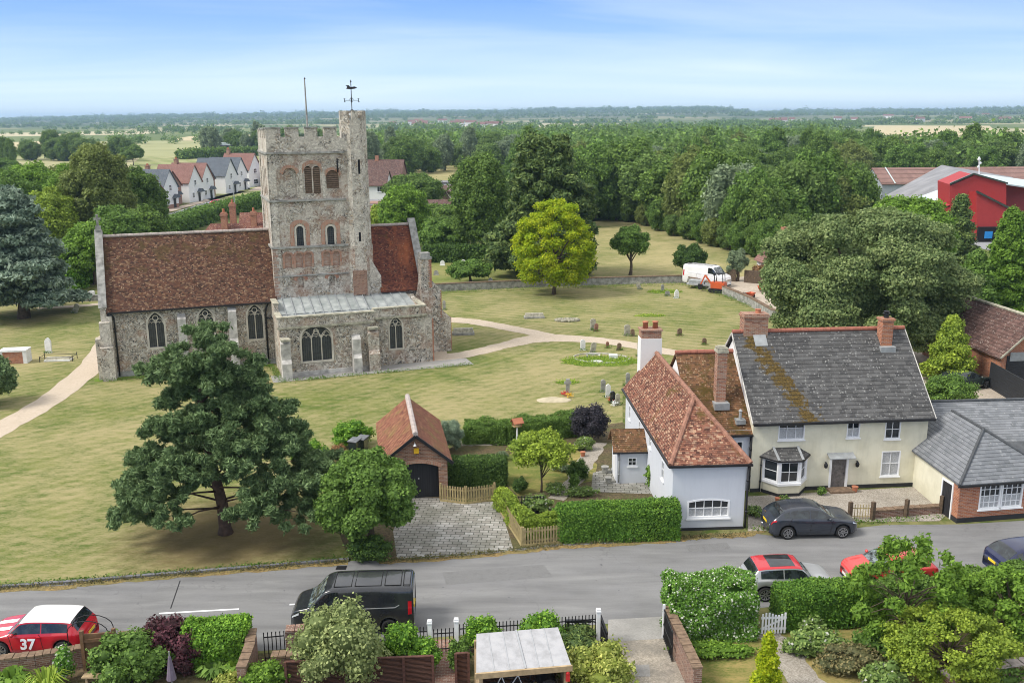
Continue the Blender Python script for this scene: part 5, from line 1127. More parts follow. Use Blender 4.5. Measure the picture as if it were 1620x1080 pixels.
m_ = MB(); m_.box(.4, -.06, .1, 3.6, -.005, 2.5); m_.build('barn_door', 'hboards', bn); MB().box(.6, -.08, 2.1, 2.6, -.062, 2.75).build('fascia', 'lead_flash', bn)
fp_ = [G(1563, 612), G(1625, 650)]
m_ = MB(); a, b_ = Vector((*fp_[0], 0)), Vector((*fp_[1], 0)); m_.extr([a, b_, b_+Vector((0, 0, 1.9)), a+Vector((0, 0, 1.9))], (.08, .05, 0)); one('board_fence', m_, 'hboards', 'tall black boarded fence beside the yard and brick barn', 'fence')
# --- garage
GA = R(9.5); G0 = (-6.62, 46.35)
ga = empty('garage', (*G0, 0), GA, 'brick garage with pantile roof and black arched door at the end of the paved drive', 'garage')
GW, GL = 3.2, 6.6
cm = MB(); niche(cm, 1.72, 0, -.01, 0, 2.25, 2.02, .14, .3, 's')
fsk = -.35
MB().extr([(0, 0, 0), (GW, fsk, 0), (GW, fsk, 2.2), (GW/2, fsk/2, 3.45), (0, 0, 2.2)], (0, GL, 0)).build('wall', 'garage_brick', ga, cut=cm)
dd = MB(); dd.extr([(a+1.72, .03, b_) for a, b_ in outline(2.2, 2.0, 's')], (0, .05, 0)); dd = dd.build('door', 'boards', ga); MB().blob((1.72, .0, 1.1), (.04, .03, .06), 8, 5, 0).build('handle', 'galv', dd)
m_ = MB(); oi = outline(2.25, 2.02, 's'); oo = [(a*(1+.36/2.25), b_*1.09) for a, b_ in oi]; vs = [(x+1.72, 0, z) for x, z in oi[2:]]+[(x+1.72, 0, z) for x, z in oo[2:]]; n = len(oi)-2; vs += [(x, -.035-.11*x, z) for x, y, z in vs]
m_.add([(x, -.11*x+.02, z) for x, y, z in vs[:2*n]]+vs[2*n:], [(2*n+i, 2*n+i+1, 3*n+i+1, 3*n+i) for i in range(n-1)]+[(n+i, n+i+1, 3*n+i+1, 3*n+i) for i in range(n-1)]); m_.build('brick_arch', 'arch_brick', ga)
rf = MB(); slab(rf, [(-.28, -.18, 2.08), (GW/2, fsk/2-.18, 3.62), (GW/2, GL, 3.62), (-.28, GL+.1, 2.08)], .1); slab(rf, [(GW+.28, fsk-.18, 2.08), (GW+.28, GL, 2.08), (GW/2, GL, 3.63), (GW/2, fsk/2-.18, 3.63)], .1); rf.build('roof', 'pantiles', ga)
rr = MB(); ridge_roll(rr, (GW/2, fsk/2-.2, 3.66), (GW/2, GL, 3.66), .14, 8, .42); rr.build('ridge', 'ridge_grey', ga)
rr = MB(); rr.bar((-.3, -.22, 2.03), (GW/2, fsk/2-.22, 3.56), .06, .15); rr.mark(); rr.bar((GW+.3, fsk-.22, 2.03), (GW/2, fsk/2-.22, 3.56), .06, .15); rr.split('bargeboard', 'black_paint', ga)
MB().rbox(1.62, -.24, 2.58, .26, .10, .28).build('alarm_box', 'yellow_box', ga)
m_ = MB(); m_.lathe([(.03, 0), (.09, -.12), (.0, -.13)], (1.55, -.34, 3.15), 10); m_.bar((1.55, -.15, 3.15), (1.55, -.34, 3.2), .04); m_.build('flood_lamp', 'white_paint', ga)

# ================================================================== VEHICLES
def interp(tab, x):
    xs = [a for a, _ in tab]; ys = [b_ for _, b_ in tab]; i = max(0, min(len(xs)-2, int(np.searchsorted(xs, x))-1))
    h = xs[i+1]-xs[i]; t = (x-xs[i])/h
    def sl(j):
        if j <= 0: return (ys[1]-ys[0])/(xs[1]-xs[0])
        if j >= len(xs)-1: return (ys[-1]-ys[-2])/(xs[-1]-xs[-2])
        a, b_ = (ys[j]-ys[j-1])/(xs[j]-xs[j-1]), (ys[j+1]-ys[j])/(xs[j+1]-xs[j])
        return 0 if a*b_ <= 0 else 2*a*b_/(a+b_)
    m0, m1 = sl(i)*h, sl(i+1)*h
    return (2*t**3-3*t*t+1)*ys[i]+(t**3-2*t*t+t)*m0+(-2*t**3+3*t*t)*ys[i+1]+(t**3-t*t)*m1
PROF = {
 'hatch': dict(top=[(0, .44), (.02, .50), (.08, .58), (.25, .655), (.29, .69), (.44, .955), (.54, 1.0), (.70, .98), (.84, .90), (.955, .67), (.985, .60), (1, .46)],
               belt=[(0, .40), (.03, .47), (.1, .55), (.27, .625), (.5, .64), (.85, .69), (.96, .62), (1, .42)],
               w=[(0, .62), (.02, .78), (.06, .90), (.14, .97), (.3, 1), (.8, 1), (.93, .96), (.98, .86), (1, .74)], wt=.70, ws=(.27, .425), rw=(.835, .945), sw=(.31, .80), pil=(.555, .775)),
 'mini': dict(top=[(0, .46), (.02, .53), (.08, .60), (.25, .66), (.285, .69), (.40, .965), (.50, 1.0), (.75, .985), (.87, .95), (.955, .68), (.985, .60), (1, .45)],
               belt=[(0, .42), (.03, .50), (.1, .57), (.27, .63), (.5, .645), (.85, .67), (.96, .62), (1, .42)],
               w=[(0, .62), (.02, .78), (.06, .90), (.14, .97), (.3, 1), (.8, 1), (.93, .96), (.98, .86), (1, .74)], wt=.76, ws=(.27, .385), rw=(.88, .945), sw=(.30, .86), pil=(.60,)),
 'van': dict(top=[(0, .40), (.015, .47), (.05, .55), (.13, .605), (.155, .625), (.30, .955), (.37, .995), (.6, 1.0), (.97, .985), (.99, .96), (1, .90)],
               belt=[(0, .36), (.03, .45), (.1, .54), (.16, .57), (.3, .60), (.9, .60), (1, .60)],
               w=[(0, .66), (.02, .82), (.06, .92), (.14, .98), (.25, 1), (.95, 1), (.985, .98), (1, .95)], wt=.84, ws=(.145, .285), rw=None, sw=(.20, .40), pil=()),
}
def car(label, front, ang, L, Wd, Hh, prof, pmat, roof=None, wheel='rim', cat='car', name='parked_car', wr=.32, group=None, glassroof=False, plate='plate_white', rplate='plate_yellow', race=None):
    """front = world xy of the middle of the nose, ang = direction from nose to tail"""
    p = PROF[prof]; t = empty(name, (*front, 0), ang, label, cat, group)
    xf, xr = L*.185, L*.80
    def sec(x):
        q = x/L; zt = interp(p['top'], q)*Hh; zb = min(interp(p['belt'], q)*Hh, zt-.03); hw = interp(p['w'], q)*Wd/2
        k = max(0, min(1, (zt-zb)/(.28*Hh))); wtop = hw*((1-k)*.90+k*p['wt']); z0 = .20 if .04 < q < .96 else .26
        for c_ in (xf, xr):
            dx = abs(x-c_); ra = wr+.07
            if dx < ra: z0 = max(z0, wr+math.sqrt(ra*ra-dx*dx)*.98)
        zm = z0+(zb-z0)*.5
        pts = [(hw*.93, z0), (hw*.985, z0+(zb-z0)*.12), (hw, zm), (hw*.985, zb-(zb-z0)*.10), (hw*.955, zb), (wtop+(.02*hw), zt-.055*min(1, k+.2)), (wtop*.90, zt-.018), (wtop*.5, zt-.002), (0, zt+.008*k)]
        return pts
    def S(x, v):
        pts = sec(x); i = min(len(pts)-2, int(v)); f_ = v-i
        a, b_ = pts[i], pts[i+1]; return (x, a[0]+(b_[0]-a[0])*f_, a[1]+(b_[1]-a[1])*f_)
    NX = 84; xs = [L*(.5-.5*math.cos(math.pi*i/NX))*.35+L*i/NX*.65 for i in range(NX+1)]
    vv = [0, .5, 1, 1.5, 2, 2.5, 3, 3.5, 4, 4.33, 4.67, 5, 5.5, 6, 6.5, 7, 7.5, 8]; nv = len(vv)
    mb = MB(); vs = []
    for x in xs:
        row = [S(x, v) for v in vv]; vs += [(a, -b_, c_) for a, b_, c_ in row]+[(a, b_, c_) for a, b_, c_ in row[::-1][1:]]
    m_ = 2*nv-1
    mats = [pmat, roof or pmat]; fs0 = []; fs1 = []
    for i in range(NX):
        for k in range(m_-1):
            kk = k if k < nv-1 else m_-2-k
            f_ = (i*m_+k, i*m_+k+1, (i+1)*m_+k+1, (i+1)*m_+k)
            if roof and vv[min(kk, nv-1)] >= 4.9 and p['ws'][1] <= xs[i]/L <= (.87 if prof != 'van' else 1): fs1.append(f_)
            else: fs0.append(f_)
    fs0.append(tuple(range(m_))); fs0.append(tuple(range(NX*m_, NX*m_+m_))[::-1])
    mb.add(vs, fs0); off = 0
    body = mb.build('body', pmat, t, smooth=True)
    if fs1: MB().add([(a, b_*1.0, c_+.004) for a, b_, c_ in vs], fs1).build('roof', roof, t, smooth=True)
    def nrm(x, v):
        a = np.array(S(x, v)); bx = np.array(S(x+.02, v))-a; bv = np.array(S(x, min(8, v+.05)))-a if v < 7.9 else np.array([0, -1, 0]); n_ = np.cross(bv, bx); l_ = np.linalg.norm(n_)
        n_ = n_/l_ if l_ > 1e-9 else np.array([0, 0, 1.0]); return n_ if (n_[2] > -.9) else -n_
    def patch(nm, x0, x1, v0, v1, mat, off=.006, sides=(-1, 1), full=False, par=t, nx=10, nv_=6, taper=None):
        for sgn in ((1,) if full else sides):
            q = MB(); P = []
            for i in range(nx+1):
                x = x0+(x1-x0)*i/nx; r_ = []
                for k in range(nv_+1):
                    v = v0+(v1-v0)*k/nv_; xx = x+(taper(k/nv_)*(1 if i < nx/2 else -1) if taper else 0)
                    a = np.array(S(xx, v)); n_ = nrm(xx, v); 
                    if n_[1] < 0 and v < 7: n_ = -n_
                    if v >= 6 and n_[2] < 0: n_ = -n_
                    a = a+n_*off; r_.append((a[0], a[1]*sgn, a[2]))
                if full: r_ = r_+[(a, -b_, c_) for a, b_, c_ in r_[::-1][1:]]
                P.append(r_)
            w_ = len(P[0]); q.add([c_ for r_ in P for c_ in r_], [(i*w_+k, i*w_+k+1, (i+1)*w_+k+1, (i+1)*w_+k) for i in range(nx) for k in range(w_-1)]); q.build(nm, mat, par, smooth=True)
    a, b_ = p['ws']; patch('windscreen', L*a, L*b_, 5.25, 8, 'windscreen', full=True)
    if p['rw']: patch('rear_window', L*p['rw'][0], L*p['rw'][1], 5.4, 8, 'car_glass', full=True)
    s0, s1 = p['sw']; cuts = [s0]+[c_ for c_ in p['pil']]+[s1+ (.05 if prof == 'hatch' else 0)]
    for i in range(len(cuts)-1): patch('side_window', L*(cuts[i]+(.006 if i else 0)), L*(cuts[i+1]-.006), 4.12, 4.90, 'car_glass')
    if glassroof: patch('glass_roof', L*.46, L*.74, 6.2, 8, 'car_glass', full=True, off=.012)
    # underbody, wheels
    MB().box(L*.06, -Wd*.40, .16, L*.94, Wd*.40, .5).build('underbody', 'underbody', t)
    for c_ in (xf, xr):
        for sgn in (-1, 1):
            wh = empty('wheel', (c_, sgn*(Wd/2-.115), wr)); wh.parent = t
            q = MB(); prof_ = [(wr-.09, -.10), (wr-.02, -.105), (wr, -.07), (wr, .07), (wr-.02, .105), (wr-.09, .10)]
            n = 24; vs_ = []
            for r_, y_ in prof_:
                for k in range(n): an = 2*math.pi*k/n; vs_.append((r_*math.cos(an), y_, r_*math.sin(an)))
            q.add(vs_, [(i*n+k, i*n+(k+1) % n, (i+1)*n+(k+1) % n, (i+1)*n+k) for i in range(len(prof_)-1) for k in range(n)]); q.build('tyre', 'tyre', wh, smooth=True)
            q = MB(); yo = sgn*.085; rr_ = wr-.09
            for k in range(10):
                an = 2*math.pi*k/10; d = .07 if k % 2 else -.07
                q.bar((.03*math.cos(an), yo, .03*math.sin(an)), (rr_*math.cos(an+d), yo, rr_*math.sin(an+d)), .045, .03)
            n = 24; vs_ = [(r_*math.cos(2*math.pi*k/n), y_, r_*math.sin(2*math.pi*k/n)) for r_, y_ in ((rr_, yo+.01*sgn), (rr_-.035, yo+.01*sgn)) for k in range(n)]
            q.add(vs_, [(k, (k+1) % n, n+(k+1) % n, n+k) for k in range(n)]); q.build('rim', wheel, wh)
            q = MB().add([(rr_*math.cos(2*math.pi*k/n), yo-.04*sgn, rr_*math.sin(2*math.pi*k/n)) for k in range(n)], [tuple(range(n))]); q.build('brake_disc', 'underbody', wh)
    # lamps, plates, mirrors, handles
    patch('headlight', L*.015, L*.075, 3.1, 4.0, 'head_lamp', .012); 
    if prof == 'van':
        patch('tail_light', L*.955, L*.985, 2.4, 4.3, 'tail_red', .012)
    else: patch('tail_light', L*.93, L*.985, 3.15, 4.0, 'tail_red', .012)
    zt = interp(p['top'], 0)*Hh
    MB().box(-.012, -.27, .36, .0, .27, .47).build('number_plate', plate, t)
    MB().box(L-.002, -.26, .62 if prof != 'van' else .8, L+.014, .26, .73 if prof != 'van' else .91).build('number_plate', rplate, t)
    g_ = MB().box(-.008, -Wd*.30, .22, .002, Wd*.30, .34); g_.build('grille', 'black_paint', t)
    for sgn in (-1, 1):
        xm = L*(p['sw'][0]+.035); zz = sec(xm)[4][1]+.05; yy = sec(xm)[4][0]*sgn
        q = MB(); q.blob((xm, yy+sgn*.11, zz+.03), (.07, .10, .075), 8, 6, 0); q.build('wing_mirror', pmat if prof != 'van' else 'black_paint', t, smooth=True)
        for hx in ((.52, .70) if prof == 'hatch' else (.56,)):
            c_ = sec(L*hx); q = MB(); q.box(L*hx, min(sgn*(c_[3][0]+.0), sgn*(c_[3][0]+.03)), c_[3][1]-.02, L*hx+.16, max(sgn*c_[3][0], sgn*(c_[3][0]+.03)), c_[3][1]+.015); q.build('door_handle', pmat, t)
        q = MB()  # door shut lines
        for hx in ((.335, .565, .80) if prof == 'hatch' else (.32, .62) if prof == 'mini' else (.2, .42, .68)):
            pts = [np.array(S(L*(hx-.01*k), v)) for k, v in enumerate((.6, 1.5, 2.5, 3.4, 4.05))]; pts = [(a_[0], sgn*(a_[1]+.003), a_[2]) for a_ in pts]
            for a_, b2 in zip(pts, pts[1:]): q.bar(a_, b2, .014, .014)
        q.build('shut_line', 'underbody', t)
        if race:
            c_ = sec(L*.52); cu = bpy.data.curves.new('race_number', 'FONT'); cu.body = race; cu.size = .56; cu.extrude = .004; cu.offset = .018; cu.align_x = 'CENTER'; cu.materials.append(M['white_paint'])
            tmp = bpy.data.objects.new('t', cu); COL.objects.link(tmp); me_ = bpy.data.meshes.new_from_object(tmp.evaluated_get(bpy.context.evaluated_depsgraph_get())); bpy.data.objects.remove(tmp); o = bpy.data.objects.new('race_number', me_); COL.objects.link(o); o.parent = t; o.location = (L*.47, sgn*(c_[2][0]+.03), .40); o.rotation_euler = (R(85), 0, 0 if sgn < 0 else math.pi)
    if prof == 'van':
        q = MB()
        for x0_, x1_ in ((.36, .50), (.53, .74), (.77, .90), (.92, .975)):
            for y_ in (-1, 1): q.bar((L*x0_, y_*Wd*.33, Hh*.998), (L*x1_, y_*Wd*.33, Hh*.994), .03, .02)
            for xx in (x0_, x1_): q.bar((L*xx, -Wd*.33, Hh*.998), (L*xx, Wd*.33, Hh*.998), .03, .02)
        q.build('roof_rib', 'underbody', t)
        for sgn in (-1, 1): q = MB(); c_ = [S(L*x_, 3.6) for x_ in (.22, .55, .85, .88)]; c_[3] = S(L*.885, 4.1); [q.bar((a[0], sgn*(a[1]+.012), a[2]), (d[0], sgn*(d[1]+.012), d[2]), .022, .025) for a, d in zip(c_, c_[1:])]; q.build('side_trim', 'galv', t)
    if prof == 'mini' and roof == 'paint_white':
        q = MB()
        for y_ in (-.28, .28):
            P_ = [(L*q_, interp(p['top'], q_)*Hh+.006) for q_ in (.03, .06, .09, .13, .17, .21, .25)]
            for (xa, za), (xb, zb) in zip(P_, P_[1:]): q.add([(xa, y_-.13, za), (xb, y_-.13, zb), (xb, y_+.13, zb), (xa, y_+.13, za)], [(0, 1, 2, 3)])
        q.build('bonnet_stripe', 'white_paint', t)
    return t
def line(p, q): return (p[0], p[1]), math.atan2(q[1]-p[1], q[0]-p[0])
# nose positions: near-side line + half width
def park(px_nose, px_tail, L, W_, **k):
    """pixel ground points of the near-side lower edge at nose and tail"""
    a, b_ = Vector(G(*px_nose)), Vector(G(*px_tail)); d = (b_-a).normalized(); n_ = Vector((-d.y, d.x)); 
    if n_.y < 0: n_ = -n_
    mid = (a+b_)/2; nose = mid-d*L/2+n_*W_/2; return (nose.x, nose.y), math.atan2(d.y, d.x)
f_, a_ = park((463, 978), (655, 1000), 5.0, 1.98); van = car('black panel van parked beside the silvery shrub, facing left', (-8.65, 33.85), R(3), 4.75, 1.88, 1.95, 'van', 'paint_black', wheel='dark_rim', cat='van', name='parked_van', wr=.31)
f_, a_ = park((-28, 1036), (147, 1015), 3.85, 1.72); car('red hatchback with white roof and the number 37 on its door', (-19.82, 32.45), R(1), 3.8, 1.70, 1.42, 'mini', 'paint_red', roof='paint_white', wheel='rim', race='37')
f_, a_ = park((1361, 851), (1221, 857), 4.25, 1.84); car('dark grey hatchback parked outside the cream house', f_, R(180+2.2), 4.25, 1.84, 1.48, 'hatch', 'paint_grey')
f_, a_ = park((1302, 938), (1172, 948), 3.95, 1.75); car('silver hatchback with red roof parked behind the gap in the hedge', (13.3, 36.42), R(180+2), 3.72, 1.72, 1.45, 'mini', 'paint_silver', roof='paint_red', glassroof=True)
car('bright red hatchback half hidden behind the feathery roadside tree', (14.15, 37.05), R(4), 3.8, 1.7, 1.46, 'hatch', 'paint_red2')
car('dark blue hatchback cut off by the right edge near the outhouse', (24.75, 38.15), R(180+6), 4.05, 1.78, 1.48, 'hatch', 'paint_blue')
# builder's vehicles
car('white panel van parked in the gravel yard by the churchyard wall', (G(1152, 455)[0], G(1152, 455)[1]), R(138), 5.6, 2.05, 2.4, 'van', 'paint_white', wheel='dark_rim', cat='van', name='parked_van', wr=.36)
car('dark green saloon parked under the yellow-green tree by the brick barn', (34.9, 67.5), R(195+10), 4.3, 1.75, 1.40, 'hatch', 'paint_green')
car('dark blue car hidden under the big evergreen oak behind the cream house', (31.5, 76), R(185), 4.2, 1.75, 1.45, 'hatch', 'paint_blue')
car('red car parked in front of the white gabled village houses', (-64.5, 218), R(190), 4.2, 1.75, 1.45, 'hatch', 'paint_red')
car('small white car parked by the black village garage', (G(402, 297)[0], 268), R(120), 4.0, 1.7, 1.5, 'hatch', 'paint_white')
car('dark car parked in front of the red farm building', (G(1600, 388)[0], G(1600, 388)[1]), R(80), 4.4, 1.8, 1.5, 'hatch', 'paint_black')

# ================================================================== FENCES, WALLS, STREET THINGS
def picket(path, label, h=.95, sp=.135, mat='picket_wood'):
    o0 = path[0]; t = empty('picket_fence', (*o0, 0), 0, label, 'fence')
    pk = MB(); rl = MB(); ps = MB()
    for p, q in zip(path, path[1:]):
        a = Vector((p[0]-o0[0], p[1]-o0[1], 0)); b_ = Vector((q[0]-o0[0], q[1]-o0[1], 0)); d = b_-a; L = d.length; d.normalize(); n = max(1, int(L/sp)); ang = math.atan2(d.y, d.x); nn = Vector((d.y, -d.x, 0))
        for i in range(n+1):
            c = a+d*L*i/n+nn*.03; pk.rbox(c.x, c.y, .06, .075, .02, h-.1, ang); 
        for z_ in (.25, .72): rl.bar(a+Vector((0, 0, z_)), b_+Vector((0, 0, z_)), .035, .07)
        rl.bar(a+Vector((0, 0, .06))+nn*.045, b_+Vector((0, 0, .06))+nn*.045, .03, .12)
        for i in range(int(L/1.8)+2):
            c = a+d*min(L, i*1.8)-nn*.05; ps.rbox(c.x, c.y, 0, .09, .09, h+.02, ang)
    pk.build('pickets', mat, t)['kind'] = 'stuff'; rl.build('rail', mat, t); ps.build('posts', mat, t)
    return t
picket(pix([(697, 792), (737, 797), (783, 791)]), 'short wooden picket fence between the garage and the garden path')
picket(pix([(786, 800), (826, 864), (889, 858)]), 'weathered picket fence at the corner of the drive and road under the climber')
def railing(path, label, h=1.0, sp=.13, name='railing', tips=True, mat='iron'):
    o0 = path[0]; t = empty(name, (*o0, 0), 0, label, 'railing'); pk = MB(); rl = MB()
    for p, q in zip(path, path[1:]):
        a = Vector((p[0]-o0[0], p[1]-o0[1], 0)); b_ = Vector((q[0]-o0[0], q[1]-o0[1], 0)); d = b_-a; L = d.length; n = max(1, int(L/sp))
        for i in range(n+1):
            c = a+d*i/n; pk.tube([c+Vector((0, 0, .02)), c+Vector((0, 0, h))], .019, 5)
            if tips: pk.blob(c+Vector((0, 0, h+.01)), (.026, .026, .035), 5, 4, 0)
        for z_ in (.15, h-.16): rl.bar(a+Vector((0, 0, z_)), b_+Vector((0, 0, z_)), .03, .035)
    pk.build('bars', mat, t)['kind'] = 'stuff'; rl.build('rails', mat, t); return t
def gp(x, y): return G(x, y)
railing(pix([(420, 1046), (452, 1043)]), 'black iron railing gate beside the brick pier at lower left', 1.15)
railing(pix([(560, 1041), (610, 1037), (677, 1034)]), 'black railing left of the white gate posts behind the laurels', 1.1)
railing(pix([(687, 1032), (718, 1030)]), 'narrow black pedestrian gate between two white posts', .95, name='garden_gate')
railing(pix([(728, 1030), (830, 1023), (942, 1014)]), 'long black railing running from the white post to the drive gate', 1.1)
for (x_, y_, lb) in ((681, 1037, 'left white gate post of the small pedestrian gate'), (723, 1034, 'right white gate post of the small pedestrian gate'), (946, 1018, 'white gate post at the drive entrance')):
    m_ = MB().rbox(0, 0, 0, .15, .15, 1.35, 0, 0, 1); m_.rbox(0, 0, 1.35, .19, .19, .05); m_.rbox(0, 0, 1.4, .15, .15, .07, 0, 0, .999)
    o = one('gate_post', m_, 'white_paint', lb, 'post'); o.location = (*G(x_, y_), 0)
# drive gate leaves standing open
gt_ = empty('drive_gate', (*G(950, 1017), 0), 0, 'black drive gate leaf swung open beside the white post', 'gate')
a, b_ = Vector((0, 0, 0)), Vector((*G(960, 1046), 0))-Vector((*G(950, 1017), 0))
m_ = MB(); [m_.bar(a+Vector((0, 0, z_)), b_+Vector((0, 0, z_)), .05, .08) for z_ in (.12, .9, 1.15)]; [m_.bar(a+(b_-a)*q, a+(b_-a)*q+Vector((0, 0, 1.15)), .03) for q in np.linspace(0, 1, 9)]; m_.build('leaf', 'iron', gt_)
m_ = MB(); m_.bar((-1.35, .12, .88), (-.35, .1, .88), .10, .10); m_.bar((-.35, .1, .88), (.05, -.05, .85), .04); m_.build('gate_motor', 'black_paint', gt_)
gt_ = empty('drive_gate', (*G(1049, 1008), 0), 0, 'black metal mesh gate leaf folded back along the brick garden wall', 'gate')
b_ = Vector((*G(1063, 1047), 0))-Vector((*G(1049, 1008), 0)); a = Vector((0, 0, 0))
m_ = MB(); [m_.bar(a+Vector((0, 0, z_)), b_+Vector((0, 0, z_)), .04, .06) for z_ in (.1, .6, 1.2)]; [m_.bar(a+b_*q, a+b_*q+Vector((0, 0, 1.2)), .03) for q in np.linspace(0, 1, 12)]; m_.build('leaf', 'iron', gt_)
m_ = MB().rbox(0, 0, 0, .09, .09, 1.4); m_.build('post', 'white_paint', gt_)
# brick walls
def wall(path, h, th, label, mat='wall_brick', cop='brown_stone', zb=0):
    o0 = path[0]; t = empty('brick_wall', (*o0, 0), 0, label, 'wall'); m_ = MB(); c_ = MB(); hs_ = h if hasattr(h, '__len__') else [h]*len(path)
    for i, (p, q) in enumerate(zip(path, path[1:])):
        a = Vector((p[0]-o0[0], p[1]-o0[1], 0)); b2 = Vector((q[0]-o0[0], q[1]-o0[1], 0)); d = (b2-a).normalized(); n_ = Vector((-d.y, d.x, 0))*th/2
        ha, hb = Vector((0, 0, hs_[i])), Vector((0, 0, hs_[i+1]))
        m_.add([a-n_, b2-n_, b2+n_, a+n_, a-n_+ha, b2-n_+hb, b2+n_+hb, a+n_+ha], [(0, 3, 2, 1), (4, 5, 6, 7), (0, 1, 5, 4), (1, 2, 6, 5), (2, 3, 7, 6), (3, 0, 4, 7)])
        L = (b2-a).length; k = max(1, int(L/.23))
        for j in range(k):
            pa = a+(b2-a)*(j+.03)/k+ha*(1-(j+.03)/k)+hb*((j+.03)/k); pb_ = a+(b2-a)*(j+.95)/k+ha*(1-(j+.95)/k)+hb*((j+.95)/k); up = Vector((0, 0, .035+.012*math.sin(j*2.7)))
            c_.bar(pa+up, pb_+up, th+.06, .08)
    m_.build('brickwork', mat, t); c_.build('coping', cop, t); return t
wall(pix([(-20, 1072), (60, 1064), (133, 1052)]), .72, .3, 'old brick wall with rough coping behind the red car at lower left')
wall(pix([(190, 1043), (290, 1037)]), 1.0, .3, 'low brick wall behind the purple bush at lower left')
wall(pix([(402, 1040), (398, 1068), (385, 1105)]), 1.15, .3, 'brick side wall running towards the camera beside the railing gate')
wall(pix([(455, 1044), (485, 1042)]), 1.25, .4, 'brick pier beside the silvery shrub', cop='wall_brick')
wall(pix([(432, 1074), (480, 1072)]), .95, .35, 'low brick wall stub at the foot of the silvery shrub')
wall(pix([(1055, 1003), (1075, 1045), (1102, 1105)]), 1.15, .3, 'weathered brick wall dividing the gravel drive from the lawn', mat='wall_brick')
wall(pix([(1490, 1098), (1560, 1084), (1660, 1072)]), .75, .35, 'pink brick wall in the bottom right corner', mat='wall_brick', cop='ridge_grey')
# churchyard boundary wall
wall(pix([(640, 463), (690, 461), (800, 456), (900, 452), (1000, 449), (1082, 447), (1140, 463), (1185, 482), (1225, 505)]), .85, .4, 'long low dark boundary wall along the north side of the churchyard', mat='grey_stone', cop='brown_stone')
wall([(-75, 96.5), (-52, 101.5), (-30, 106)], .6, .35, 'low wall beside the lane beyond the blue cedar', mat='grey_stone', cop='grey_stone')
# brown gate and wood panels
gt_ = empty('wooden_gate', (*G(136, 1060), 0), 0, 'tall brown boarded garden gate behind the red car', 'gate'); q_ = Vector((*G(186, 1056), 0))-Vector((*G(136, 1060), 0))
m_ = MB(); m_.extr([(0, 0, .05), q_+Vector((0, 0, .05)), q_+Vector((0, 0, 1.45)), (0, 0, 1.45)], (0, .05, 0)); m_.build('boards', 'brown_wood', gt_)
m_ = MB(); [m_.bar((0, -.03, z_), q_+Vector((0, -.03, z_)), .05, .12) for z_ in (.3, 1.2)]; m_.bar((0, 0, 0), (0, 0, 1.6), .12); m_.bar(q_, q_+Vector((0, 0, 1.6)), .12); m_.build('frame', 'brown_wood', gt_)
# hurdle panels
def hurdle(p0, p1, h, label):
    o0 = G(*p0); t = empty('hurdle_panel', (*o0, 0), 0, label, 'fence panel'); b2 = Vector((*G(*p1), 0))-Vector((*o0, 0)); L = b2.length; k = max(1, round(L/.95))
    m_ = MB(); m_.extr([(0, 0, .05), b2+Vector((0, 0, .05)), b2+Vector((0, 0, h)), (0, 0, h)], (0, .05, 0)); m_.build('weave', 'hurdle', t)
    for i in range(k+1):
        c = b2*(i/k); MB().bar(c+Vector((0, -.03, 0)), c+Vector((0, -.03, h+.03)), .09, .07).build('post', 'hurdle_brown', t)
    MB().bar((0, 0, h+.02), b2+Vector((0, 0, h+.02)), .1, .04).build('top_rail', 'hurdle_brown', t)
hurdle((455, 1098), (686, 1088), 1.25, 'dark woven fence panels behind the silvery shrub at the bottom')
hurdle((722, 1084), (742, 1083), 1.25, 'narrow dark woven fence panel at the left end of the bicycle shelter')
# bicycle shelter
bs = empty('bicycle_shelter', (-1.18, 28.15, 0), R(8), 'timber bicycle shelter with pale felt roof at the bottom of the photo', 'shelter')
SW = 2.98
m_ = MB(); m_.extr([(-.1, -.25, 1.62), (SW+.1, -.25, 1.62), (SW+.0, 1.55, 1.98), (.1, 1.55, 1.98)], (0, 0, .06)); m_.build('roof', 'felt_roof', bs)
m_ = MB(); m_.bar((SW*.52, -.25, 1.70), (SW*.50, 1.55, 2.06), .06, .02)
for x_ in (.17, .34, .67, .83): m_.bar((SW*x_, -.25, 1.685), (SW*x_, 1.55, 2.045), .035, .012)
m_.build('roof_seam', 'galv', bs)
m_ = MB(); m_.box(-.14, -.33, 1.48, SW+.14, -.25, 1.68); m_.build('fascia', 'shed_timber', bs)
for x_ in (0, SW-.12): MB().box(x_, -.2, 0, x_+.12, -.08, 1.62).build('post', 'shed_timber', bs); MB().box(x_, 1.3, 0, x_+.12, 1.42, 1.9).build('post', 'shed_timber', bs)
MB().box(.12, 1.32, .1, SW-.12, 1.36, 1.85).build('back_panel', 'hurdle', bs); MB().box(.02, -.08, .1, .06, 1.3, 1.62).build('side_panel', 'shed_timber', bs); MB().box(SW-.06, -.08, .1, SW-.02, 1.3, 1.62).build('side_panel', 'shed_timber', bs)
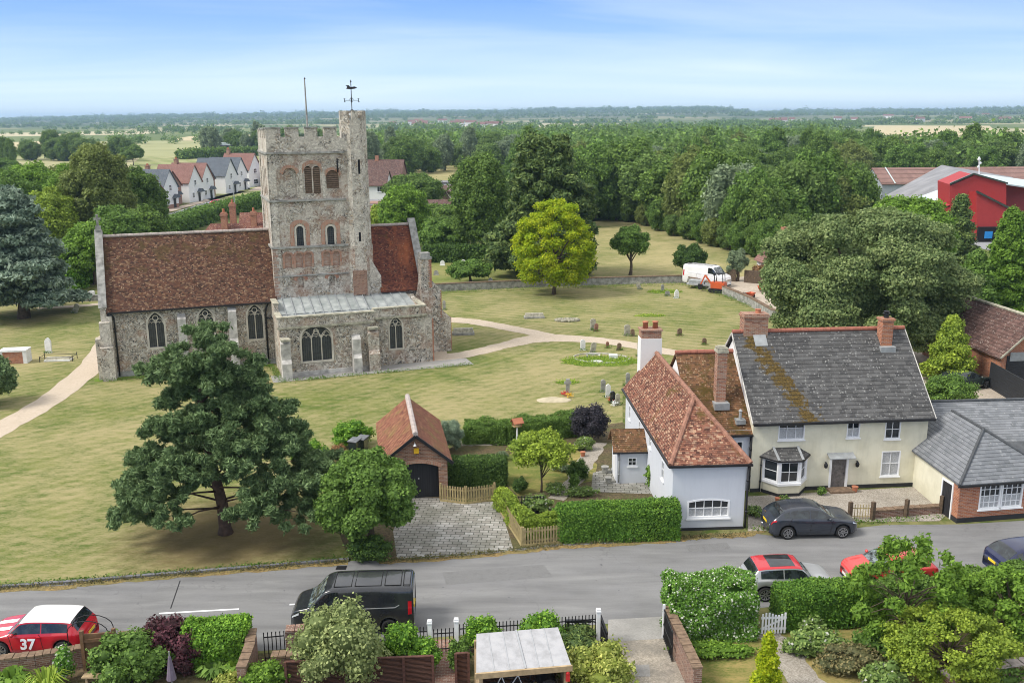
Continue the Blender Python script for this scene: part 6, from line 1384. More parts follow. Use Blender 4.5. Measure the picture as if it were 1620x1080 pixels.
def bicycle(loc, rz, label, mat):
    t = empty('bicycle', (*loc, 0), rz, label, 'bicycle'); fr_ = MB(); BB = (0, 0, .28); H_ = (.38, 0, .82); S_ = (-.2, 0, .85); RA = (-.5, 0, .34); FA = (.55, 0, .34)
    for a, b2 in ((BB, S_), (S_, H_), (BB, H_), (RA, BB), (RA, S_), (H_, FA)): fr_.tube([a, b2], .02, 6)
    fr_.tube([H_, (.36, 0, .98)], .016, 6); fr_.build('frame', mat, t)
    MB().tube([(.36, -.28, 1.0), (.42, 0, 1.0), (.36, .28, 1.0)], .016, 6).build('handlebar', 'iron', t); MB().blob((-.24, 0, .93), (.14, .07, .04), 8, 5, 0).build('saddle', 'black_paint', t)
    for c in (RA, FA):
        w_ = MB(); n = 24; w_.tube([(c[0]+.33*math.cos(2*math.pi*k/n), 0, c[2]+.33*math.sin(2*math.pi*k/n)) for k in range(n+1)], .022, 6); [w_.bar(c, (c[0]+.32*math.cos(2*math.pi*k/12), 0, c[2]+.32*math.sin(2*math.pi*k/12)), .006) for k in range(12)]; w_.build('wheel', 'tyre', t)
sx, sy = -1.18, 28.15
bicycle((sx+.95, sy+.85), R(12), 'white-framed bicycle leaning in the left half of the shelter', 'white_paint'); bicycle((sx+1.6, sy+1.0), R(176), 'dark bicycle parked in the middle of the shelter', 'black_paint')
m_ = MB().tube([(2.35, .45, .62), (2.25, 1.25, .62)], .33, 16); o = one('kit_drum', m_, 'black_paint', 'black rounded cover standing in the right end of the bicycle shelter', 'cover'); o.location = (sx, sy, 0); 
m_ = MB().box(-.07, -.02, 0, .07, .02, .3); m_.lathe([(.07, .3), (.05, .36), (.0, .38)], (0, 0, 0), 8); o = one('dog_waste_box', m_, 'red_plastic', 'small red box fixed to the right post of the shelter', 'box'); o.location = (sx+SW+.0, sy+.12, 1.1)
# white picket gate between the hedges
wg_ = empty('white_gate', (*G(1204, 1005), 0), R(3), 'small white picket gate in the gap between the two big hedges', 'gate')
m_ = MB(); [m_.box(i*.125, 0, .08, i*.125+.07, .03, .9+.06*math.sin(i)) for i in range(8)]; m_.build('pickets', 'white_paint', wg_); m_ = MB(); m_.box(-.02, .03, .22, .98, .07, .30); m_.box(-.02, .03, .68, .98, .07, .76); m_.bar((0, .05, .26), (.95, .05, .72), .05); m_.build('rails', 'white_paint', wg_)
# low wall, posts and iron gate in front of the cream house
wall(pix([(1378, 818), (1420, 815), (1490, 810)]), .35, .3, 'low crumbling brick wall along the front of the cream house', mat='wall_brick', cop='brown_stone')
for i, (x_, y_) in enumerate(((1211, 836), (1344, 822), (1380, 822), (1433, 818), (1488, 812))):
    o = one('old_post', MB().rbox(0, 0, 0, .17, .17, .95, .2*i, 0, .97 if False else 1), 'old_post', ['stout timber post left of the parked dark grey car', 'timber post on the left of the little iron gate', 'timber post on the right of the little iron gate', 'timber post standing midway along the low brick wall', 'timber post beside the black door of the outhouse'][i], 'post', 'timber posts in front of the cream house'); o.location = (*G(x_, y_), 0)
railing(pix([(1347, 821), (1377, 821)]), 'small iron gate between two timber posts at the cream house', .75, name='iron_gate', mat='picket_wood')
# bins by the garage
for i, (x_, y_) in enumerate(((562, 722), (574, 718))):
    t = empty('wheelie_bin', (*G(x_, y_), 0), R(-20), ['left dark green wheelie bin beside the brown hedge', 'right dark green wheelie bin next to the garage wall'][i], 'bin', 'wheelie bins by the garage')
    m_ = MB(); m_.add([(-.22, -.25, .05), (.22, -.25, .05), (.22, .25, .05), (-.22, .25, .05), (-.28, -.33, .98), (.28, -.33, .98), (.28, .33, .98), (-.28, .33, .98)], [(0, 3, 2, 1), (4, 5, 6, 7), (0, 1, 5, 4), (1, 2, 6, 5), (2, 3, 7, 6), (3, 0, 4, 7)]); m_.build('body', 'paint_green', t, bevel=.02)
    m_ = MB(); m_.extr([(-.3, -.36, .99), (.3, -.36, .99), (.3, .36, 1.05), (-.3, .36, 1.05)], (0, 0, .05)); m_.bar((-.2, .38, 1.02), (.2, .38, 1.02), .04); m_.build('lid', 'slate', t)
# trellis gate, bird table, pots, parasol
m_ = MB(); [m_.bar((i*.16, 0, .05), (i*.16, 0, .95), .03) for i in range(9)]; [m_.bar((0, 0, z_), (1.28, 0, z_), .03) for z_ in (.1, .35, .6, .9)]; o = one('trellis_gate', m_, 'black_paint', 'low black trellis gate between the climber and the rose bed', 'gate'); o.location = (*G(820, 812), 0)
bt = empty('bird_table', (*G(818, 705), 0), R(25), 'bird table with a pink-red pitched roof in the garden', 'bird table')
MB().rbox(0, 0, 0, .08, .08, 1.25).build('post', 'white_paint', bt); MB().rbox(0, 0, 1.25, .5, .4, .04).build('tray', 'picket_wood', bt); m_ = MB(); slab(m_, [(-.34, -.3, 1.5), (.34, -.3, 1.5), (.34, 0, 1.78), (-.34, 0, 1.78)], .03); slab(m_, [(-.34, .3, 1.5), (-.34, 0, 1.79), (.34, 0, 1.79), (.34, .3, 1.5)], .03); [m_.rbox(a, b2, 1.29, .04, .04, .25) for a in (-.22, .22) for b2 in (-.17, .17)]; m_.build('roof', 'terracotta', bt)
for i, (x_, y_, r_, mt, lb) in enumerate(((957, 748, .2, 'grey_stone', 'stone urn beside the porch door'), (962, 764, .17, 'grey_stone', 'grey round planter on the terrace by the porch'), (922, 722, .15, 'terracotta', 'terracotta pot among the plants by the gravel path'), (1352, 778, .16, 'terracotta', 'terracotta pot beside the old wooden front door'), (1230, 795, .14, 'terracotta', 'flower pot under the bay window of the cream house'))):
    m_ = MB().lathe([(r_*.6, 0), (r_*.75, .03), (r_, r_*1.6), (r_*1.1, r_*1.7), (r_*1.1, r_*1.9), (r_*.8, r_*1.9)], (0, 0, 0), 12); o = one('flower_pot', m_, mt, lb, 'pot'); o.location = (*G(x_, y_), .02)
pt = empty('parasol', (*G(275, 1108), 0), 0, 'closed purple-grey garden parasol at the bottom left', 'parasol'); MB().tube([(0, 0, 0), (0, 0, 1.9)], .02, 6).build('pole', 'galv', pt)
m_ = MB(); m_.lathe([(.02, 1.75), (.05, 1.68), (.10, 1.3), (.17, .85), (.12, .8)], (0, 0, 0), 9); m_.build('canopy', 'parasol_cloth', pt)
ar = empty('garden_arch', (*G(112, 1046), 0), 0, 'thin iron hoop arch beside the tail of the red car', 'garden arch'); m_ = MB()
for y_ in (0, .45): m_.tube([(0, y_, 0), (0, y_, 1.2)]+[(.75-.75*math.cos(q), y_, 1.2+.45*math.sin(q)) for q in np.linspace(0, math.pi, 9)]+[(1.5, y_, 1.2), (1.5, y_, 0)], .018, 6)
m_.build('hoop', 'iron', ar)
bd_ = MB().rbox(0, 0, 0, .5, .12, .3); o = one('timber_bench_top', MB().box(-.6, -.15, .32, .6, .15, .38).box(-.5, -.1, 0, -.42, .1, .32).box(.42, -.1, 0, .5, .1, .32), 'shed_timber', 'small timber bench under the brown gate at lower left', 'bench'); o.location = (*G(160, 1082), 0)

# ================================================================== GRAVES
def stone(x, y, w_, h_, top='r', mat='grey_stone', th=.12, label='', lean=0, rz=0, cat='gravestone', name='gravestone', dep=True):
    m_ = MB(); o_ = outline(w_, h_, top) if top != 0 else outline(w_, h_, 0); m_.extr([(a, -th/2, b2) for a, b2 in o_], (0, th, 0)); m_.box(-w_/2-.06, -th, -.02, w_/2+.06, th, .07)
    o = one(name, m_, mat, label, cat); o.location = (*G(x, y), 0); o.rotation_euler = (R(lean*.5), R(lean), rz); return o
stone(772, 491-0, .0+.42, 1.25, 's', 'lichen_stone', label='tall grey headstone left of a small brown one on the east lawn') if False else None
GS = [(938, 522, .5, 1.1, 's', 'lichen_stone', 'tall pale brown headstone, left of the pair nearest the gravel path bend', 0), (943, 524, .35, .75, 'r', 'ridge_tile', 'small red-brown headstone right behind the tall pale one', 3),
 (992, 531, .55, 1.05, 's', 'lichen_stone', 'buff headstone, left of the pair above the white chimney', 0), (1001, 532, .35, .7, 'r', 'brown_stone', 'short brown rounded headstone right of the buff one', -3),
 (1075, 531, .42, .7, 'r', 'brown_stone', 'dark brown rounded headstone standing alone right of the white chimney', 0), (1114, 545, .38, .6, 'r', 'brown_stone', 'small dark headstone nearest the cream house roof', 0),
 (922, 554, .42, .95, 'r', 'white_stone', 'pale upright headstone by the path left of the stone ring', 0), (937, 558, .45, .95, 'r', 'lichen_stone', 'leaning buff headstone inside the left of the stone ring', 9),
 (961, 550, .26, .55, 'r', 'ridge_tile', 'small reddish headstone behind the stone ring', 0), (979, 554, .36, .65, 'r', 'brown_stone', 'round-topped brown headstone right of the reddish one', 4),
 (1012, 563, .42, 1.25, 's', 'lichen_stone', 'left tall headstone of the pair beside the white chimney', 0), (1020, 566, .42, 1.25, 's', 'lichen_stone', 'right tall headstone of the pair beside the white chimney', 0),
 (954, 620, .34, .95, 'r', 'grey_stone', 'back grey headstone of the row by the purple shrub', 0), (962, 628, .34, .95, 'r', 'white_stone', 'pale middle headstone of the row by the purple shrub', 0), (969, 637, .36, .85, 'r', 'paint_black', 'polished dark headstone with flowers by the purple shrub', 0), (977, 640, .3, .8, 'r', 'lichen_stone', 'front cream headstone of the row by the purple shrub', 0),
 (993, 610, .3, 1.0, 'r', 'grey_stone', 'tall grey headstone just left of the grey cottage roof', 0),
 (1070, 472, .5, 1.0, 'p', 'white_stone', 'tall white pointed headstone near the north wall', 2), (1056, 468, .5, .55, 's', 'grey_stone', 'short squat grey headstone left of the white pointed one', -3), (1012, 458, .45, .95, 's', 'lichen_stone', 'tilted headstone leaning left by the north boundary wall', -16), (1048, 462, .35, .9, 's', 'grey_stone', 'thin grey cross-like headstone beside the white pointed one', 0),
 (77, 558, .55, 1.35, 'p', 'white_stone', 'tall pale pointed headstone behind the railed tomb at left', 3), (118, 495, .55, 1.25, 's', 'lichen_stone', 'pale headstone tilted sharply to the right beside the cedar', 32),
 (703, 490, .3, 1.0, 's', 'grey_stone', 'narrow grey headstone just right of the church buttress', -2),
 (700, 420, .6, .7, 'r', 'white_stone', 'pale headstone nearest the church in the north graveyard', 0), (733, 420, .6, .8, 'r', 'white_stone', 'pale headstone left of the low spreading tree', 0), (790, 425, .6, .7, 'r', 'white_stone', 'pale headstone right of the low spreading tree', 0), (776, 447, .5, .6, 'r', 'white_stone', 'small pale headstone under the low spreading tree', 0),
 (690, 435, .6, .6, 'r', 'grey_stone', 'small grey headstone by the chancel in the north graveyard', 0), (128, 476, .7, .8, 's', 'lichen_stone', 'leftmost of the upright headstones beside the nave corner', 0), (137, 474, .7, .9, 's', 'grey_stone', 'second upright headstone beside the nave corner', 0), (146, 472, .7, .9, 's', 'white_stone', 'pale headstone nearest the nave corner', 0)]
for x_, y_, w_, h_, tp, mt, lb, ln in GS: stone(x_, y_, w_, h_, tp, mt, .14, lb, ln, R(8 if x_ > 900 else -5))
def tomb(x, y, L, W_, Hh, label, rz=0, mat='grey_stone', kind='slab'):
    t = empty('tomb', (*G(x, y), 0), rz, label, 'tomb')
    if kind == 'slab':
        m_ = MB(); m_.box(-L/2, -W_/2, 0, L/2, W_/2, Hh*.4); m_.build('base', mat, t); m_ = MB(); m_.extr([(-L/2+.1, -W_/2+.1, Hh*.4), (-L/2+.1, W_/2-.1, Hh*.4), (-L/2+.1, W_/4, Hh), (-L/2+.1, -W_/4, Hh)], (L-.2, 0, 0)); m_.build('ledger', 'lichen_stone', t)
    else:
        m_ = MB(); m_.box(-L/2+.05, -W_/2+.05, 0, L/2-.05, W_/2-.05, Hh*.88); m_.build('chest', 'red_brick', t); m_ = MB(); m_.box(-L/2-.03, -W_/2-.03, Hh*.88, L/2+.03, W_/2+.03, Hh); m_.box(-L/2, -W_/2, 0, -L/2+.25, W_/2, Hh*.87); m_.box(L/2-.3, -W_/2, 0, L/2, W_/2, Hh*.87); m_.build('top_slab', 'white_stone', t)
    return t
tomb(845, 503, 2.0, .8, .5, 'long pale grey coped tomb on the east lawn', R(5)); tomb(733, 529, 2.0, .9, .6, 'grey coped tomb on the small green island between the paths', R(6)); tomb(26, 573, 2.1, 1.15, 1.15, 'brick chest tomb with white stone top at the left edge', R(8), kind='chest')
tb_ = tomb(93, 570, 2.1, .8, .3, 'white slab grave enclosed by a low iron rail near the left path', R(6), 'white_stone')
m_ = MB()
for x_ in (-1.3, 1.3):
    for y_ in (-.55, .55): m_.tube([(x_, y_, 0), (x_, y_, .55)], .03, 6)
for y_ in (-.55, .55): m_.tube([(-1.3, y_, .4), (1.3, y_, .4)], .02, 6)
for x_ in (-1.3, 1.3): m_.tube([(x_, -.55, .4), (x_, .55, .4)], .02, 6)
m_.build('rail', 'iron', tb_)
m_ = MB(); rs_ = random.Random(3)
for k in range(22):
    a = 2*math.pi*k/22; m_.blob((1.05*math.cos(a), .42*math.sin(a), .12), (.2, .17, .16), 7, 5, .15, k)
for k in range(12): m_.blob((rs_.uniform(-.8, .8), rs_.uniform(-.25, .25), .12), (.16, .14, .13), 7, 5, .15, k+50)
o = one('rubble_grave', m_, 'lichen_stone', 'grave edged with rough rubble stones in the middle of the east lawn', 'grave'); o.location = (*G(897, 508), 0)
# stone ring monument
m_ = MB()
for a0 in np.linspace(0, 2*math.pi, 40, endpoint=False):
    m_.bar((2.3*math.cos(a0), 1.55*math.sin(a0), .05), (2.3*math.cos(a0+.158), 1.55*math.sin(a0+.158), .05), .08, .1)
o = one('grave_ring', m_, 'pale_stone', 'pale stone oval kerb around graves beyond the garden', 'grave kerb'); o.location = (*G(951, 567), 0); o.rotation_euler = (0, 0, R(-12))
o = one('grave_block', MB().rbox(0, 0, 0, .7, .4, .35), 'white_stone', 'white block inside the stone oval', 'grave marker'); o.location = (*G(970, 567), 0)
o = one('grave_slab', MB().rbox(0, 0, 0, .9, .35, .14), 'white_stone', 'flat white slab at the front of the stone oval', 'grave marker'); o.location = (*G(944, 573), 0)
m_ = MB(); m_.bar((-.55, 0, .3), (.55, .1, .22), .14); m_.bar((-.5, -.2, .15), (-.45, .25, .2), .12); m_.bar((.5, -.2, .15), (.55, .3, .2), .12)
o = one('fallen_cross', m_, 'pale_stone', 'broken stone piece lying in the left half of the stone oval', 'grave marker'); o.location = (*G(938, 565), 0)
m_ = MB(); m_.rbox(0, 0, 0, .28, .16, 1.0); m_.box(-.26, -.07, .62, .26, .07, .8)
o = one('grave_cross', m_, 'grey_stone', 'small stone cross with flowers above the garden hedge', 'grave cross'); o.location = (*G(898, 620), 0)
for i, (x_, y_, mt, lb) in enumerate(((893, 626, 'flower_red', 'red flowers at the foot of the stone cross'), (901, 629, 'yellow_box', 'yellow flowers at the foot of the stone cross'), (967, 636, 'flower_red', 'red flowers beside the polished dark headstone'), (972, 642, 'white_paint', 'white flowers in front of the polished dark headstone'))):
    rs = np.random.RandomState(i); P = rs.randn(70, 3)*[.13, .1, .08]+[0, 0, .22]; o = leafmesh('flowers', P, rs.randn(70, 3)+[0, 0, 1], .08, mt, 1.2, i); o.location = (*G(x_, y_), 0); tag(o, lb, 'flowers')
m_ = MB().blob((0, 0, 0), (1.3, .7, .14), 18, 8, .05, 2); o = one('earth_mound', m_, 'mound_soil', 'bare pale earth mound on the lawn beyond the hedge', 'mound', smooth=True); o.location = (*G(876, 633), 0)
for i, (x_, y_, rx, ry) in enumerate(((1052, 462, 2.0, .9), (950, 572, 3.2, 1.6), (1028, 500, 1.6, .5), (898, 605, .9, .5))):
    n = 20; o = MB().face([(rx*(1+.12*math.sin(3*k))*math.cos(2*math.pi*k/n), ry*(1+.12*math.cos(4*k))*math.sin(2*math.pi*k/n), .019+.0005*i) for k in range(n)]).build('uncut_grass', 'lush_grass'); o.location = (*G(x_, y_), 0); o['kind'] = 'structure'
    rs = np.random.RandomState(20+i); n = int(rx*ry*260); a = rs.rand(n)*6.28; r_ = np.sqrt(rs.rand(n)); P = np.stack([r_*np.cos(a)*rx, r_*np.sin(a)*ry, .05+rs.rand(n)*.12], 1); o = leafmesh('tall_grass', P, rs.randn(n, 3)*[1, 1, .3], .17, 'leaf_blade', .5, i); o.location = (*G(x_, y_), 0); o['kind'] = 'stuff'

# ================================================================== BUILDER'S YARD (beside the white van)
yx, yy = G(1135, 463)
tr_ = empty('digger', (yx, yy, 0), R(150), 'small orange-red digger beside the white van', 'digger')
MB().box(-.9, -.5, .5, .7, .5, 1.25).build('body', 'orange_red', tr_, bevel=.06); m_ = MB(); [m_.bar((x_, y_, 1.25), (x_*.9, y_*.9, 2.2), .07) for x_ in (-.7, .3) for y_ in (-.42, .42)]; m_.box(-.75, -.48, 2.2, .4, .48, 2.27); m_.build('cab', 'black_paint', tr_)
m_ = MB(); m_.bar((.7, 0, .9), (1.5, 0, 1.9), .16); m_.bar((1.5, 0, 1.9), (2.0, 0, .8), .13); m_.build('arm', 'orange_red', tr_); m_ = MB(); m_.extr([(1.8, -.2, .8), (2.25, -.2, .85), (2.2, -.2, .3), (1.85, -.2, .25)], (0, .4, 0)); m_.build('bucket', 'iron', tr_)
for y_ in (-.45, .45): MB().extr([(-.9, y_-.12, .08), (.8, y_-.12, .08), (.95, y_-.12, .3), (.8, y_-.12, .5), (-.9, y_-.12, .5), (-1.05, y_-.12, .3)], (0, .24, 0)).build('track', 'tyre', tr_)
tl = empty('trailer', (*G(1110, 456), 0), R(-25), 'low flat trailer loaded with grey sheets left of the white van', 'trailer'); MB().box(-1.6, -.8, .45, 1.6, .8, .6).build('bed', 'galv', tl); m_ = MB(); m_.box(-1.4, -.6, .6, .4, .6, .95); m_.box(.5, -.5, .6, 1.4, .4, .8); m_.build('load', 'lead_flash', tl)
for y_ in (-.85, .85): m_ = MB(); m_.add([(.3*math.cos(a), y_, .3+.3*math.sin(a)) for a in np.linspace(0, 6.28, 12, endpoint=False)]+[(.3*math.cos(a), y_*.88, .3+.3*math.sin(a)) for a in np.linspace(0, 6.28, 12, endpoint=False)], [tuple(range(12)), tuple(range(12, 24))]+[(i, (i+1) % 12, 12+(i+1) % 12, 12+i) for i in range(12)]); m_.build('wheel', 'tyre', tl)
for i, (x_, y_, mt, lb) in enumerate(((1148, 464, 'red_plastic', 'red wheelbarrow in front of the white van'), (1187, 472, 'orange_red', 'orange-red bucket near the yard wall'), (1203, 462, 'orange_red', 'orange machine at the right of the gravel yard'))):
    t = empty('barrow', (*G(x_, y_), 0), R(40*i), lb, 'barrow'); m_ = MB(); m_.add([(-.3, -.2, .3), (.3, -.2, .3), (.3, .2, .3), (-.3, .2, .3), (-.5, -.35, .65), (.5, -.35, .65), (.5, .35, .65), (-.5, .35, .65)], [(0, 3, 2, 1), (0, 1, 5, 4), (1, 2, 6, 5), (2, 3, 7, 6), (3, 0, 4, 7)]); m_.build('tray', mt, t)
    m_ = MB(); [m_.bar((-.9, y2, .5), (.55, y2*.4, .2), .05) for y2 in (-.25, .25)]; m_.build('handles', 'iron', t); MB().tube([(.6, -.05, .2), (.6, .05, .2)], .2, 12).build('wheel', 'tyre', t)
o = one('cement_bag', MB().blob((0, 0, .2), (.6, .4, .22), 10, 6, .1, 4), 'white_stone', 'pale builders bag lying by the yard wall', 'bag'); o.location = (*G(1160, 468), 0)
o = one('tarpaulin_heap', MB().blob((0, 0, .25), (.5, .4, .4), 10, 6, .2, 7), 'paint_blue', 'dark blue tarpaulin heap by the yard wall', 'tarpaulin'); o.location = (*G(1176, 474), 0)
o = one('brushwood_fence', MB().box(-.15, -1.2, 0, .15, 1.2, 1.5).box(-.12, 2.2, 0, .12, 3.4, 1.5), 'old_post', 'dark timber gate posts at the back of the gravel yard', 'fence'); o.location = (*G(1193, 448), 0); o.rotation_euler = (0, 0, R(60))
fp = empty('flagpole', (*G(1215, 462), 0), 0, 'white flagpole with a limp pale flag by the cottage behind the oak', 'flagpole'); MB().tube([(0, 0, 0), (0, 0, 6.2)], [.06, .04], 8).build('pole', 'white_paint', fp)
m_ = MB(); n = 10; vs = [(.04+.16*math.sin(i*1.3)+j*.12, .06*math.sin(i*2+j*1.8), 5.9-i*.17) for i in range(n) for j in range(3)]; m_.add(vs, [(i*3+j, i*3+j+1, i*3+3+j+1, i*3+3+j) for i in range(n-1) for j in range(2)]); m_.build('flag', 'flag_white', fp)
wc = empty('cottage', (G(1228, 462)[0]+1.2, G(1228, 462)[1], 0), R(8), 'white cottage with red tiled roof half hidden behind the big evergreen oak', 'cottage')
cm = MB(); niche(cm, 1.0, 0, 1.0, 0, 1.0, 1.1, .1)
MB().extr([(0, 0, 0), (5, 0, 0), (5, 0, 2.6), (2.5, 0, 5.2), (0, 0, 2.6)], (0, 9, 0)).build('wall', 'white_render', wc, cut=cm); window(wc, 1.0, 0, 1.0, 0, 1.0, 1.1, 3, 2)
rf = MB(); slab(rf, [(-.3, -.3, 2.4), (2.5, -.3, 5.4), (2.5, 9.3, 5.4), (-.3, 9.3, 2.4)]); slab(rf, [(5.3, -.3, 2.4), (5.3, 9.3, 2.4), (2.5, 9.3, 5.41), (2.5, -.3, 5.41)]); rf.build('roof', 'village_tiles', wc); m_ = MB().rbox(2.5, 7, 4.6, .8, .8, 1.9); m_.build('chimney', 'red_brick', wc)

# ================================================================== TREES AND PLANTS
def T(px, py): return G(px, py)
# Scots pine on the front lawn: irregular tiers of clumped needles
rs = np.random.RandomState(11); L = []
pine_c = [(-.3, .3, 9.7, 1.1), (.5, -.2, 9.0, 1.2), (-1.3, .2, 8.6, 1.2), (.9, .5, 8.2, 1.4), (-.4, -.5, 8.1, 1.3), (-2.6, -.2, 8.0, .95), (-3.6, .3, 8.2, .7), (1.9, .0, 7.6, 1.1), (-.9, .9, 7.2, 1.4),
  (1.6, .6, 6.7, 1.3), (2.7, -.3, 6.6, 1.0), (-2.0, .4, 6.5, 1.2), (-1.0, -.9, 6.0, 1.1), (.9, -1.2, 6.2, 1.2), (3.6, .5, 5.9, 1.1), (2.2, -1.2, 5.4, 1.4), (-2.9, -.2, 5.4, 1.1), (-3.6, .6, 5.0, .9), (-2.2, 1.2, 4.9, 1.2),
  (4.6, -.2, 4.9, 1.1), (3.2, -1.5, 4.4, 1.5), (1.6, -2.0, 4.7, 1.2), (.6, 1.8, 5.1, 1.4), (3.5, 1.6, 4.6, 1.4), (-3.8, -.6, 4.0, 1.1), (-4.6, .1, 3.6, 1.0), (-2.4, -1.6, 4.1, 1.2), (-1.0, -1.9, 4.0, 1.1), (5.4, .3, 3.6, 1.1), (4.6, -1.2, 3.2, 1.3),
  (3.1, -2.3, 3.0, 1.2), (-4.9, -.9, 2.8, 1.0), (-5.3, .2, 2.4, .9), (-3.6, -1.7, 2.9, 1.1), (-2.1, -2.3, 2.7, 1.0), (5.2, 1.5, 2.9, 1.2), (4.4, -2.0, 2.0, 1.1), (2.0, -2.6, 2.0, .9), (-4.4, -1.8, 1.7, .9), (-5.4, -.8, 1.5, .8), (1.2, 2.5, 3.4, 1.3), (-2.0, 2.4, 3.4, 1.3), (-3.9, 1.8, 2.8, 1.1), (5.0, -.6, 1.6, 1.0), (-1.6, -2.9, 1.9, .8)]
pine_c += [(-1.2, -.6, 5.2, 1.0), (.5, -.8, 4.0, 1.0), (-.9, -1.2, 3.2, .8), (1.8, -.6, 3.4, 1.1), (-1.9, .3, 3.4, 1.0), (2.6, -.9, 2.2, .9), (-1.2, 1.2, 5.6, 1.2), (.4, .9, 7.0, 1.1), (-3.0, -.9, 2.1, .9), (3.9, .4, 2.4, 1.1)]
for x, y, z, r_ in pine_c: L.append((x*(.80 if x < 0 else (.93 if z < 3.3 else .70)), y*1.05, z, r_*1.08, r_*1.08, r_*.72))
sub = []
for l in L:
    for k in range(17):
        a = rs.rand()*6.28; q = rs.rand()**.5; sub.append((l[0]+l[3]*.98*q*math.cos(a), l[1]+l[4]*.98*q*math.sin(a), l[2]+l[5]*(.6*(1-q)+rs.uniform(-.6, .4)), l[3]*.23, l[4]*.23, l[5]*.26))
pn = empty('pine_tree', (*T(357, 843), 0), 0, 'big Scots pine with layered blue-green boughs on the front lawn', 'tree')
P, N, k = sample(sub, 110000, rs, .95, .7, .3, 2.6); leafmesh('crown', P, N, .105, 'leaf_pine', 3.6, 3, parent=pn, fine=3)
t = MB(); t.tube([(0, 0, -.1), (.0, 0, .3), (-.05, 0, 1.5), (-.35, .05, 3.2), (-.6, .05, 5.0), (-.7, 0, 6.8), (-.3, 0, 8.4), (-.2, .2, 9.4)], [.42, .30, .27, .24, .19, .14, .09, .04], 10)
for l in L[8::2]:
    zz = max(1.3, l[2]-.4-abs(l[0])*.08); x0 = np.interp(zz, [0, 1.5, 3.2, 5, 6.8, 8.4], [0, -.05, -.35, -.6, -.7, -.3]); p0 = Vector((x0, 0, zz)); p2 = Vector(l[:3]); t.tube([p0, p0.lerp(p2, .5)+Vector((0, 0, .15)), p2], [.06, .035, .012], 6)
t.build('trunk', 'pine_bark', pn, smooth=True)
# blue-grey cedar at the left
L = []; rs = np.random.RandomState(4)
for i in range(46):
    z = 1.6+10.8*(i/45)**1.05; rr_ = 7.3*(1-(z/13.4))**.62*(.75 if i % 3 else 1.0); a = i*2.4+rs.rand()
    L.append((rr_*.70*math.cos(a), rr_*.70*math.sin(a), z, .30*rr_+.5, .30*rr_+.5, .42))
    L.append((rr_*.36*math.cos(a+.6), rr_*.36*math.sin(a+.6), z+.25, .3*rr_+.4, .3*rr_+.4, .45))
cdr = empty('cedar_tree', (*T(38, 503), 0), 0, 'large blue-grey cedar with drooping tiers at the left edge', 'tree')
P, N, k = sample(L, 60000, rs, .75, .6, .5, 1.4); rr_ = np.hypot(P[:, 0], P[:, 1]); P[:, 2] -= .05*np.maximum(0, rr_-2)**1.3*.5
leafmesh('crown', P, N, .26, 'leaf_cedar', 2.6, 5, parent=cdr); trunk_mb(12.5, .55, L, 26, rs, z0=-.1, lowfrac=.12).build('trunk', 'bark', cdr, smooth=True)
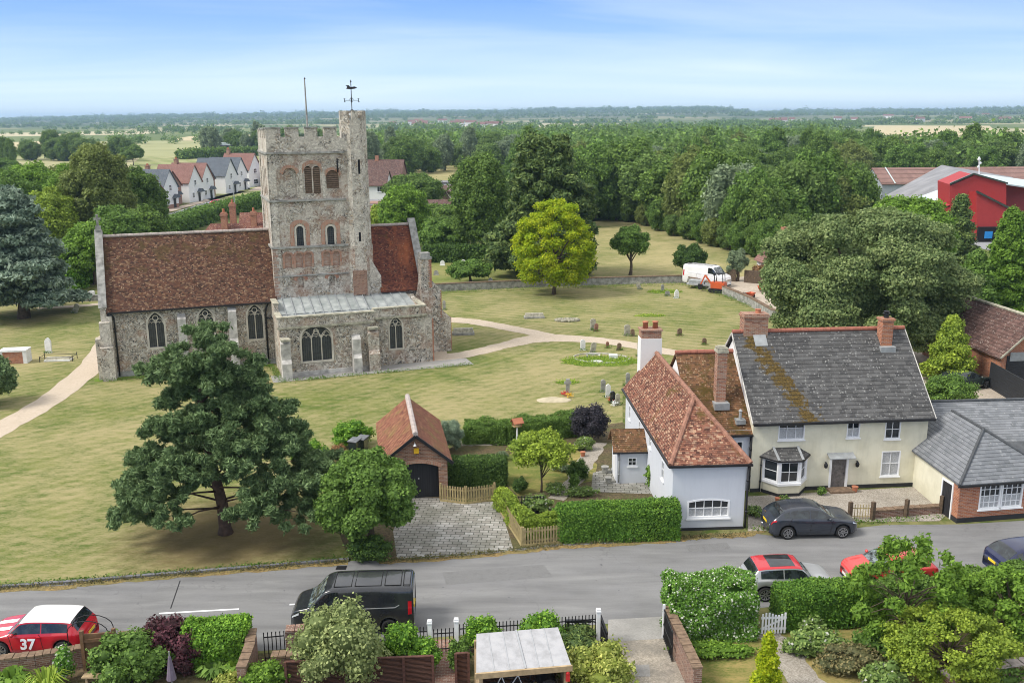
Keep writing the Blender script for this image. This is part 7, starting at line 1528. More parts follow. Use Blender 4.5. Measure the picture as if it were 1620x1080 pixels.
# named individual trees: (name, px, py, height, radius, mat, label, extra)
IND = [
 ('bush_tree', 585, 872, 4.9, 2.15, 'leaf_mid', 'rounded green bay tree between the pine and the paved drive', dict(n=38000, leaf=.15, base=.10, nl=22, seed=2, under=.8, rnd=.9, corek=.7)),
 ('maple_tree', 876, 466, 10.6, 5.3, 'leaf_chartreuse', 'brilliant yellow-green maple in front of the dark conifers', dict(n=24000, leaf=.22, base=.06, nl=46, seed=7, shell=.6, core=False, limbs=22, lobes=[(l[0]*(1.18-.055*l[2]), l[1]*(1.18-.055*l[2]), l[2], l[3], l[4], l[5]*.8) for l in lobes_round((0, 0, 5.5), (5.0, 4.6, 5.3), 64, np.random.RandomState(70), (.13, .25), -.9, inner=False)])),
 ('lime_tree', 763, 408, 14.4, 4.2, 'leaf_deep', 'tall dark lime tree left of the great conifer', dict(n=40000, leaf=.32, base=.06, nl=34, seed=8, shape='column', corek=.6)),
 ('young_tree', 997, 435, 6.2, 2.2, 'leaf_mid', 'small round tree standing alone on the mown meadow', dict(n=12000, leaf=.22, base=.30, nl=14, seed=10)),
 ('apple_tree', 1090, 442, 4.3, 2.0, 'leaf_hedge_dark', 'small bushy tree left of the white van', dict(n=11000, leaf=.2, base=.12, nl=12, seed=12)),
 ('thorn_tree', 1166, 445, 3.9, 1.25, 'leaf_grey', 'thin grey-green young tree right of the white van', dict(n=6000, leaf=.16, base=.10, nl=10, seed=13, core=False)),
 ('low_tree', 743, 449, 2.7, 2.8, 'leaf_mid', 'low wide spreading tree in the north graveyard', dict(n=11000, leaf=.24, base=.22, nl=14, seed=14)),
 ('golden_tree', 1499, 607, 4.9, 2.1, 'leaf_yellowgreen', 'yellow-green young tree in the yard behind the slate outbuilding', dict(n=16000, leaf=.17, base=.10, nl=20, seed=15, shape='cone', corek=.4)),
 ('garden_tree', 856, 778, 3.5, 1.65, 'leaf_yellowgreen', 'light airy yellow-green tree in the middle of the cottage garden', dict(n=9500, leaf=.13, base=.30, nl=20, seed=16, core=False, tr=.07, shell=.7, trunk_h=.5, limbs=12)),
 ('ash_tree', 1425, 1030, 4.4, 1.85, 'leaf_bright', 'feathery bright green ash sapling over the parked red car', dict(n=4600, leaf=.13, base=.05, nl=40, seed=17, core=False, tr=.07, shell=.9, trunk_h=.8, limbs=34, asp=2.2, lobes=lobes_round((0, 0, 2.25), (2.1, 1.6, 2.3), 44, np.random.RandomState(71), (.11, .21), -.8, inner=False))),
 ('hawthorn_tree', 1495, 1075, 2.75, 2.15, 'leaf_yellowgreen', 'broad yellow-green bush tree at the lower right', dict(n=15000, leaf=.10, base=.02, seed=18, tr=.09, core=False, shell=.8, limbs=26, lobes=lobes_round((0, 0, 1.35), (2.2, 1.8, 1.3), 60, np.random.RandomState(72), (.13, .24), -.8, inner=False))),
 ('acer_tree', 1595, 1010, 2.6, 2.0, 'leaf_bright', 'layered green tree cut off by the right edge of the garden', dict(n=14000, leaf=.12, seed=19, tr=.10, core=False, shell=.8, limbs=20, lobes=lobes_round((0, 0, 1.5), (2.1, 1.7, 1.2), 44, np.random.RandomState(73), (.15, .26), -.8, inner=False))),
 ('golden_conifer', 1212, 1098, 2.2, .62, 'leaf_chartreuse', 'small golden upright conifer at the bottom edge', dict(n=8000, leaf=.09, base=0, nl=16, seed=20, shape='cone', tr=.05)),
 ('cypress_tree', 1585, 500, 10.4, 3.2, 'leaf_bright', 'bright green cypress with two spires near the red building', dict(n=32000, leaf=.24, base=.0, nl=34, seed=21, shape='cone', corek=.6)),
 ('cypress_tree', 1535, 510, 6.6, 3.0, 'leaf_mid', 'shorter bushy cypress left of the bright green one', dict(n=20000, leaf=.24, base=.0, nl=22, seed=22, shape='cone', corek=.6)),
 ('larch_tree', 1510, 425, 9.2, 3.2, 'leaf_conifer', 'dark open larch in front of the red building', dict(n=13000, leaf=.26, base=.05, nl=24, seed=23, shape='cone', core=False)),
 ('small_conifer', 463, 706, 1.2, .28, 'leaf_gold', 'tiny golden-green cone conifer right of the pine', dict(n=2200, leaf=.08, base=0, nl=10, seed=24, shape='cone', tr=0)),
 ('dark_conifer', -12, 640, 3.6, 1.7, 'leaf_pine', 'dark green bush cut off at the left edge of the lawn', dict(n=16000, leaf=.17, base=.02, nl=16, seed=25)),
 ('birch_tree', 935 if False else 640, 392, 9.4, 3.7, 'leaf_bright', 'bright green tree just behind the chancel roof', dict(n=26000, leaf=.3, base=.05, nl=24, seed=26)),
 ('oak_tree', 655, 335, 7.6, 6.2, 'leaf_deep', 'dark domed tree behind the bright one by the tower', dict(n=22000, leaf=.4, base=.05, nl=20, seed=27)),
 ('garden_oak', 700, 405, 5.2, 3.5, 'leaf_mid', 'mid green tree right of the chancel gable', dict(n=16000, leaf=.28, base=.05, nl=16, seed=28)),
 ('yew_tree', 700, 370, 5.0, 5.5, 'leaf_deep', 'wide dark bush tree behind the north graveyard', dict(n=18000, leaf=.34, base=.0, nl=18, seed=29)),
 ('weeping_tree', 610, 375, 5.6, 3.0, 'leaf_yellowgreen', 'yellow-green bush beside the red village shop', dict(n=12000, leaf=.3, base=.0, nl=14, seed=30)),
 ('lone_oak', 211, 262, 8.4, 4.8, 'leaf_deep', 'lone round oak standing in the pale field', dict(n=9000, leaf=.5, base=.2, nl=16, seed=31)),
]
for nm, px, py, h_, r_, mt, lb, kw in IND: tree(nm, T(px, py), h_, r_, None, lb, mat=mt, **kw)
# bare dead tree
dt = empty('dead_tree', (*T(724, 350), 0), 0, 'bare pale dead tree among the gardens behind the lime', 'tree'); m_ = MB(); m_.tube([(0, 0, 0), (0, 0, 3), (.2, 0, 6)], [.3, .22, .08], 7)
for k in range(16):
    a = k*2.4; z = 2.4+k*.22; m_.tube([(0, 0, z), (math.cos(a)*1.3, math.sin(a), z+1.1), (math.cos(a)*2.1, math.sin(a)*1.8, z+2.4)], [.09, .05, .02], 5)
m_.build('branches', 'birch_bark', dt)
# great dark conifer (several stems growing together: one tree)
tree('great_conifer', (4.4, 117.5), 17.9, 7.2, None, 'great dark broad conifer with golden tips behind the yellow-green maple', mat='leaf_conifer', n=80000, leaf=.34, base=.0, nl=60, seed=33, asp=2.2, tr=.6, core=True, corek=.5, shell=.6,
     lobes=[((rr_*math.cos(a)), (rr_*math.sin(a))*.8, z, q, q, q*.62) for i in range(78) for z in [1.2+15.6*(i/77)] for rr_ in [8.2*(1-z/18.6)**.55*(.55+.35*((i*7) % 5)/4)] for a in [i*2.4] for q in [1.7-.045*z]]+[(0, 0, 6, 4.2, 3.8, 6), (0, 0, 11.5, 2.6, 2.4, 4.5)])
# evergreen oak behind the cream house: a broad dome of many clumps
rs = np.random.RandomState(34); L = lobes_round((0, 0, 6.1), (8.0, 6.0, 6.3), 34, rs, (.20, .34), -.7)
tree('evergreen_oak', (27.6, 74.5), 12.8, 8, None, 'huge domed evergreen oak behind the cream house', mat='leaf_holm', n=120000, leaf=.20, seed=34, tr=.6, lobes=L, shell=.35, corek=.7, under=.5, rnd=1.2)
tree('bright_oak', (43.5, 104), 11.0, 4.6, None, 'bright green tree rising behind the huge evergreen oak', mat='leaf_bright', n=26000, leaf=.3, base=.1, nl=30, seed=35)
# left-hand group beside the lane
LG = [(168, 262+150, 16.2, 4.6, 'leaf_olive', 'tallest olive-green tree in the group left of the nave'), (215, 400, 12.6, 4.8, 'leaf_deep', 'dark green tree right of the tallest one, next to the nave roof'), (128, 408, 13.0, 4.2, 'leaf_bright', 'bright green maple in the middle of the left group'), (60, 395, 13.2, 5.2, 'leaf_bright', 'bright green tree at the back of the left group'), (20, 410, 12.6, 5.5, 'leaf_mid', 'mid green tree at the far left above the cedar'),
      (100, 375, 12.0, 5.0, 'leaf_olive', 'olive tree behind the bright maple'), (228, 385, 9.6, 3.8, 'leaf_deep', 'dark tree beside the brick village house'), (190, 440, 9.0, 3.6, 'leaf_mid', 'lower green tree in front of the tallest one'), (150, 450, 7.4, 2.9, 'leaf_bright', 'light green young tree between cedar and nave'), (228, 430, 8.4, 3.4, 'leaf_deep', 'dark bushy tree behind the west gable of the nave'),
      (-40, 390, 14, 6, 'leaf_deep', 'dark tree cut off at the left edge above the cedar'), (85, 420, 10.4, 3.8, 'leaf_yellowgreen', 'yellow-green tree just behind the cedar'), (262, 392, 4.2, 2.0, 'leaf_mid', 'small green tree at the end of the village hedge'), (120, 455, 5.5, 2.4, 'leaf_bright', 'bright shrub tree beside the lane by the cedar'),
      (40, 330, 9.5, 6, 'leaf_deep', 'round dark tree beyond the left group'), (5, 300, 9.0, 6.5, 'leaf_mid', 'broad tree far behind the cedar')]
for i, (px, py, h_, r_, mt, lb) in enumerate(LG): tree('broadleaf_tree', T(px, py), h_, r_, None, lb, mat=mt, n=22000, leaf=.30, base=.12, nl=26, seed=50+i, corek=.6, group='trees by the lane left of the church')
# shrubs and hedges
S_ = [('laurel_bush', 558, 706, (1.25, .95, .75), 'bright laurel bush left of the garage', 'leaf_laurel', .11), ('laurel_bush', 492, 742, (1.1, 1.0, .80), 'bright laurel bush right of the pine', 'leaf_laurel', .11), ('laurel_bush', 482, 762, (.9, .7, .55), 'low bright bush under the pine boughs', 'leaf_bright', .11),
 ('topiary_ball', 713, 712, (.88, .85, .78), 'round grey-green clipped bush beside the garage', 'leaf_sage', .05), ('beech_bush', 537, 728, (.55, .5, .55), 'brown autumn-leaved bush beside the bins', 'leaf_autumn', .08), ('ivy_bush', 586, 888, (1.05, .6, .75), 'ivy-covered stump bush at the corner of lawn and road', 'leaf_hedge_dark', .09),
 ('purple_elder', 935, 697, (1.2, .9, .95), 'nearly black purple-leaved shrub at the end of the garden hedge', 'leaf_black', .10), ('fig_bush', 876, 688, (.8, .6, .6), 'large-leaved bright green fig bush in front of the long hedge', 'leaf_laurel', .2),
 ('box_ball', 915, 758, (.62, .6, .62), 'dark round clipped ball by the garden path', 'leaf_hedge_dark', .055), ('box_ball', 822, 780, (.42, .4, .42), 'small dark clipped ball near the trellis gate', 'leaf_hedge_dark', .055), ('spire_bush', 908, 776, (.3, .3, .55), 'pale green upright shrub among the border plants', 'leaf_mid', .07),
 ('border_plants', 878, 782, (.6, .35, .35), 'mixed flowering border left of the terrace', 'flower_mix', .09), ('border_plants', 920, 785, (.9, .3, .28), 'low mixed plants in front of the terrace', 'flower_mix', .09), ('rose_bush', 850, 810, (.85, .5, .5), 'pale rose bushes behind the picket fence', 'flower_mix', .10),
 ('flower_bush', 925, 712, (.6, .4, .45), 'white-flowered bush under the purple shrub', 'flower_mix', .09), ('wall_climber', 1032, 772, (.38, .5, .75), 'green climber on the side wall of the grey cottage', 'leaf_bright', .10), ('low_bush', 880, 712, (.5, .35, .35), 'small green bush at the back of the garden lawn', 'leaf_mid', .08),
 ('grey_bush', 795, 728, (.35, .3, .3), 'small grey plant right of the square hedge', 'leaf_grey', .07), ('lavender_bush', 888, 745, (.5, .35, .3), 'grey-green lavender beside the garden path', 'leaf_grey', .07), ('catmint', 868, 730, (.5, .4, .35), 'silvery bush under the airy garden tree', 'leaf_grey', .08),
 # near gardens
 ('olive_shrub', 540, 1088, (1.62, 1.5, 1.95), 'big silvery-green shrub in front of the black van', 'leaf_silver', .12), ('laurel_bush', 640, 1052, (.78, .7, .85), 'glossy laurel bush behind the woven fence', 'leaf_laurel', .10), ('laurel_bush', 672, 1062, (.65, .6, .55), 'second lower laurel bush by the brick path', 'leaf_laurel', .10),
 ('bay_bush', 764, 1032, (.78, .6, .72), 'upright bay bush left of centre behind the shelter', 'leaf_laurel', .10), ('bay_bush', 859, 1027, (.85, .6, .78), 'upright bay bush behind the middle of the shelter', 'leaf_laurel', .10), ('bay_bush', 728, 1062, (.45, .45, .62), 'dark green bush at the left end of the shelter', 'leaf_mid', .09),
 ('box_bush', 905, 1038, (.9, .7, .5), 'dark mossy mounded bush behind the right end of the shelter', 'leaf_conifer', .09), ('box_bush', 915, 1018, (.7, .5, .45), 'dark low bush against the railing', 'leaf_conifer', .09), ('golden_shrub', 945, 1085, (1.4, 1.1, .85), 'golden variegated shrub beside the gravel drive', 'leaf_gold', .12), ('red_plant', 920, 1035, (.22, .2, .3), 'dark red heuchera in front of the golden shrub', 'leaf_purple', .08),
 ('garden_shrub', 208, 1080, (1.35, 1.1, .95), 'arching green shrub left of the purple bush', 'leaf_mid', .13), ('smoke_bush', 265, 1048, (.95, .85, 1.05), 'dark purple smoke bush at lower left', 'leaf_purple', .11), ('smoke_bush', 290, 1062, (.7, .6, .6), 'lower dark plum bush below the smoke bush', 'leaf_purple', .11), ('climbing_jasmine', 106, 1078, (.3, .3, .75), 'white-flowered climber beside the brown gate', 'leaf_blossom', .10),
 ('yellow_shrub', 362, 1092, (.5, .4, .45), 'small yellow shrub at the bottom edge', 'leaf_gold', .10), ('green_shrub', 420, 1098, (.9, .7, .75), 'loose green shrub left of the woven fence', 'leaf_bright', .12), ('rose_climber', 165, 1070, (.3, .3, .5), 'climber with white flowers on the right of the brown gate', 'leaf_blossom', .10),
 ('flowering_weeds', 1290, 1035, (1.1, .6, .5), 'white-flowering tall weeds below the right hedge', 'flower_mix', .12), ('flowering_weeds', 1345, 1060, (1.3, .8, .5), 'rough brown and green weeds beside the gravel path', 'leaf_weedy', .10), ('fern_clump', 1390, 1045, (1.0, .7, .7), 'green nettles under the ash sapling', 'leaf_mid', .13), ('low_herbs', 1255, 1030, (.5, .4, .25), 'low herbs at the foot of the right hedge', 'flower_mix', .10),
 ('small_bush', 1130, 1035, (1.6, .5, .22), 'low plants along the foot of the white-flowered hedge', 'leaf_bright', .10), ('rose_bush', 1285, 1012, (.5, .4, .5), 'white rose bush against the right hedge', 'flower_mix', .12), ('garden_bush', 1400, 1088, (.9, .6, .5), 'mixed bush at the bottom right', 'flower_mix', .12), ('garden_bush', 1560, 1078, (1.6, .6, .45), 'low green bush in front of the pink brick wall', 'leaf_mid', .12),
 ('yard_bush', 1498, 645, (1.95, 1.2, .95), 'rounded green laurel behind the slate roof', 'leaf_mid', .12), ('path_bush', 1240, 795, (.3, .2, .22), 'small flowering plant under the bay window', 'flower_mix', .08), ('path_bush', 1300, 783, (.25, .2, .25), 'plant beside the old wooden door', 'leaf_mid', .08), ('path_weeds', 1195, 815, (.4, .5, .25), 'weeds on the gravel beside the grey cottage', 'flower_mix', .08),
 ('village_bush', 1245, 432, (2.2, 2, 1.9), 'green bush beside the white cottage', 'leaf_bright', .22), ('yard_thicket', 1208, 446, (1.6, 1.4, 1.2), 'brown-green thicket at the back of the gravel yard', 'leaf_autumn', .18)]
TOPS = {558: 662, 492: 692, 482: 738, 713: 661, 537: 701, 586: 842, 935: 637, 876: 668, 915: 724, 822: 753, 540: 945, 640: 979, 672: 1006, 764: 970, 859: 963, 728: 1006, 905: 995, 915.5: 1000, 945: 1014, 208: 997, 265: 970, 290: 1000, 106: 1016, 362: 1062, 420: 1042, 1498: 590}
for i, (nm, px, py, r_, lb, mt, lf) in enumerate(S_):
    if px in TOPS and not (px == 915 and py > 1000): r_ = (r_[0], r_[1], max(.15, at(px, TOPS[px], G(px, py)[1]+r_[1]*.3)[2]/1.9))
    ar_ = r_[0]*r_[1]+r_[0]*r_[2]+r_[1]*r_[2]; n = int(min(42000, 4.2*ar_*2.4/(lf*lf)))
    shrub(nm, T(px, py), r_, lb, mat=mt, n=n, leaf=lf, seed=100+i, nl=max(8, int(9+4*r_[0])), cat='bush')
hedge('long_hedge', pix([(735, 698), (800, 699), (910, 686)]), 1.3, [1.25, 1.3, 1.35], 'long clipped hedge along the back of the garden', mat='leaf_mid', dens=420, seed=2, rough=.17)
hedge('square_hedge', pix([(706, 764), (800, 764)]), 1.1, 1.45, 'square clipped hedge behind the short picket fence', mat='leaf_hedge_dark', dens=480, seed=3, rough=.04)
hedge('front_hedge', [(2.15, 41.62), (7.8, 41.84)], 1.1, [1.70, 1.80], 'big clipped hedge beside the road in front of the garden', mat='leaf_hedge', dens=620, leaf=.075, seed=4, rough=.035, rndtop=.25)
hedge('corner_hedge', pix([(862, 850), (890, 832)]), .7, .95, 'small clipped hedge end beside the front hedge', mat='leaf_hedge', dens=420, seed=14)
hedge('fence_climber', pix([(790, 800), (812, 828), (838, 852), (880, 848)]), .55, 1.12, 'yellow-green honeysuckle growing over the picket fence', mat='leaf_yellowgreen', dens=420, seed=5, rough=.14)
hedge('blossom_hedge', [(5.95, 33.35), (9.2, 33.35)], 1.75, 2.25, 'tall hedge sprinkled with white flowers at the drive corner', mat='leaf_blossom', dens=620, leaf=.09, seed=6, rough=.22, rndtop=.45)
hedge('garden_hedge', [(10.35, 33.75), (12.2, 33.95), (14.1, 34.15)], 1.25, 1.6, 'dark clipped hedge right of the white gate', mat='leaf_hedge', dens=560, leaf=.085, seed=7, rough=.06, rndtop=.2)
hedge('garden_hedge', [(14.1, 34.3), (19.5, 35.4), (25, 36.6)], 1.2, 1.35, 'loose green hedge running to the right edge of the photo', mat='leaf_mid', dens=420, leaf=.11, seed=8, rough=.15, rndtop=.3)
hedge('bright_hedge', pix([(300, 1046), (395, 1040)]), 1.3, 1.55, 'bright green hedge behind the purple smoke bush', mat='leaf_laurel', dens=480, leaf=.10, seed=9, rough=.12, rndtop=.3)
hedge('village_hedge', pix([(268, 372), (330, 350), (415, 325)]), 3.2, 2.6, 'thick green hedge along the village road', mat='leaf_mid', dens=26, leaf=.42, seed=10, rough=.3)
hedge('lane_hedge', pix([(105, 462), (150, 440)]), 2.0, 2.0, 'bright green hedge beside the lane left of the nave', mat='leaf_laurel', dens=60, leaf=.28, seed=11, rough=.3)
hedge('graveyard_hedge', pix([(672, 414), (760, 414), (830, 418)]), 2.0, 2.2, 'dark hedge at the back of the north graveyard', mat='leaf_hedge_dark', dens=60, leaf=.26, seed=12, rough=.15)
hedge('field_hedge', pix([(286, 252), (340, 249), (418, 246)]), 6, 4.0, 'dark hedge crossing behind the striped field', mat='leaf_deep', dens=3, leaf=1.0, seed=13, rough=.5)
# grass tufts and weeds where the mower does not reach
def tufts(path, n, spread, label_kind='grass_tufts', mat='leaf_weedy', seed=0, h=.12):
    rs = np.random.RandomState(seed); seg = [math.dist(a, b) for a, b in zip(path, path[1:])]; tot = sum(seg); P = []
    for (a, b), L_ in zip(zip(path, path[1:]), seg):
        k = int(n*L_/tot); t = rs.rand(k); dx_, dy_ = (b[0]-a[0])/L_, (b[1]-a[1])/L_; o_ = rs.randn(k)*spread; den = .5+.5*np.sin(t*L_*1.7+seed)*np.sin(t*L_*.6); ok = rs.rand(k) < .25+.75*den
        P.append(np.stack([a[0]+(b[0]-a[0])*t-dy_*o_, a[1]+(b[1]-a[1])*t+dx_*o_, rs.rand(k)*h], 1)[ok])
    P = np.concatenate(P); o = leafmesh('grass_tufts', P, rs.randn(len(P), 3)*[1, 1, .35], .11, mat, .7, seed); o['kind'] = 'stuff'
CHp = lambda e, n: (C0[0]+math.cos(CA)*e-math.sin(CA)*n, C0[1]+math.sin(CA)*e+math.cos(CA)*n)
tufts([(p[0], p[1]-.14) for p in kp], 5200, .09, seed=1); tufts([(p[0], p[1]+.12) for p in kp], 5200, .06, mat='leaf_mid', seed=2)
tufts([CHp(-12.6, -1.2), CHp(-.2, -1.0), CHp(0, -6.1), CHp(15, -6.3)], 3000, .18, mat='leaf_mid', seed=3, h=.2)
tufts(pix([(640, 466), (800, 460), (900, 456), (1000, 453), (1082, 451), (1140, 467), (1185, 486)]), 3600, .25, mat='leaf_mid', seed=4, h=.35)
tufts(pix([(600, 888), (700, 882), (810, 871), (890, 862), (1072, 852), (1180, 846)]), 1800, .10, seed=5); tufts(pix([(1190, 838), (1300, 828), (1380, 826), (1490, 818)]), 900, .14, mat='leaf_mid', seed=6)
for i_, gs_ in enumerate(GS[:24]):
    q_ = G(gs_[0], gs_[1]); tufts([(q_[0]-.35, q_[1]-.12), (q_[0]+.35, q_[1]-.1)], 90, .08, mat='leaf_mid', seed=30+i_, h=.18)
# strappy plants
for i, (x_, y_, r_, mt, lb) in enumerate(((75, 1092, .8, 'leaf_blade', 'strappy day lily clump below the brick wall'), (20, 1092, .7, 'leaf_bright', 'leafy clump at the bottom left corner'), (338, 1066, .6, 'leaf_mid', 'broad-leaved hosta in front of the bright hedge'), (375, 1064, .5, 'leaf_bright', 'light green hosta beside the brick side wall'))):
    rs = np.random.RandomState(i); n = 160; m_ = MB()
    for k in range(n):
        a = rs.rand()*6.28; r0 = rs.rand()*.25*r_; L_ = r_*rs.uniform(.6, 1.1); h_ = rs.uniform(.35, .75)*(1 if i < 2 else .6); w_ = .03 if i == 0 else .09; c, s = math.cos(a), math.sin(a); px_, py_ = -s*w_, c*w_
        p = [(r0*c, r0*s, .02), ((r0+L_*.5)*c, (r0+L_*.5)*s, h_), ((r0+L_)*c, (r0+L_)*s, h_*.7)]
        m_.add([(p[0][0]-px_*.5, p[0][1]-py_*.5, p[0][2]), (p[0][0]+px_*.5, p[0][1]+py_*.5, p[0][2]), (p[1][0]+px_, p[1][1]+py_, p[1][2]), (p[1][0]-px_, p[1][1]-py_, p[1][2]), p[2]], [(0, 1, 2, 3), (3, 2, 4)])
    o = one('leafy_clump', m_, mt, lb, 'plant'); o.location = (*T(x_, y_), 0); a_ = o.data.attributes.new('rnd', 'FLOAT', 'FACE'); a_.data.foreach_set('value', rs.rand(len(o.data.polygons)).astype('f'))

# ================================================================== VILLAGE HOUSES (left, beyond the nave)
def gable_house(name, loc, rz, W_, L_, ez, rzh, wm, rm, label, wins=(), cat='house', group=None, chim=None, chm_mat='chimney_brick', door=None, porch=False, over=.3, brick_base=False):
    """W_ = gable width along local x (gable faces -y), ridge runs along local y"""
    t = empty(name, (*loc, 0), rz, label, cat, group)
    MB().extr([(0, 0, 0), (W_, 0, 0), (W_, 0, ez), (W_/2, 0, rzh-.1), (0, 0, ez)], (0, L_, 0)).build('wall', wm, t)
    rf = MB(); slab(rf, [(-over, -over, ez-over), (W_/2, -over, rzh), (W_/2, L_+over, rzh), (-over, L_+over, ez-over)], .15); slab(rf, [(W_+over, -over, ez-over), (W_+over, L_+over, ez-over), (W_/2, L_+over, rzh+.01), (W_/2, -over, rzh+.01)], .15); rf.build('roof', rm, t)
    for x_, z_, w_, h_ in wins: window(t, x_, -.07, z_, 0, w_, h_, 2, 2, depth=.06, fr=.09, bar=.06)
    if chim: 
        for cx, cy, ch_ in chim: m_ = MB().rbox(cx, cy, rzh-1.5, 1.0, .8, 1.5+ch_); m_.rbox(cx, cy, rzh+ch_, 1.15, .95, .15); m_.build('chimney', chm_mat, t); [MB().lathe([(.16, 0), (.13, .45)], (cx+q, cy, rzh+ch_+.15), 8).build('chimney_pot', 'terracotta', t) for q in (-.25, .25)]
    if door is not None:
        MB().box(door-.5, -.04, 0, door+.5, -.005, 2.1).build('door', 'black_paint', t)
        if porch: m_ = MB(); m_.extr([(door-1.0, -1.1, 2.3), (door, -1.1, 3.1), (door+1.0, -1.1, 2.3)], (0, 1.1, 0)); m_.build('porch_roof', 'village_slate', t)
    if brick_base: MB().box(-.02, -.03, 0, W_+.02, 0, .9).build('base', 'village_brick', t)
    return t
VR = R(78)     # gables face the road on the right
xg = -76.0
def vh(y, W_, wm, rm, lab, ez=4.6, rzh=8.2, x=None, L=9.0, **k): return gable_house('village_house', ((x if x is not None else xg)+0, y), VR, W_, L, ez, rzh, wm, rm, lab, group='new houses along the village road', **k)
wn2 = lambda W_: [(W_*.5, 3.9, 1.0, 1.3), (W_*.30, 1.0, 1.0, 1.3)]
vh(197, 7.5, 'village_brick', 'village_tiles', 'brick village house with clay roof, nearest of the row left of the tower', 4.4, 7.8, wins=[(3.9, 3.4, 1.2, 1.5), (6.2, .8, 1.1, 1.3)], chim=[(3.7, 7.5, 1.0)], x=-75.5)
vh(209, 6.0, 'white_render', 'village_slate', 'white gabled house with slate roof behind the nearest brick one', 4.9, 8.6, wins=wn2(6.0), door=4.4, porch=True, brick_base=True)
vh(217, 7.0, 'village_brick', 'village_tiles', 'recessed brick house between the first white gable and the twin white gables', 4.6, 7.9, x=-78.5, wins=[(2, 3.4, 1, 1.2), (5, 3.4, 1, 1.2)], door=5, porch=True, chim=[(3.5, 6, .9)])
vh(226, 6.0, 'white_render', 'village_tiles', 'left of the twin white gabled houses with clay roofs', 4.9, 8.8, wins=wn2(6), door=4.5, porch=True, x=-76)
vh(234, 6.0, 'white_render', 'village_tiles', 'right of the twin white gabled houses with clay roofs', 4.9, 8.8, wins=wn2(6), door=4.5, porch=True, chim=[(3, 8, .8)], x=-75.6)
vh(242, 6.5, 'village_brick', 'village_slate', 'brick house with slate roof between the white clay-roofed and slate-roofed gables', 4.6, 7.9, x=-78, wins=[(2, 3.4, 1, 1.2)])
vh(252, 6.5, 'white_render', 'village_slate', 'left of the two white gabled houses with slate roofs', 5.0, 9.2, wins=wn2(6.5), door=5, porch=True, x=-75)
vh(262, 6.5, 'white_render', 'village_slate', 'right of the two white gabled houses with slate roofs', 5.0, 9.0, wins=wn2(6.5), door=5, porch=True, x=-75)
vh(275, 8, 'white_render', 'village_tiles', 'farthest white gabled house with clay roof and chimney', 5.2, 9.6, wins=[(4, 3.9, 1.8, 1.3), (4, .8, 2.6, 1.4)], chim=[(4, 8, 1.0)], x=-75)
gable_house('village_garage', (-71.5, 279), R(20), 7, 6, 2.8, 6.0, 'black_wood', 'village_tiles', 'black boarded garage with clay roof beside the tower edge', cat='garage')
band([(-71.5, 172), (-69, 195), (-69.5, 225), (-70, 250), (-66, 275), (-50, 300)], [6, 6, 6, 6, 9, 12], .03, 'village_road', 'far_road')
sheet('village_forecourt', [(-72, 262), (-58, 266), (-58, 285), (-74, 282)], .06, 'far_drive')
band([(-74.3, 200), (-73.8, 240), (-73, 262)], 2.5, .05, 'village_pavement', 'far_drive')
band([(-95, 83), (-75, 98), (-60, 106), (-52, 118), (-55, 140), (-66, 168)], 5.0, .03, 'lane', 'far_road')
# street lamp and poles
for x_, y_, h_, lb in ((-64.5, 176, 8.0, 'tall thin lamp post in front of the white village gables'), (-56.5, 195, 7.0, 'second lamp post beside the village hedge')):
    t = empty('lamp_post', (x_, y_, 0), 0, lb, 'lamp post'); MB().tube([(0, 0, 0), (0, 0, h_)], [.12, .07], 8).build('post', 'galv', t); MB().box(-.1, -.5, h_-.05, .1, .1, h_+.08).build('lamp', 'galv', t)
# old tiled house directly behind the nave
oh2 = empty('old_house', (at(300, 360, 122)[0], 122, 0), R(6), 'old rambling house with purple-red tiled roofs and tall brick chimneys behind the nave', 'house')
OW = 10.2
MB().box(0, 0, 0, OW, 7, 3.0).build('wall', 'cream_render', oh2); rf = MB(); slab(rf, [(-.4, -.4, 2.7), (OW, -.4, 2.7), (OW, 3.5, 5.9), (1.9, 3.5, 5.9)]); slab(rf, [(-.4, 7.4, 2.7), (1.9, 3.5, 5.91), (OW, 3.5, 5.91), (OW, 7.4, 2.7)]); slab(rf, [(-.4, -.4, 2.7), (1.9, 3.5, 5.9), (-.4, 7.4, 2.7)]); rf.build('roof', 'oldhouse_tiles', oh2)
MB().extr([(0, -.1, 2.4), (2.6, -.1, 2.4), (.6, -.1, 4.3)], (0, .5, 0)).build('gable', 'cream_render', oh2)
m_ = MB(); slab(m_, [(4.5, 7, 2.8), (11, 7, 2.8), (11, 11, 6.6), (4.5, 11, 6.6)]); slab(m_, [(4.5, 15, 2.8), (4.5, 11, 6.61), (11, 11, 6.61), (11, 15, 2.8)]); m_.build('rear_roof', 'oldhouse_tiles', oh2); MB().box(4.8, 7.2, 0, 10.8, 14.8, 2.8).build('rear_wall', 'cream_render', oh2)
for cx, cy, zt in ((3.9, 2.6, 7.0), (4.6, 5.2, 8.0), (7.6, 3.4, 7.0), (9.6, 3.2, 6.9), (9.9, 6.4, 7.6)):
    m_ = MB().rbox(cx, cy, 3.5, .75, .8, zt-3.5); m_.rbox(cx, cy, zt, .9, .95, .25); m_.rbox(cx, cy, zt+.25, .7, .75, .2); m_.build('chimney', 'red_brick', oh2)
    MB().lathe([(.17, 0), (.13, .5)], (cx, cy, zt+.45), 8).build('chimney_pot', 'terracotta', oh2)
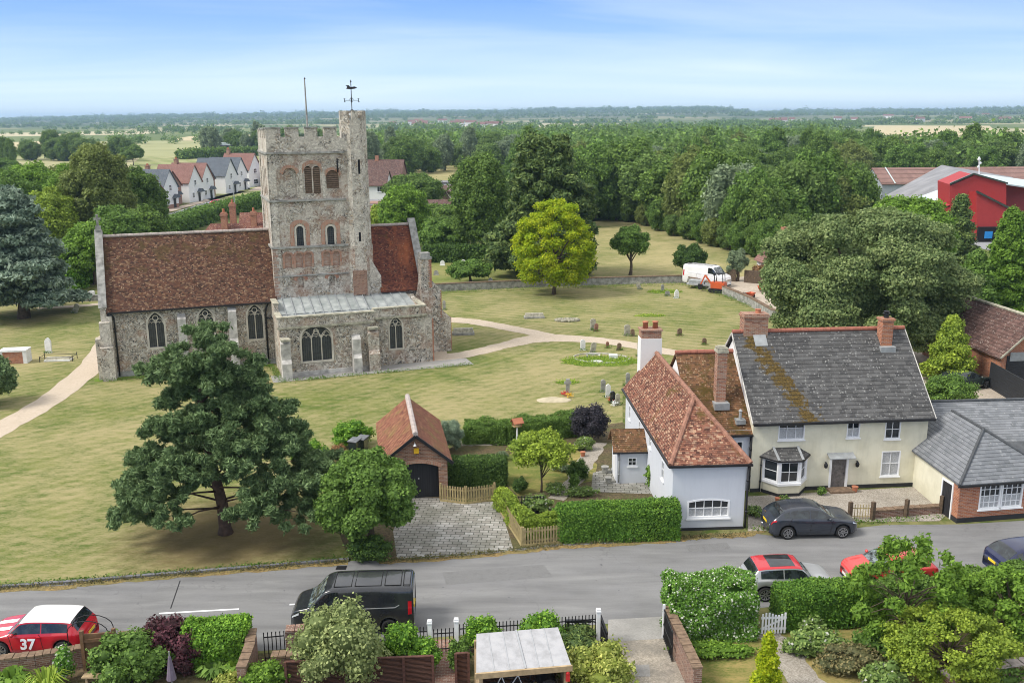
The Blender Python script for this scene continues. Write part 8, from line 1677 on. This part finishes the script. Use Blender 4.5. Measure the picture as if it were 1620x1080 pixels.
# houses right of the tower
def block(name, loc, rz, W_, D_, ez, rzh, wm, rm, label, wins=(), chim=(), cat='house'):
    t = empty(name, (*loc, 0), rz, label, cat); MB().extr([(0, 0, 0), (0, D_, 0), (0, D_, ez), (0, D_/2, rzh-.1), (0, 0, ez)], (W_, 0, 0)).build('wall', wm, t)
    rf = MB(); slab(rf, [(-.3, -.4, ez-.3), (W_+.3, -.4, ez-.3), (W_+.3, D_/2, rzh), (-.3, D_/2, rzh)], .15); slab(rf, [(-.3, D_+.4, ez-.3), (-.3, D_/2, rzh+.01), (W_+.3, D_/2, rzh+.01), (W_+.3, D_+.4, ez-.3)], .15); rf.build('roof', rm, t)
    for x_, z_, w_, h_ in wins: window(t, x_, -.07, z_, 0, w_, h_, 2, 1, depth=.06, fr=.08, bar=.06)
    for cx, cy in chim: MB().rbox(cx, cy, rzh-1, .9, .9, 2.0).build('chimney', 'red_brick', t)
    return t
block('village_house', (at(575, 310, 250)[0], 250), R(-4), 10.0, 9, 4.6, 8.6, 'village_brick', 'ridge_dark' if False else 'barn_tiles', 'brick house with dark tiled roof right behind the turret', [(8, 3.2, 1.2, 1.1)], [(3, 4.5)])
block('village_house', (at(568, 320, 222)[0], 222), R(-3), 6.4, 8, 4.4, 7.4, 'white_render', 'barn_tiles', 'white and brown house with dark roof beside the turret', [(5, 2.6, 1.3, 1.3)], [])
block('village_shop', (at(585, 340, 195)[0], 195), R(0), 7, 5, 2.4, 3.0, 'village_brick', 'fibre_roof', 'low brick building with grey flat roof beside the turret', [(5, .9, 1.2, 1.2)], cat='building')
block('village_shop', (at(584, 352, 178)[0], 178), R(0), 7.5, 4, 2.2, 3.2, 'village_brick', 'shed_roof', 'long low brick building with pale red roof beside the turret', cat='building')
m_ = MB().box(0, 0, 2.0, 3.2, .1, 2.75); bn2 = empty('banner_hoarding', (at(586, 345, 160)[0], 160, 0), 0, 'red and white banner on posts seen just right of the turret', 'banner'); m_.build('banner', 'red_plastic', bn2); m_ = MB(); m_.box(0, -.02, 2.05, .35, .0, 2.7); m_.box(.8, -.02, 2.15, 1.1, 0, 2.6); m_.box(1.3, -.02, 2.15, 1.6, 0, 2.6); m_.box(2.5, -.02, 2.1, 2.9, 0, 2.65); m_.build('lettering', 'white_paint', bn2); m_ = MB(); m_.box(.05, .1, 0, .15, .2, 2.7); m_.box(3.0, .1, 0, 3.1, .2, 2.7); m_.build('post', 'galv', bn2)
block('garden_shed', (at(673, 345, 190)[0], 190), R(3), 5.6, 4, 2.0, 3.3, 'brown_wood', 'barn_tiles', 'long brown shed among the gardens left of the lime tree', cat='shed')
block('stable_block', (at(700, 300, 232)[0], 232), R(4), 9.0, 5, 2.2, 3.2, 'old_post', 'barn_tiles', 'low brown stable block beside the far meadow', cat='shed')
block('stable_block', (at(678, 290, 262)[0], 262), R(4), 7, 3.5, 1.7, 2.4, 'black_wood', 'ridge_dark' if False else 'fibre_roof', 'dark low shed at the near edge of the far meadow', cat='shed')
block('far_barn', (at(322, 245, 520)[0], 520), R(2), 24, 14, 3.5, 6.5, 'black_wood', 'pale_sheet', 'grey-roofed barn behind the dark field hedge', cat='barn')
gh_ = empty('glasshouse', (at(652, 285, 275)[0], 275, 0), 0, 'pale polytunnel beside the meadow behind the gardens', 'polytunnel'); m_ = MB(); n = 9; vs = [(x_, 1.8*math.cos(q), 1.8*math.sin(q)) for x_ in (0, 6) for q in np.linspace(0, math.pi, n)]; m_.add(vs, [(i, i+1, n+i+1, n+i) for i in range(n-1)]+[tuple(range(n)), tuple(range(n, 2*n))[::-1]]); m_.build('cover', 'polytunnel', gh_)

# ================================================================== RED FARM BUILDING (right)
YB = 150.0
rb = empty('red_barn', (*at(1540, 378, YB)[:2], 0), 0, 'bright red farm building with stepped roofline, grey roller door and pale side roof', 'farm building')
ox = rb.location.x
def bp(x, y, Y=YB): p = at(x, y, Y); return (p[0]-ox, Y-YB, max(0, p[2]))
cm = MB()
front = [bp(1455, 380), bp(1592, 380), bp(1592, 291), bp(1540, 276), bp(1503, 292), bp(1503, 324), bp(1478, 333), bp(1455, 343)]
MB().extr(front, (2, 9, 0)).build('front_block', 'barn_red', rb)
MB().extr([bp(1592, 380, 156), bp(1690, 380, 156), bp(1690, 305, 156), bp(1592, 292, 156)], (0, 6, 0)).build('rear_block', 'barn_red_dull', rb)
lo = [bp(1560, 380, 146), bp(1690, 380, 146), bp(1690, 358, 146), bp(1620, 344, 146), bp(1545, 304, 146)]
MB().extr([bp(1545, 304, 147.5), bp(1545, 380, 147.5), bp(1680, 380, 147.5), bp(1680, 368, 147.5), bp(1620, 342, 147.5)], (0, 2.5, 0)).build('lean_to', 'barn_red', rb)
MB().bar(bp(1545, 303, 147.3), bp(1622, 342, 147.3), .3, .3).build('roof_edge', 'paint_green', rb)
MB().bar(bp(1503, 291, 149.8), bp(1540, 275, 149.8), .25, .25).bar(bp(1540, 275, 149.8), bp(1594, 290, 149.8), .25, .25).build('roof_edge', 'paint_green', rb)
a, b2 = bp(1515, 378, 149.9), bp(1542, 336, 149.9); MB().box(a[0], -.25, 0, b2[0], -.05, b2[2]).build('roller_door', 'grey_door', rb)
a, b2 = bp(1545, 378, 147.3), bp(1680, 358, 147.3); MB().box(a[0], -3.0, 0, b2[0], -2.6, b2[2]).build('shopfront', 'dark_inside', rb)
m_ = MB(); [m_.box(a[0]+1+i*2.2, -3.1, .6, a[0]+2.2+i*2.2, -3.02, 1.7) for i in range(5)]; m_.build('shopfront_sign', 'blue_sign', rb)
a = bp(1589, 342, 147.4); MB().rbox(a[0], -2.7, a[2]-.2, .5, .1, .5).build('wall_sign', 'white_paint', rb)
def zroof(nm, pts, mt, th=.2): return slab(MB(), pts, th).build(nm, mt, rb)
zroof('side_roof', [bp(1503, 325, 150), bp(1478, 334, 150), bp(1452, 312, 172), bp(1493, 297, 172)], 'pale_sheet')
zroof('top_roof', [bp(1503, 292, 150), bp(1540, 276, 150), bp(1528, 279, 160), bp(1494, 288, 160)], 'pale_sheet')
zroof('side_cladding', [bp(1503, 292, 150), bp(1494, 288, 160), bp(1493, 320, 160), bp(1503, 324, 150)], 'barn_red_dull')
zroof('right_roof', [bp(1540, 276, 150.5), bp(1594, 291, 150.5), bp(1680, 304, 157), bp(1620, 284, 175), bp(1560, 276, 175)], 'pale_sheet')
m_ = MB().tube([bp(1549, 285, 152), bp(1549, 248, 152)], .08, 6); q = bp(1549, 252, 152); m_.blob(q, (.28, .15, .28), 8, 5, 0); q = bp(1551, 258, 152); m_.blob(q, (.2, .1, .22), 8, 5, 0); q = bp(1548, 264, 152); m_.blob(q, (.22, .1, .2), 8, 5, 0); m_.build('aerial', 'white_paint', rb)
gb = empty('grey_barn', (*at(1490, 330, 185)[:2], 0), 0, 'large farm shed with shallow grey roof behind the red building', 'farm building'); gx, gy = gb.location.x, gb.location.y
def gpn(x, y, Y): p = at(x, y, Y); return (p[0]-gx, Y-gy, p[2])
e0, e1 = gpn(1400, 310, 195), gpn(1500, 330, 165); r0, r1 = gpn(1490, 261, 205), gpn(1560, 281, 170)
m_ = MB(); slab(m_, [e0, e1, r1, r0], .2); slab(m_, [r0, r1, gpn(1660, 310, 165), gpn(1600, 280, 205)], .2); m_.build('roof', 'fibre_roof', gb)
m_ = MB(); m_.extr([(e0[0]+.5, e0[1], 0), (e1[0]+.5, e1[1], 0), (e1[0]+.5, e1[1], e1[2]-.3), (e0[0]+.5, e0[1], e0[2]-.3)], (8, 0, 0)); m_.extr([(e0[0]+.5, e0[1], 0), (gpn(1600, 280, 205)[0], gpn(1600, 280, 205)[1]-.2, 0), (gpn(1600, 280, 205)[0], gpn(1600, 280, 205)[1]-.2, gpn(1600, 280, 205)[2]-.3), (r0[0], r0[1]-.2, r0[2]-.3), (e0[0]+.5, e0[1], e0[2]-.3)], (0, -.3, 0)); m_.build('wall', 'black_wood', gb)
lb_ = empty('long_barn', (*at(1395, 291, 225)[:2], 0), 0, 'very long low farm shed with faded pinkish roof and grey gable', 'farm building'); lx, ly = lb_.location.x, 225
def lpn(x, y, Y): p = at(x, y, Y); return (p[0]-lx, Y-ly, p[2])
ra, rbb = lpn(1384, 265.5, 232), lpn(1384, 265.5, 232); z_r = ra[2]; z_e = lpn(1405, 291, 225)[2]
m_ = MB(); slab(m_, [(0, 0, z_e), (62, 2, z_e), (62, 9, z_r), (0, 7, z_r)], .2); slab(m_, [(0, 14, z_e), (0, 7, z_r+.01), (62, 9, z_r+.01), (62, 16, z_e)], .2); m_.build('roof', 'shed_roof', lb_)
MB().extr([(.3, .3, 0), (.3, 13.7, 0), (.3, 13.7, z_e), (.3, 7, z_r-.2), (.3, .3, z_e)], (61, 2, 0)).build('wall', 'grey_door', lb_); MB().bar((3.2, 0, z_e+.1), (3.2, 7, z_r+.1), .25, .1).build('roof_strip', 'pale_sheet', lb_)
band([G(1560, 395), G(1640, 392), G(1760, 392)], 16, .03, 'farm_yard', 'far_road')

# ================================================================== WOODS
FT = []
def far_proto(i, mat, h=11, cr=4.6, n=5200, leaf=.52, shape='round', cone=False):
    rs = np.random.RandomState(200+i)
    if shape == 'round': L = lobes_round((0, 0, h*.49), (cr, cr, h*.51), 26, rs, (.24, .38), -.97)
    else: L = lobes_round((0, 0, h*.52), (cr*.62, cr*.62, h*.48), 16, rs, (.3, .45), -.9)
    P, N, k = sample(L, n, rs, .35, .75, .35, .9); c = MB()
    for j, l in enumerate(L): c.blob(l[:3], (l[3]*.74, l[4]*.74, l[5]*.74), 7, 5, .08, j)
    t = MB(); t.tube([(0, 0, -.3), (0, 0, h*.5)], [.35, .2], 6)
    o = leafmesh('woodland_tree', P, N, leaf, mat, 1.3, 200+i, core=c, trunk=t, fine=3); return o
protos = [far_proto(0, 'leaf_far'), far_proto(1, 'leaf_deep', n=5600), far_proto(2, 'leaf_mid', 12, 4.9), far_proto(3, 'leaf_grey', 10.5, 4.4), far_proto(4, 'leaf_olive', 11, 4.5), far_proto(5, 'leaf_deep', 13, 4.6, shape='tall'), far_proto(6, 'leaf_far', 10, 5.2), far_proto(7, 'leaf_grey', 12, 3.8, shape='tall')]
PL = ['mid green', 'dark green', 'fresh green', 'grey-green', 'olive-green', 'tall dark', 'broad mid green', 'tall grey-green']
used = set(); rnd = random.Random(77); nwood = 0
def wood(x, y, k, s, where, group):
    global nwood
    o = protos[k] if k not in used else protos[k].copy()
    if k in used: COL.objects.link(o)
    used.add(k); o.location = (x, y, 0); o.rotation_euler = (0, 0, rnd.uniform(0, 6.28)); o.scale = (s*rnd.uniform(.88, 1.15), s*rnd.uniform(.88, 1.15), s*rnd.uniform(.85, 1.18))
    tag(o, PL[k]+' broadleaf tree '+where, 'tree', group); nwood += 1
def scatter(poly, sp, ks, s, where, group, jit=.38, maxn=400):
    P = np.array(poly); x0, y0 = P.min(0); x1, y1 = P.max(0); out_ = []
    yy_ = y0; row = 0
    while yy_ < y1:
        xx = x0+(sp*.5 if row % 2 else 0)
        while xx < x1:
            x = xx+rnd.uniform(-jit, jit)*sp; y = yy_+rnd.uniform(-jit, jit)*sp; c = False
            for i in range(len(P)):
                a, b2 = P[i], P[i-1]
                if (a[1] > y) != (b2[1] > y) and x < (b2[0]-a[0])*(y-a[1])/(b2[1]-a[1])+a[0]: c = not c
            if c: out_.append((x, y))
            xx += sp
        yy_ += sp*.9; row += 1
    out_.sort(key=lambda p: p[1])
    for x, y in out_[:maxn]: wood(x, y, rnd.choice(ks), s*rnd.uniform(.85, 1.15), where, group)
    return out_[maxn:]
# front edge of the big wood beyond the meadow (individually placed)
EDGE = [(905, 362, 1.15, 1), (935, 352, 1.2, 2), (965, 350, 1.28, 1), (1000, 351, 1.35, 1), (1035, 356, 1.32, 0), (1070, 366, 1.38, 1), (1105, 374, 1.35, 4), (1140, 384, 1.3, 1), (1172, 392, 1.15, 3), (1195, 402, .95, 2), (1218, 408, .9, 1), (1240, 398, 1.05, 2), (1262, 395, 1.1, 0), (1290, 392, 1.15, 2), (1325, 392, 1.15, 4), (1362, 390, 1.0, 1)]
ORD = 'first second third fourth fifth sixth seventh eighth ninth tenth eleventh twelfth thirteenth fourteenth fifteenth sixteenth'.split()
for i, (px, py, s, k) in enumerate(EDGE):
    x, y = G(px, py); wood(x, y+4, k, s*.92, 'at the wood edge, '+ORD[i]+' from the left beyond the meadow', 'trees on the front edge of the wood')
rest = scatter([G(880, 352), G(1000, 342), G(1120, 362), G(1235, 388), G(1350, 385), (66, 185), (78, 222), (88, 252), (150, 262), (215, 300), (240, 380), (40, 380), (0, 270), (5, 200)], 11.0, [0, 1, 1, 2, 3, 4, 5, 6], 1.0, 'inside the big wood beyond the meadow', 'trees inside the big wood', maxn=215)
# row behind the far meadow, right of the tower
scatter([(-62, 330), (-40, 300), (-38, 330), (5, 352), (5, 400), (-70, 400)], 12, [3, 0, 1, 7, 6], 1.12, 'behind the far meadow right of the church tower', 'trees behind the far meadow')
# clumps at the left, in front of the far fields
scatter([(-250, 470), (-185, 440), (-170, 470), (-240, 500)], 15, [1, 0, 6], 1.1, 'in the clump beyond the pale field at far left', 'trees in the far left clump')
scatter([(-172, 520), (-95, 500), (-90, 540), (-170, 560)], 13, [7, 3, 7, 1], 1.15, 'in the grey-green row behind the striped field', 'trees behind the striped field')
scatter([(-235, 400), (-196, 378), (-190, 392), (-235, 420)], 13, [1, 5], .95, 'standing by the pale field left of the lone oak', 'trees by the pale field')
# meadow-edge scrub
for i, (px, py, s) in enumerate(((975, 350, .40), (995, 352, .34), (1018, 358, .34), (1045, 366, .42), (1068, 374, .38), (1092, 380, .44), (1115, 386, .38), (1135, 391, .46), (1158, 397, .40), (1180, 403, .46), (1202, 409, .42), (1222, 413, .5), (1252, 412, .5))):
    x, y = G(px, py); wood(x, y+1, (2, 0, 4, 2, 0, 1, 2, 4, 0, 2, 1, 2, 0)[i], s, 'low at the foot of the wood edge, '+ORD[i]+' from the left', 'low scrub trees at the foot of the wood')

# everything farther: woods and hedgerows that read as one mass
bl = MB(); rs = np.random.RandomState(9)
def lump_mesh(name, pts, sizes, mat, seed=0, near=False):
    """rounded leafy clumps (about 26 facets each + leaf faces) merged into one distant wood"""
    n = len(pts); dirs = []
    for i in range(26):
        z = 1-(i+.5)/26*1.35; a = i*2.39996; t = math.sqrt(max(0, 1-z*z)); dirs.append((t*math.cos(a), t*math.sin(a), z))
    D = np.array(dirs); rs = np.random.RandomState(seed)
    Ps = (pts[:, None, :]+D[None]*sizes[:, None, :]*rs.uniform(.72, 1.08, (n, 26, 1))).reshape(-1, 3)
    Ns = np.repeat(D[None], n, 0).reshape(-1, 3)+rs.randn(n*26, 3)*.35; S = np.repeat(sizes[:, 0]*(.62 if near else .7), 26)
    return leafmesh(name, Ps, Ns, S, mat, 1.25, seed, fine=9 if near else 3)
tiles_ = [[], [], []]
def put(x, y, s=1.0):
    z = terrain(x, y); w_ = rs.uniform(4.2, 7.0)*s*(1+.00012*y); h_ = rs.uniform(4.0, 6.8)*s; tiles_[rs.randint(3)].append((x, y, z+h_*.75, w_, w_, h_))
for x, y in rest: put(x, y, 1.0)
# hidden remainder of the big wood
for _ in range(900):
    y = rs.uniform(300, 760); x = rs.uniform(.02, .33)*y+rs.uniform(-20, 20)
    if x < .03*y: continue
    put(x, y, .95)
for _ in range(420):    # wood band to the right, behind the farm
    y = rs.uniform(270, 560); x = rs.uniform(.28, .72)*y; put(x, y, .95)
for _ in range(420):
    y = rs.uniform(400, 640); x = rs.uniform(-.15, .05)*y; put(x, y, .9)
# hedgerows and copses over the plain
def hrow(y0, x0, x1, wob, sp, s=.8, gap=.2):
    x = x0; ph = rs.rand()*9
    while x < x1:
        if math.sin(x*.013+ph)+math.sin(x*.005+ph*2) > -1.6+gap*2: put(x, y0+wob*math.sin(x*.004+ph)+rs.uniform(-8, 8), s*rs.uniform(.6, 1.2))
        x += sp*rs.uniform(.6, 1.4)
for y0, sp, s in ((570, 8, .42), (860, 8, .38), (1250, 9, .45), (1750, 11, .55), (2300, 13, .7), (3200, 17, .9), (3900, 20, 1.05), (4700, 24, 1.3), (5400, 27, 1.5), (6000, 30, 1.7)):
    x1_ = y0*.72; hrow(y0, -x1_, (-.19*y0 if y0 < 700 else x1_), 30+y0*.02, sp, s, .55 if y0 < 2000 else .2)
    if y0 > 3000: hrow(y0*1.07, -x1_, x1_, 60, sp, s*.9, .3)
for _ in range(85):
    y = 750*(8.0**rs.rand()); x = rs.uniform(-.65, .65)*y; n_ = int(rs.uniform(8, 26)); rx, ry = rs.uniform(20, 60)*(y/1000)**.5, rs.uniform(10, 25)*(y/1000)**.5
    if 1000 < y < 1400 and .37 < x/y < .55: continue
    if x/y < -.1 and y < 2200 and rs.rand() < .6: continue
    for _k in range(n_): put(x+rs.randn()*rx, y+rs.randn()*ry, rs.uniform(.6, 1.0))
for _ in range(300): y = rs.uniform(1450, 1900); put(rs.uniform(.2, .62)*y, y, .8)
mt3 = ['leaf_far', 'leaf_deep', 'leaf_mid']
for i, tl_ in enumerate(tiles_):
    A = np.array(tl_); az_ = A[:, 0]/A[:, 1]; keep = ~((A[:, 1] > 430) & (A[:, 1] < 1780) & (az_ > .36) & (az_ < .56)); keep &= ~((A[:, 1] > 640) & (A[:, 1] < 900) & (az_ > -.02)); A = A[keep]
    nr_ = A[:, 1] < 800
    for q_, B_2 in ((True, A[nr_]), (False, A[~nr_])):
        if len(B_2): o = lump_mesh('distant_woodland', B_2[:, :3], B_2[:, 3:6], mt3[i], 60+i, q_); o['kind'] = 'stuff'
# scattered far houses: pale specks
hb = []
for i in range(26):
    if i < 14: px = rs.uniform(1190, 1600); Yd = rs.uniform(1900, 2600)
    else: px = rs.uniform(560, 820); Yd = rs.uniform(1500, 2300)
    x = (px-810)/1500*Yd; z = terrain(x, Yd); W_ = rs.uniform(12, 26)
    o = MB().extr([(-W_/2, 0, 0), (W_/2, 0, 0), (W_/2, 0, 7), (-W_/2, 0, 7)], (0, 8, 0)).extr([(-W_/2-.5, -.5, 7), (-W_/2-.5, 4, 11), (-W_/2-.5, 8.5, 7)], (W_+1, 0, 0), 1).build('far_house', ['white_render', 'village_tiles'])
    o.location = (x, Yd, z); o.rotation_euler = (0, 0, rs.uniform(-.5, .5)); tag(o, 'tiny pale far-off house among trees right of the big wood' if i < 14 else 'tiny pale far-off house beyond the church turret', 'house', 'far houses right of the wood' if i < 14 else 'far houses beyond the turret')
# ================================================================== HAZE
hzb = MB().box(-8200, -600, -40, 8200, 9600, 66); hm = bpy.data.materials.new('haze'); hm.use_nodes = True; hm.node_tree.nodes.clear(); M['haze'] = hm
vo_ = hm.node_tree.nodes.new('ShaderNodeVolumePrincipled'); ho = hm.node_tree.nodes.new('ShaderNodeOutputMaterial'); hm.node_tree.links.new(vo_.outputs[0], ho.inputs['Volume'])
vo_.inputs['Color'].default_value = (.54, .76, 1.0, 1); vo_.inputs['Density'].default_value = .00015; vo_.inputs['Anisotropy'].default_value = .2
hz_ = hzb.build('haze', 'haze'); hz_['kind'] = 'stuff'
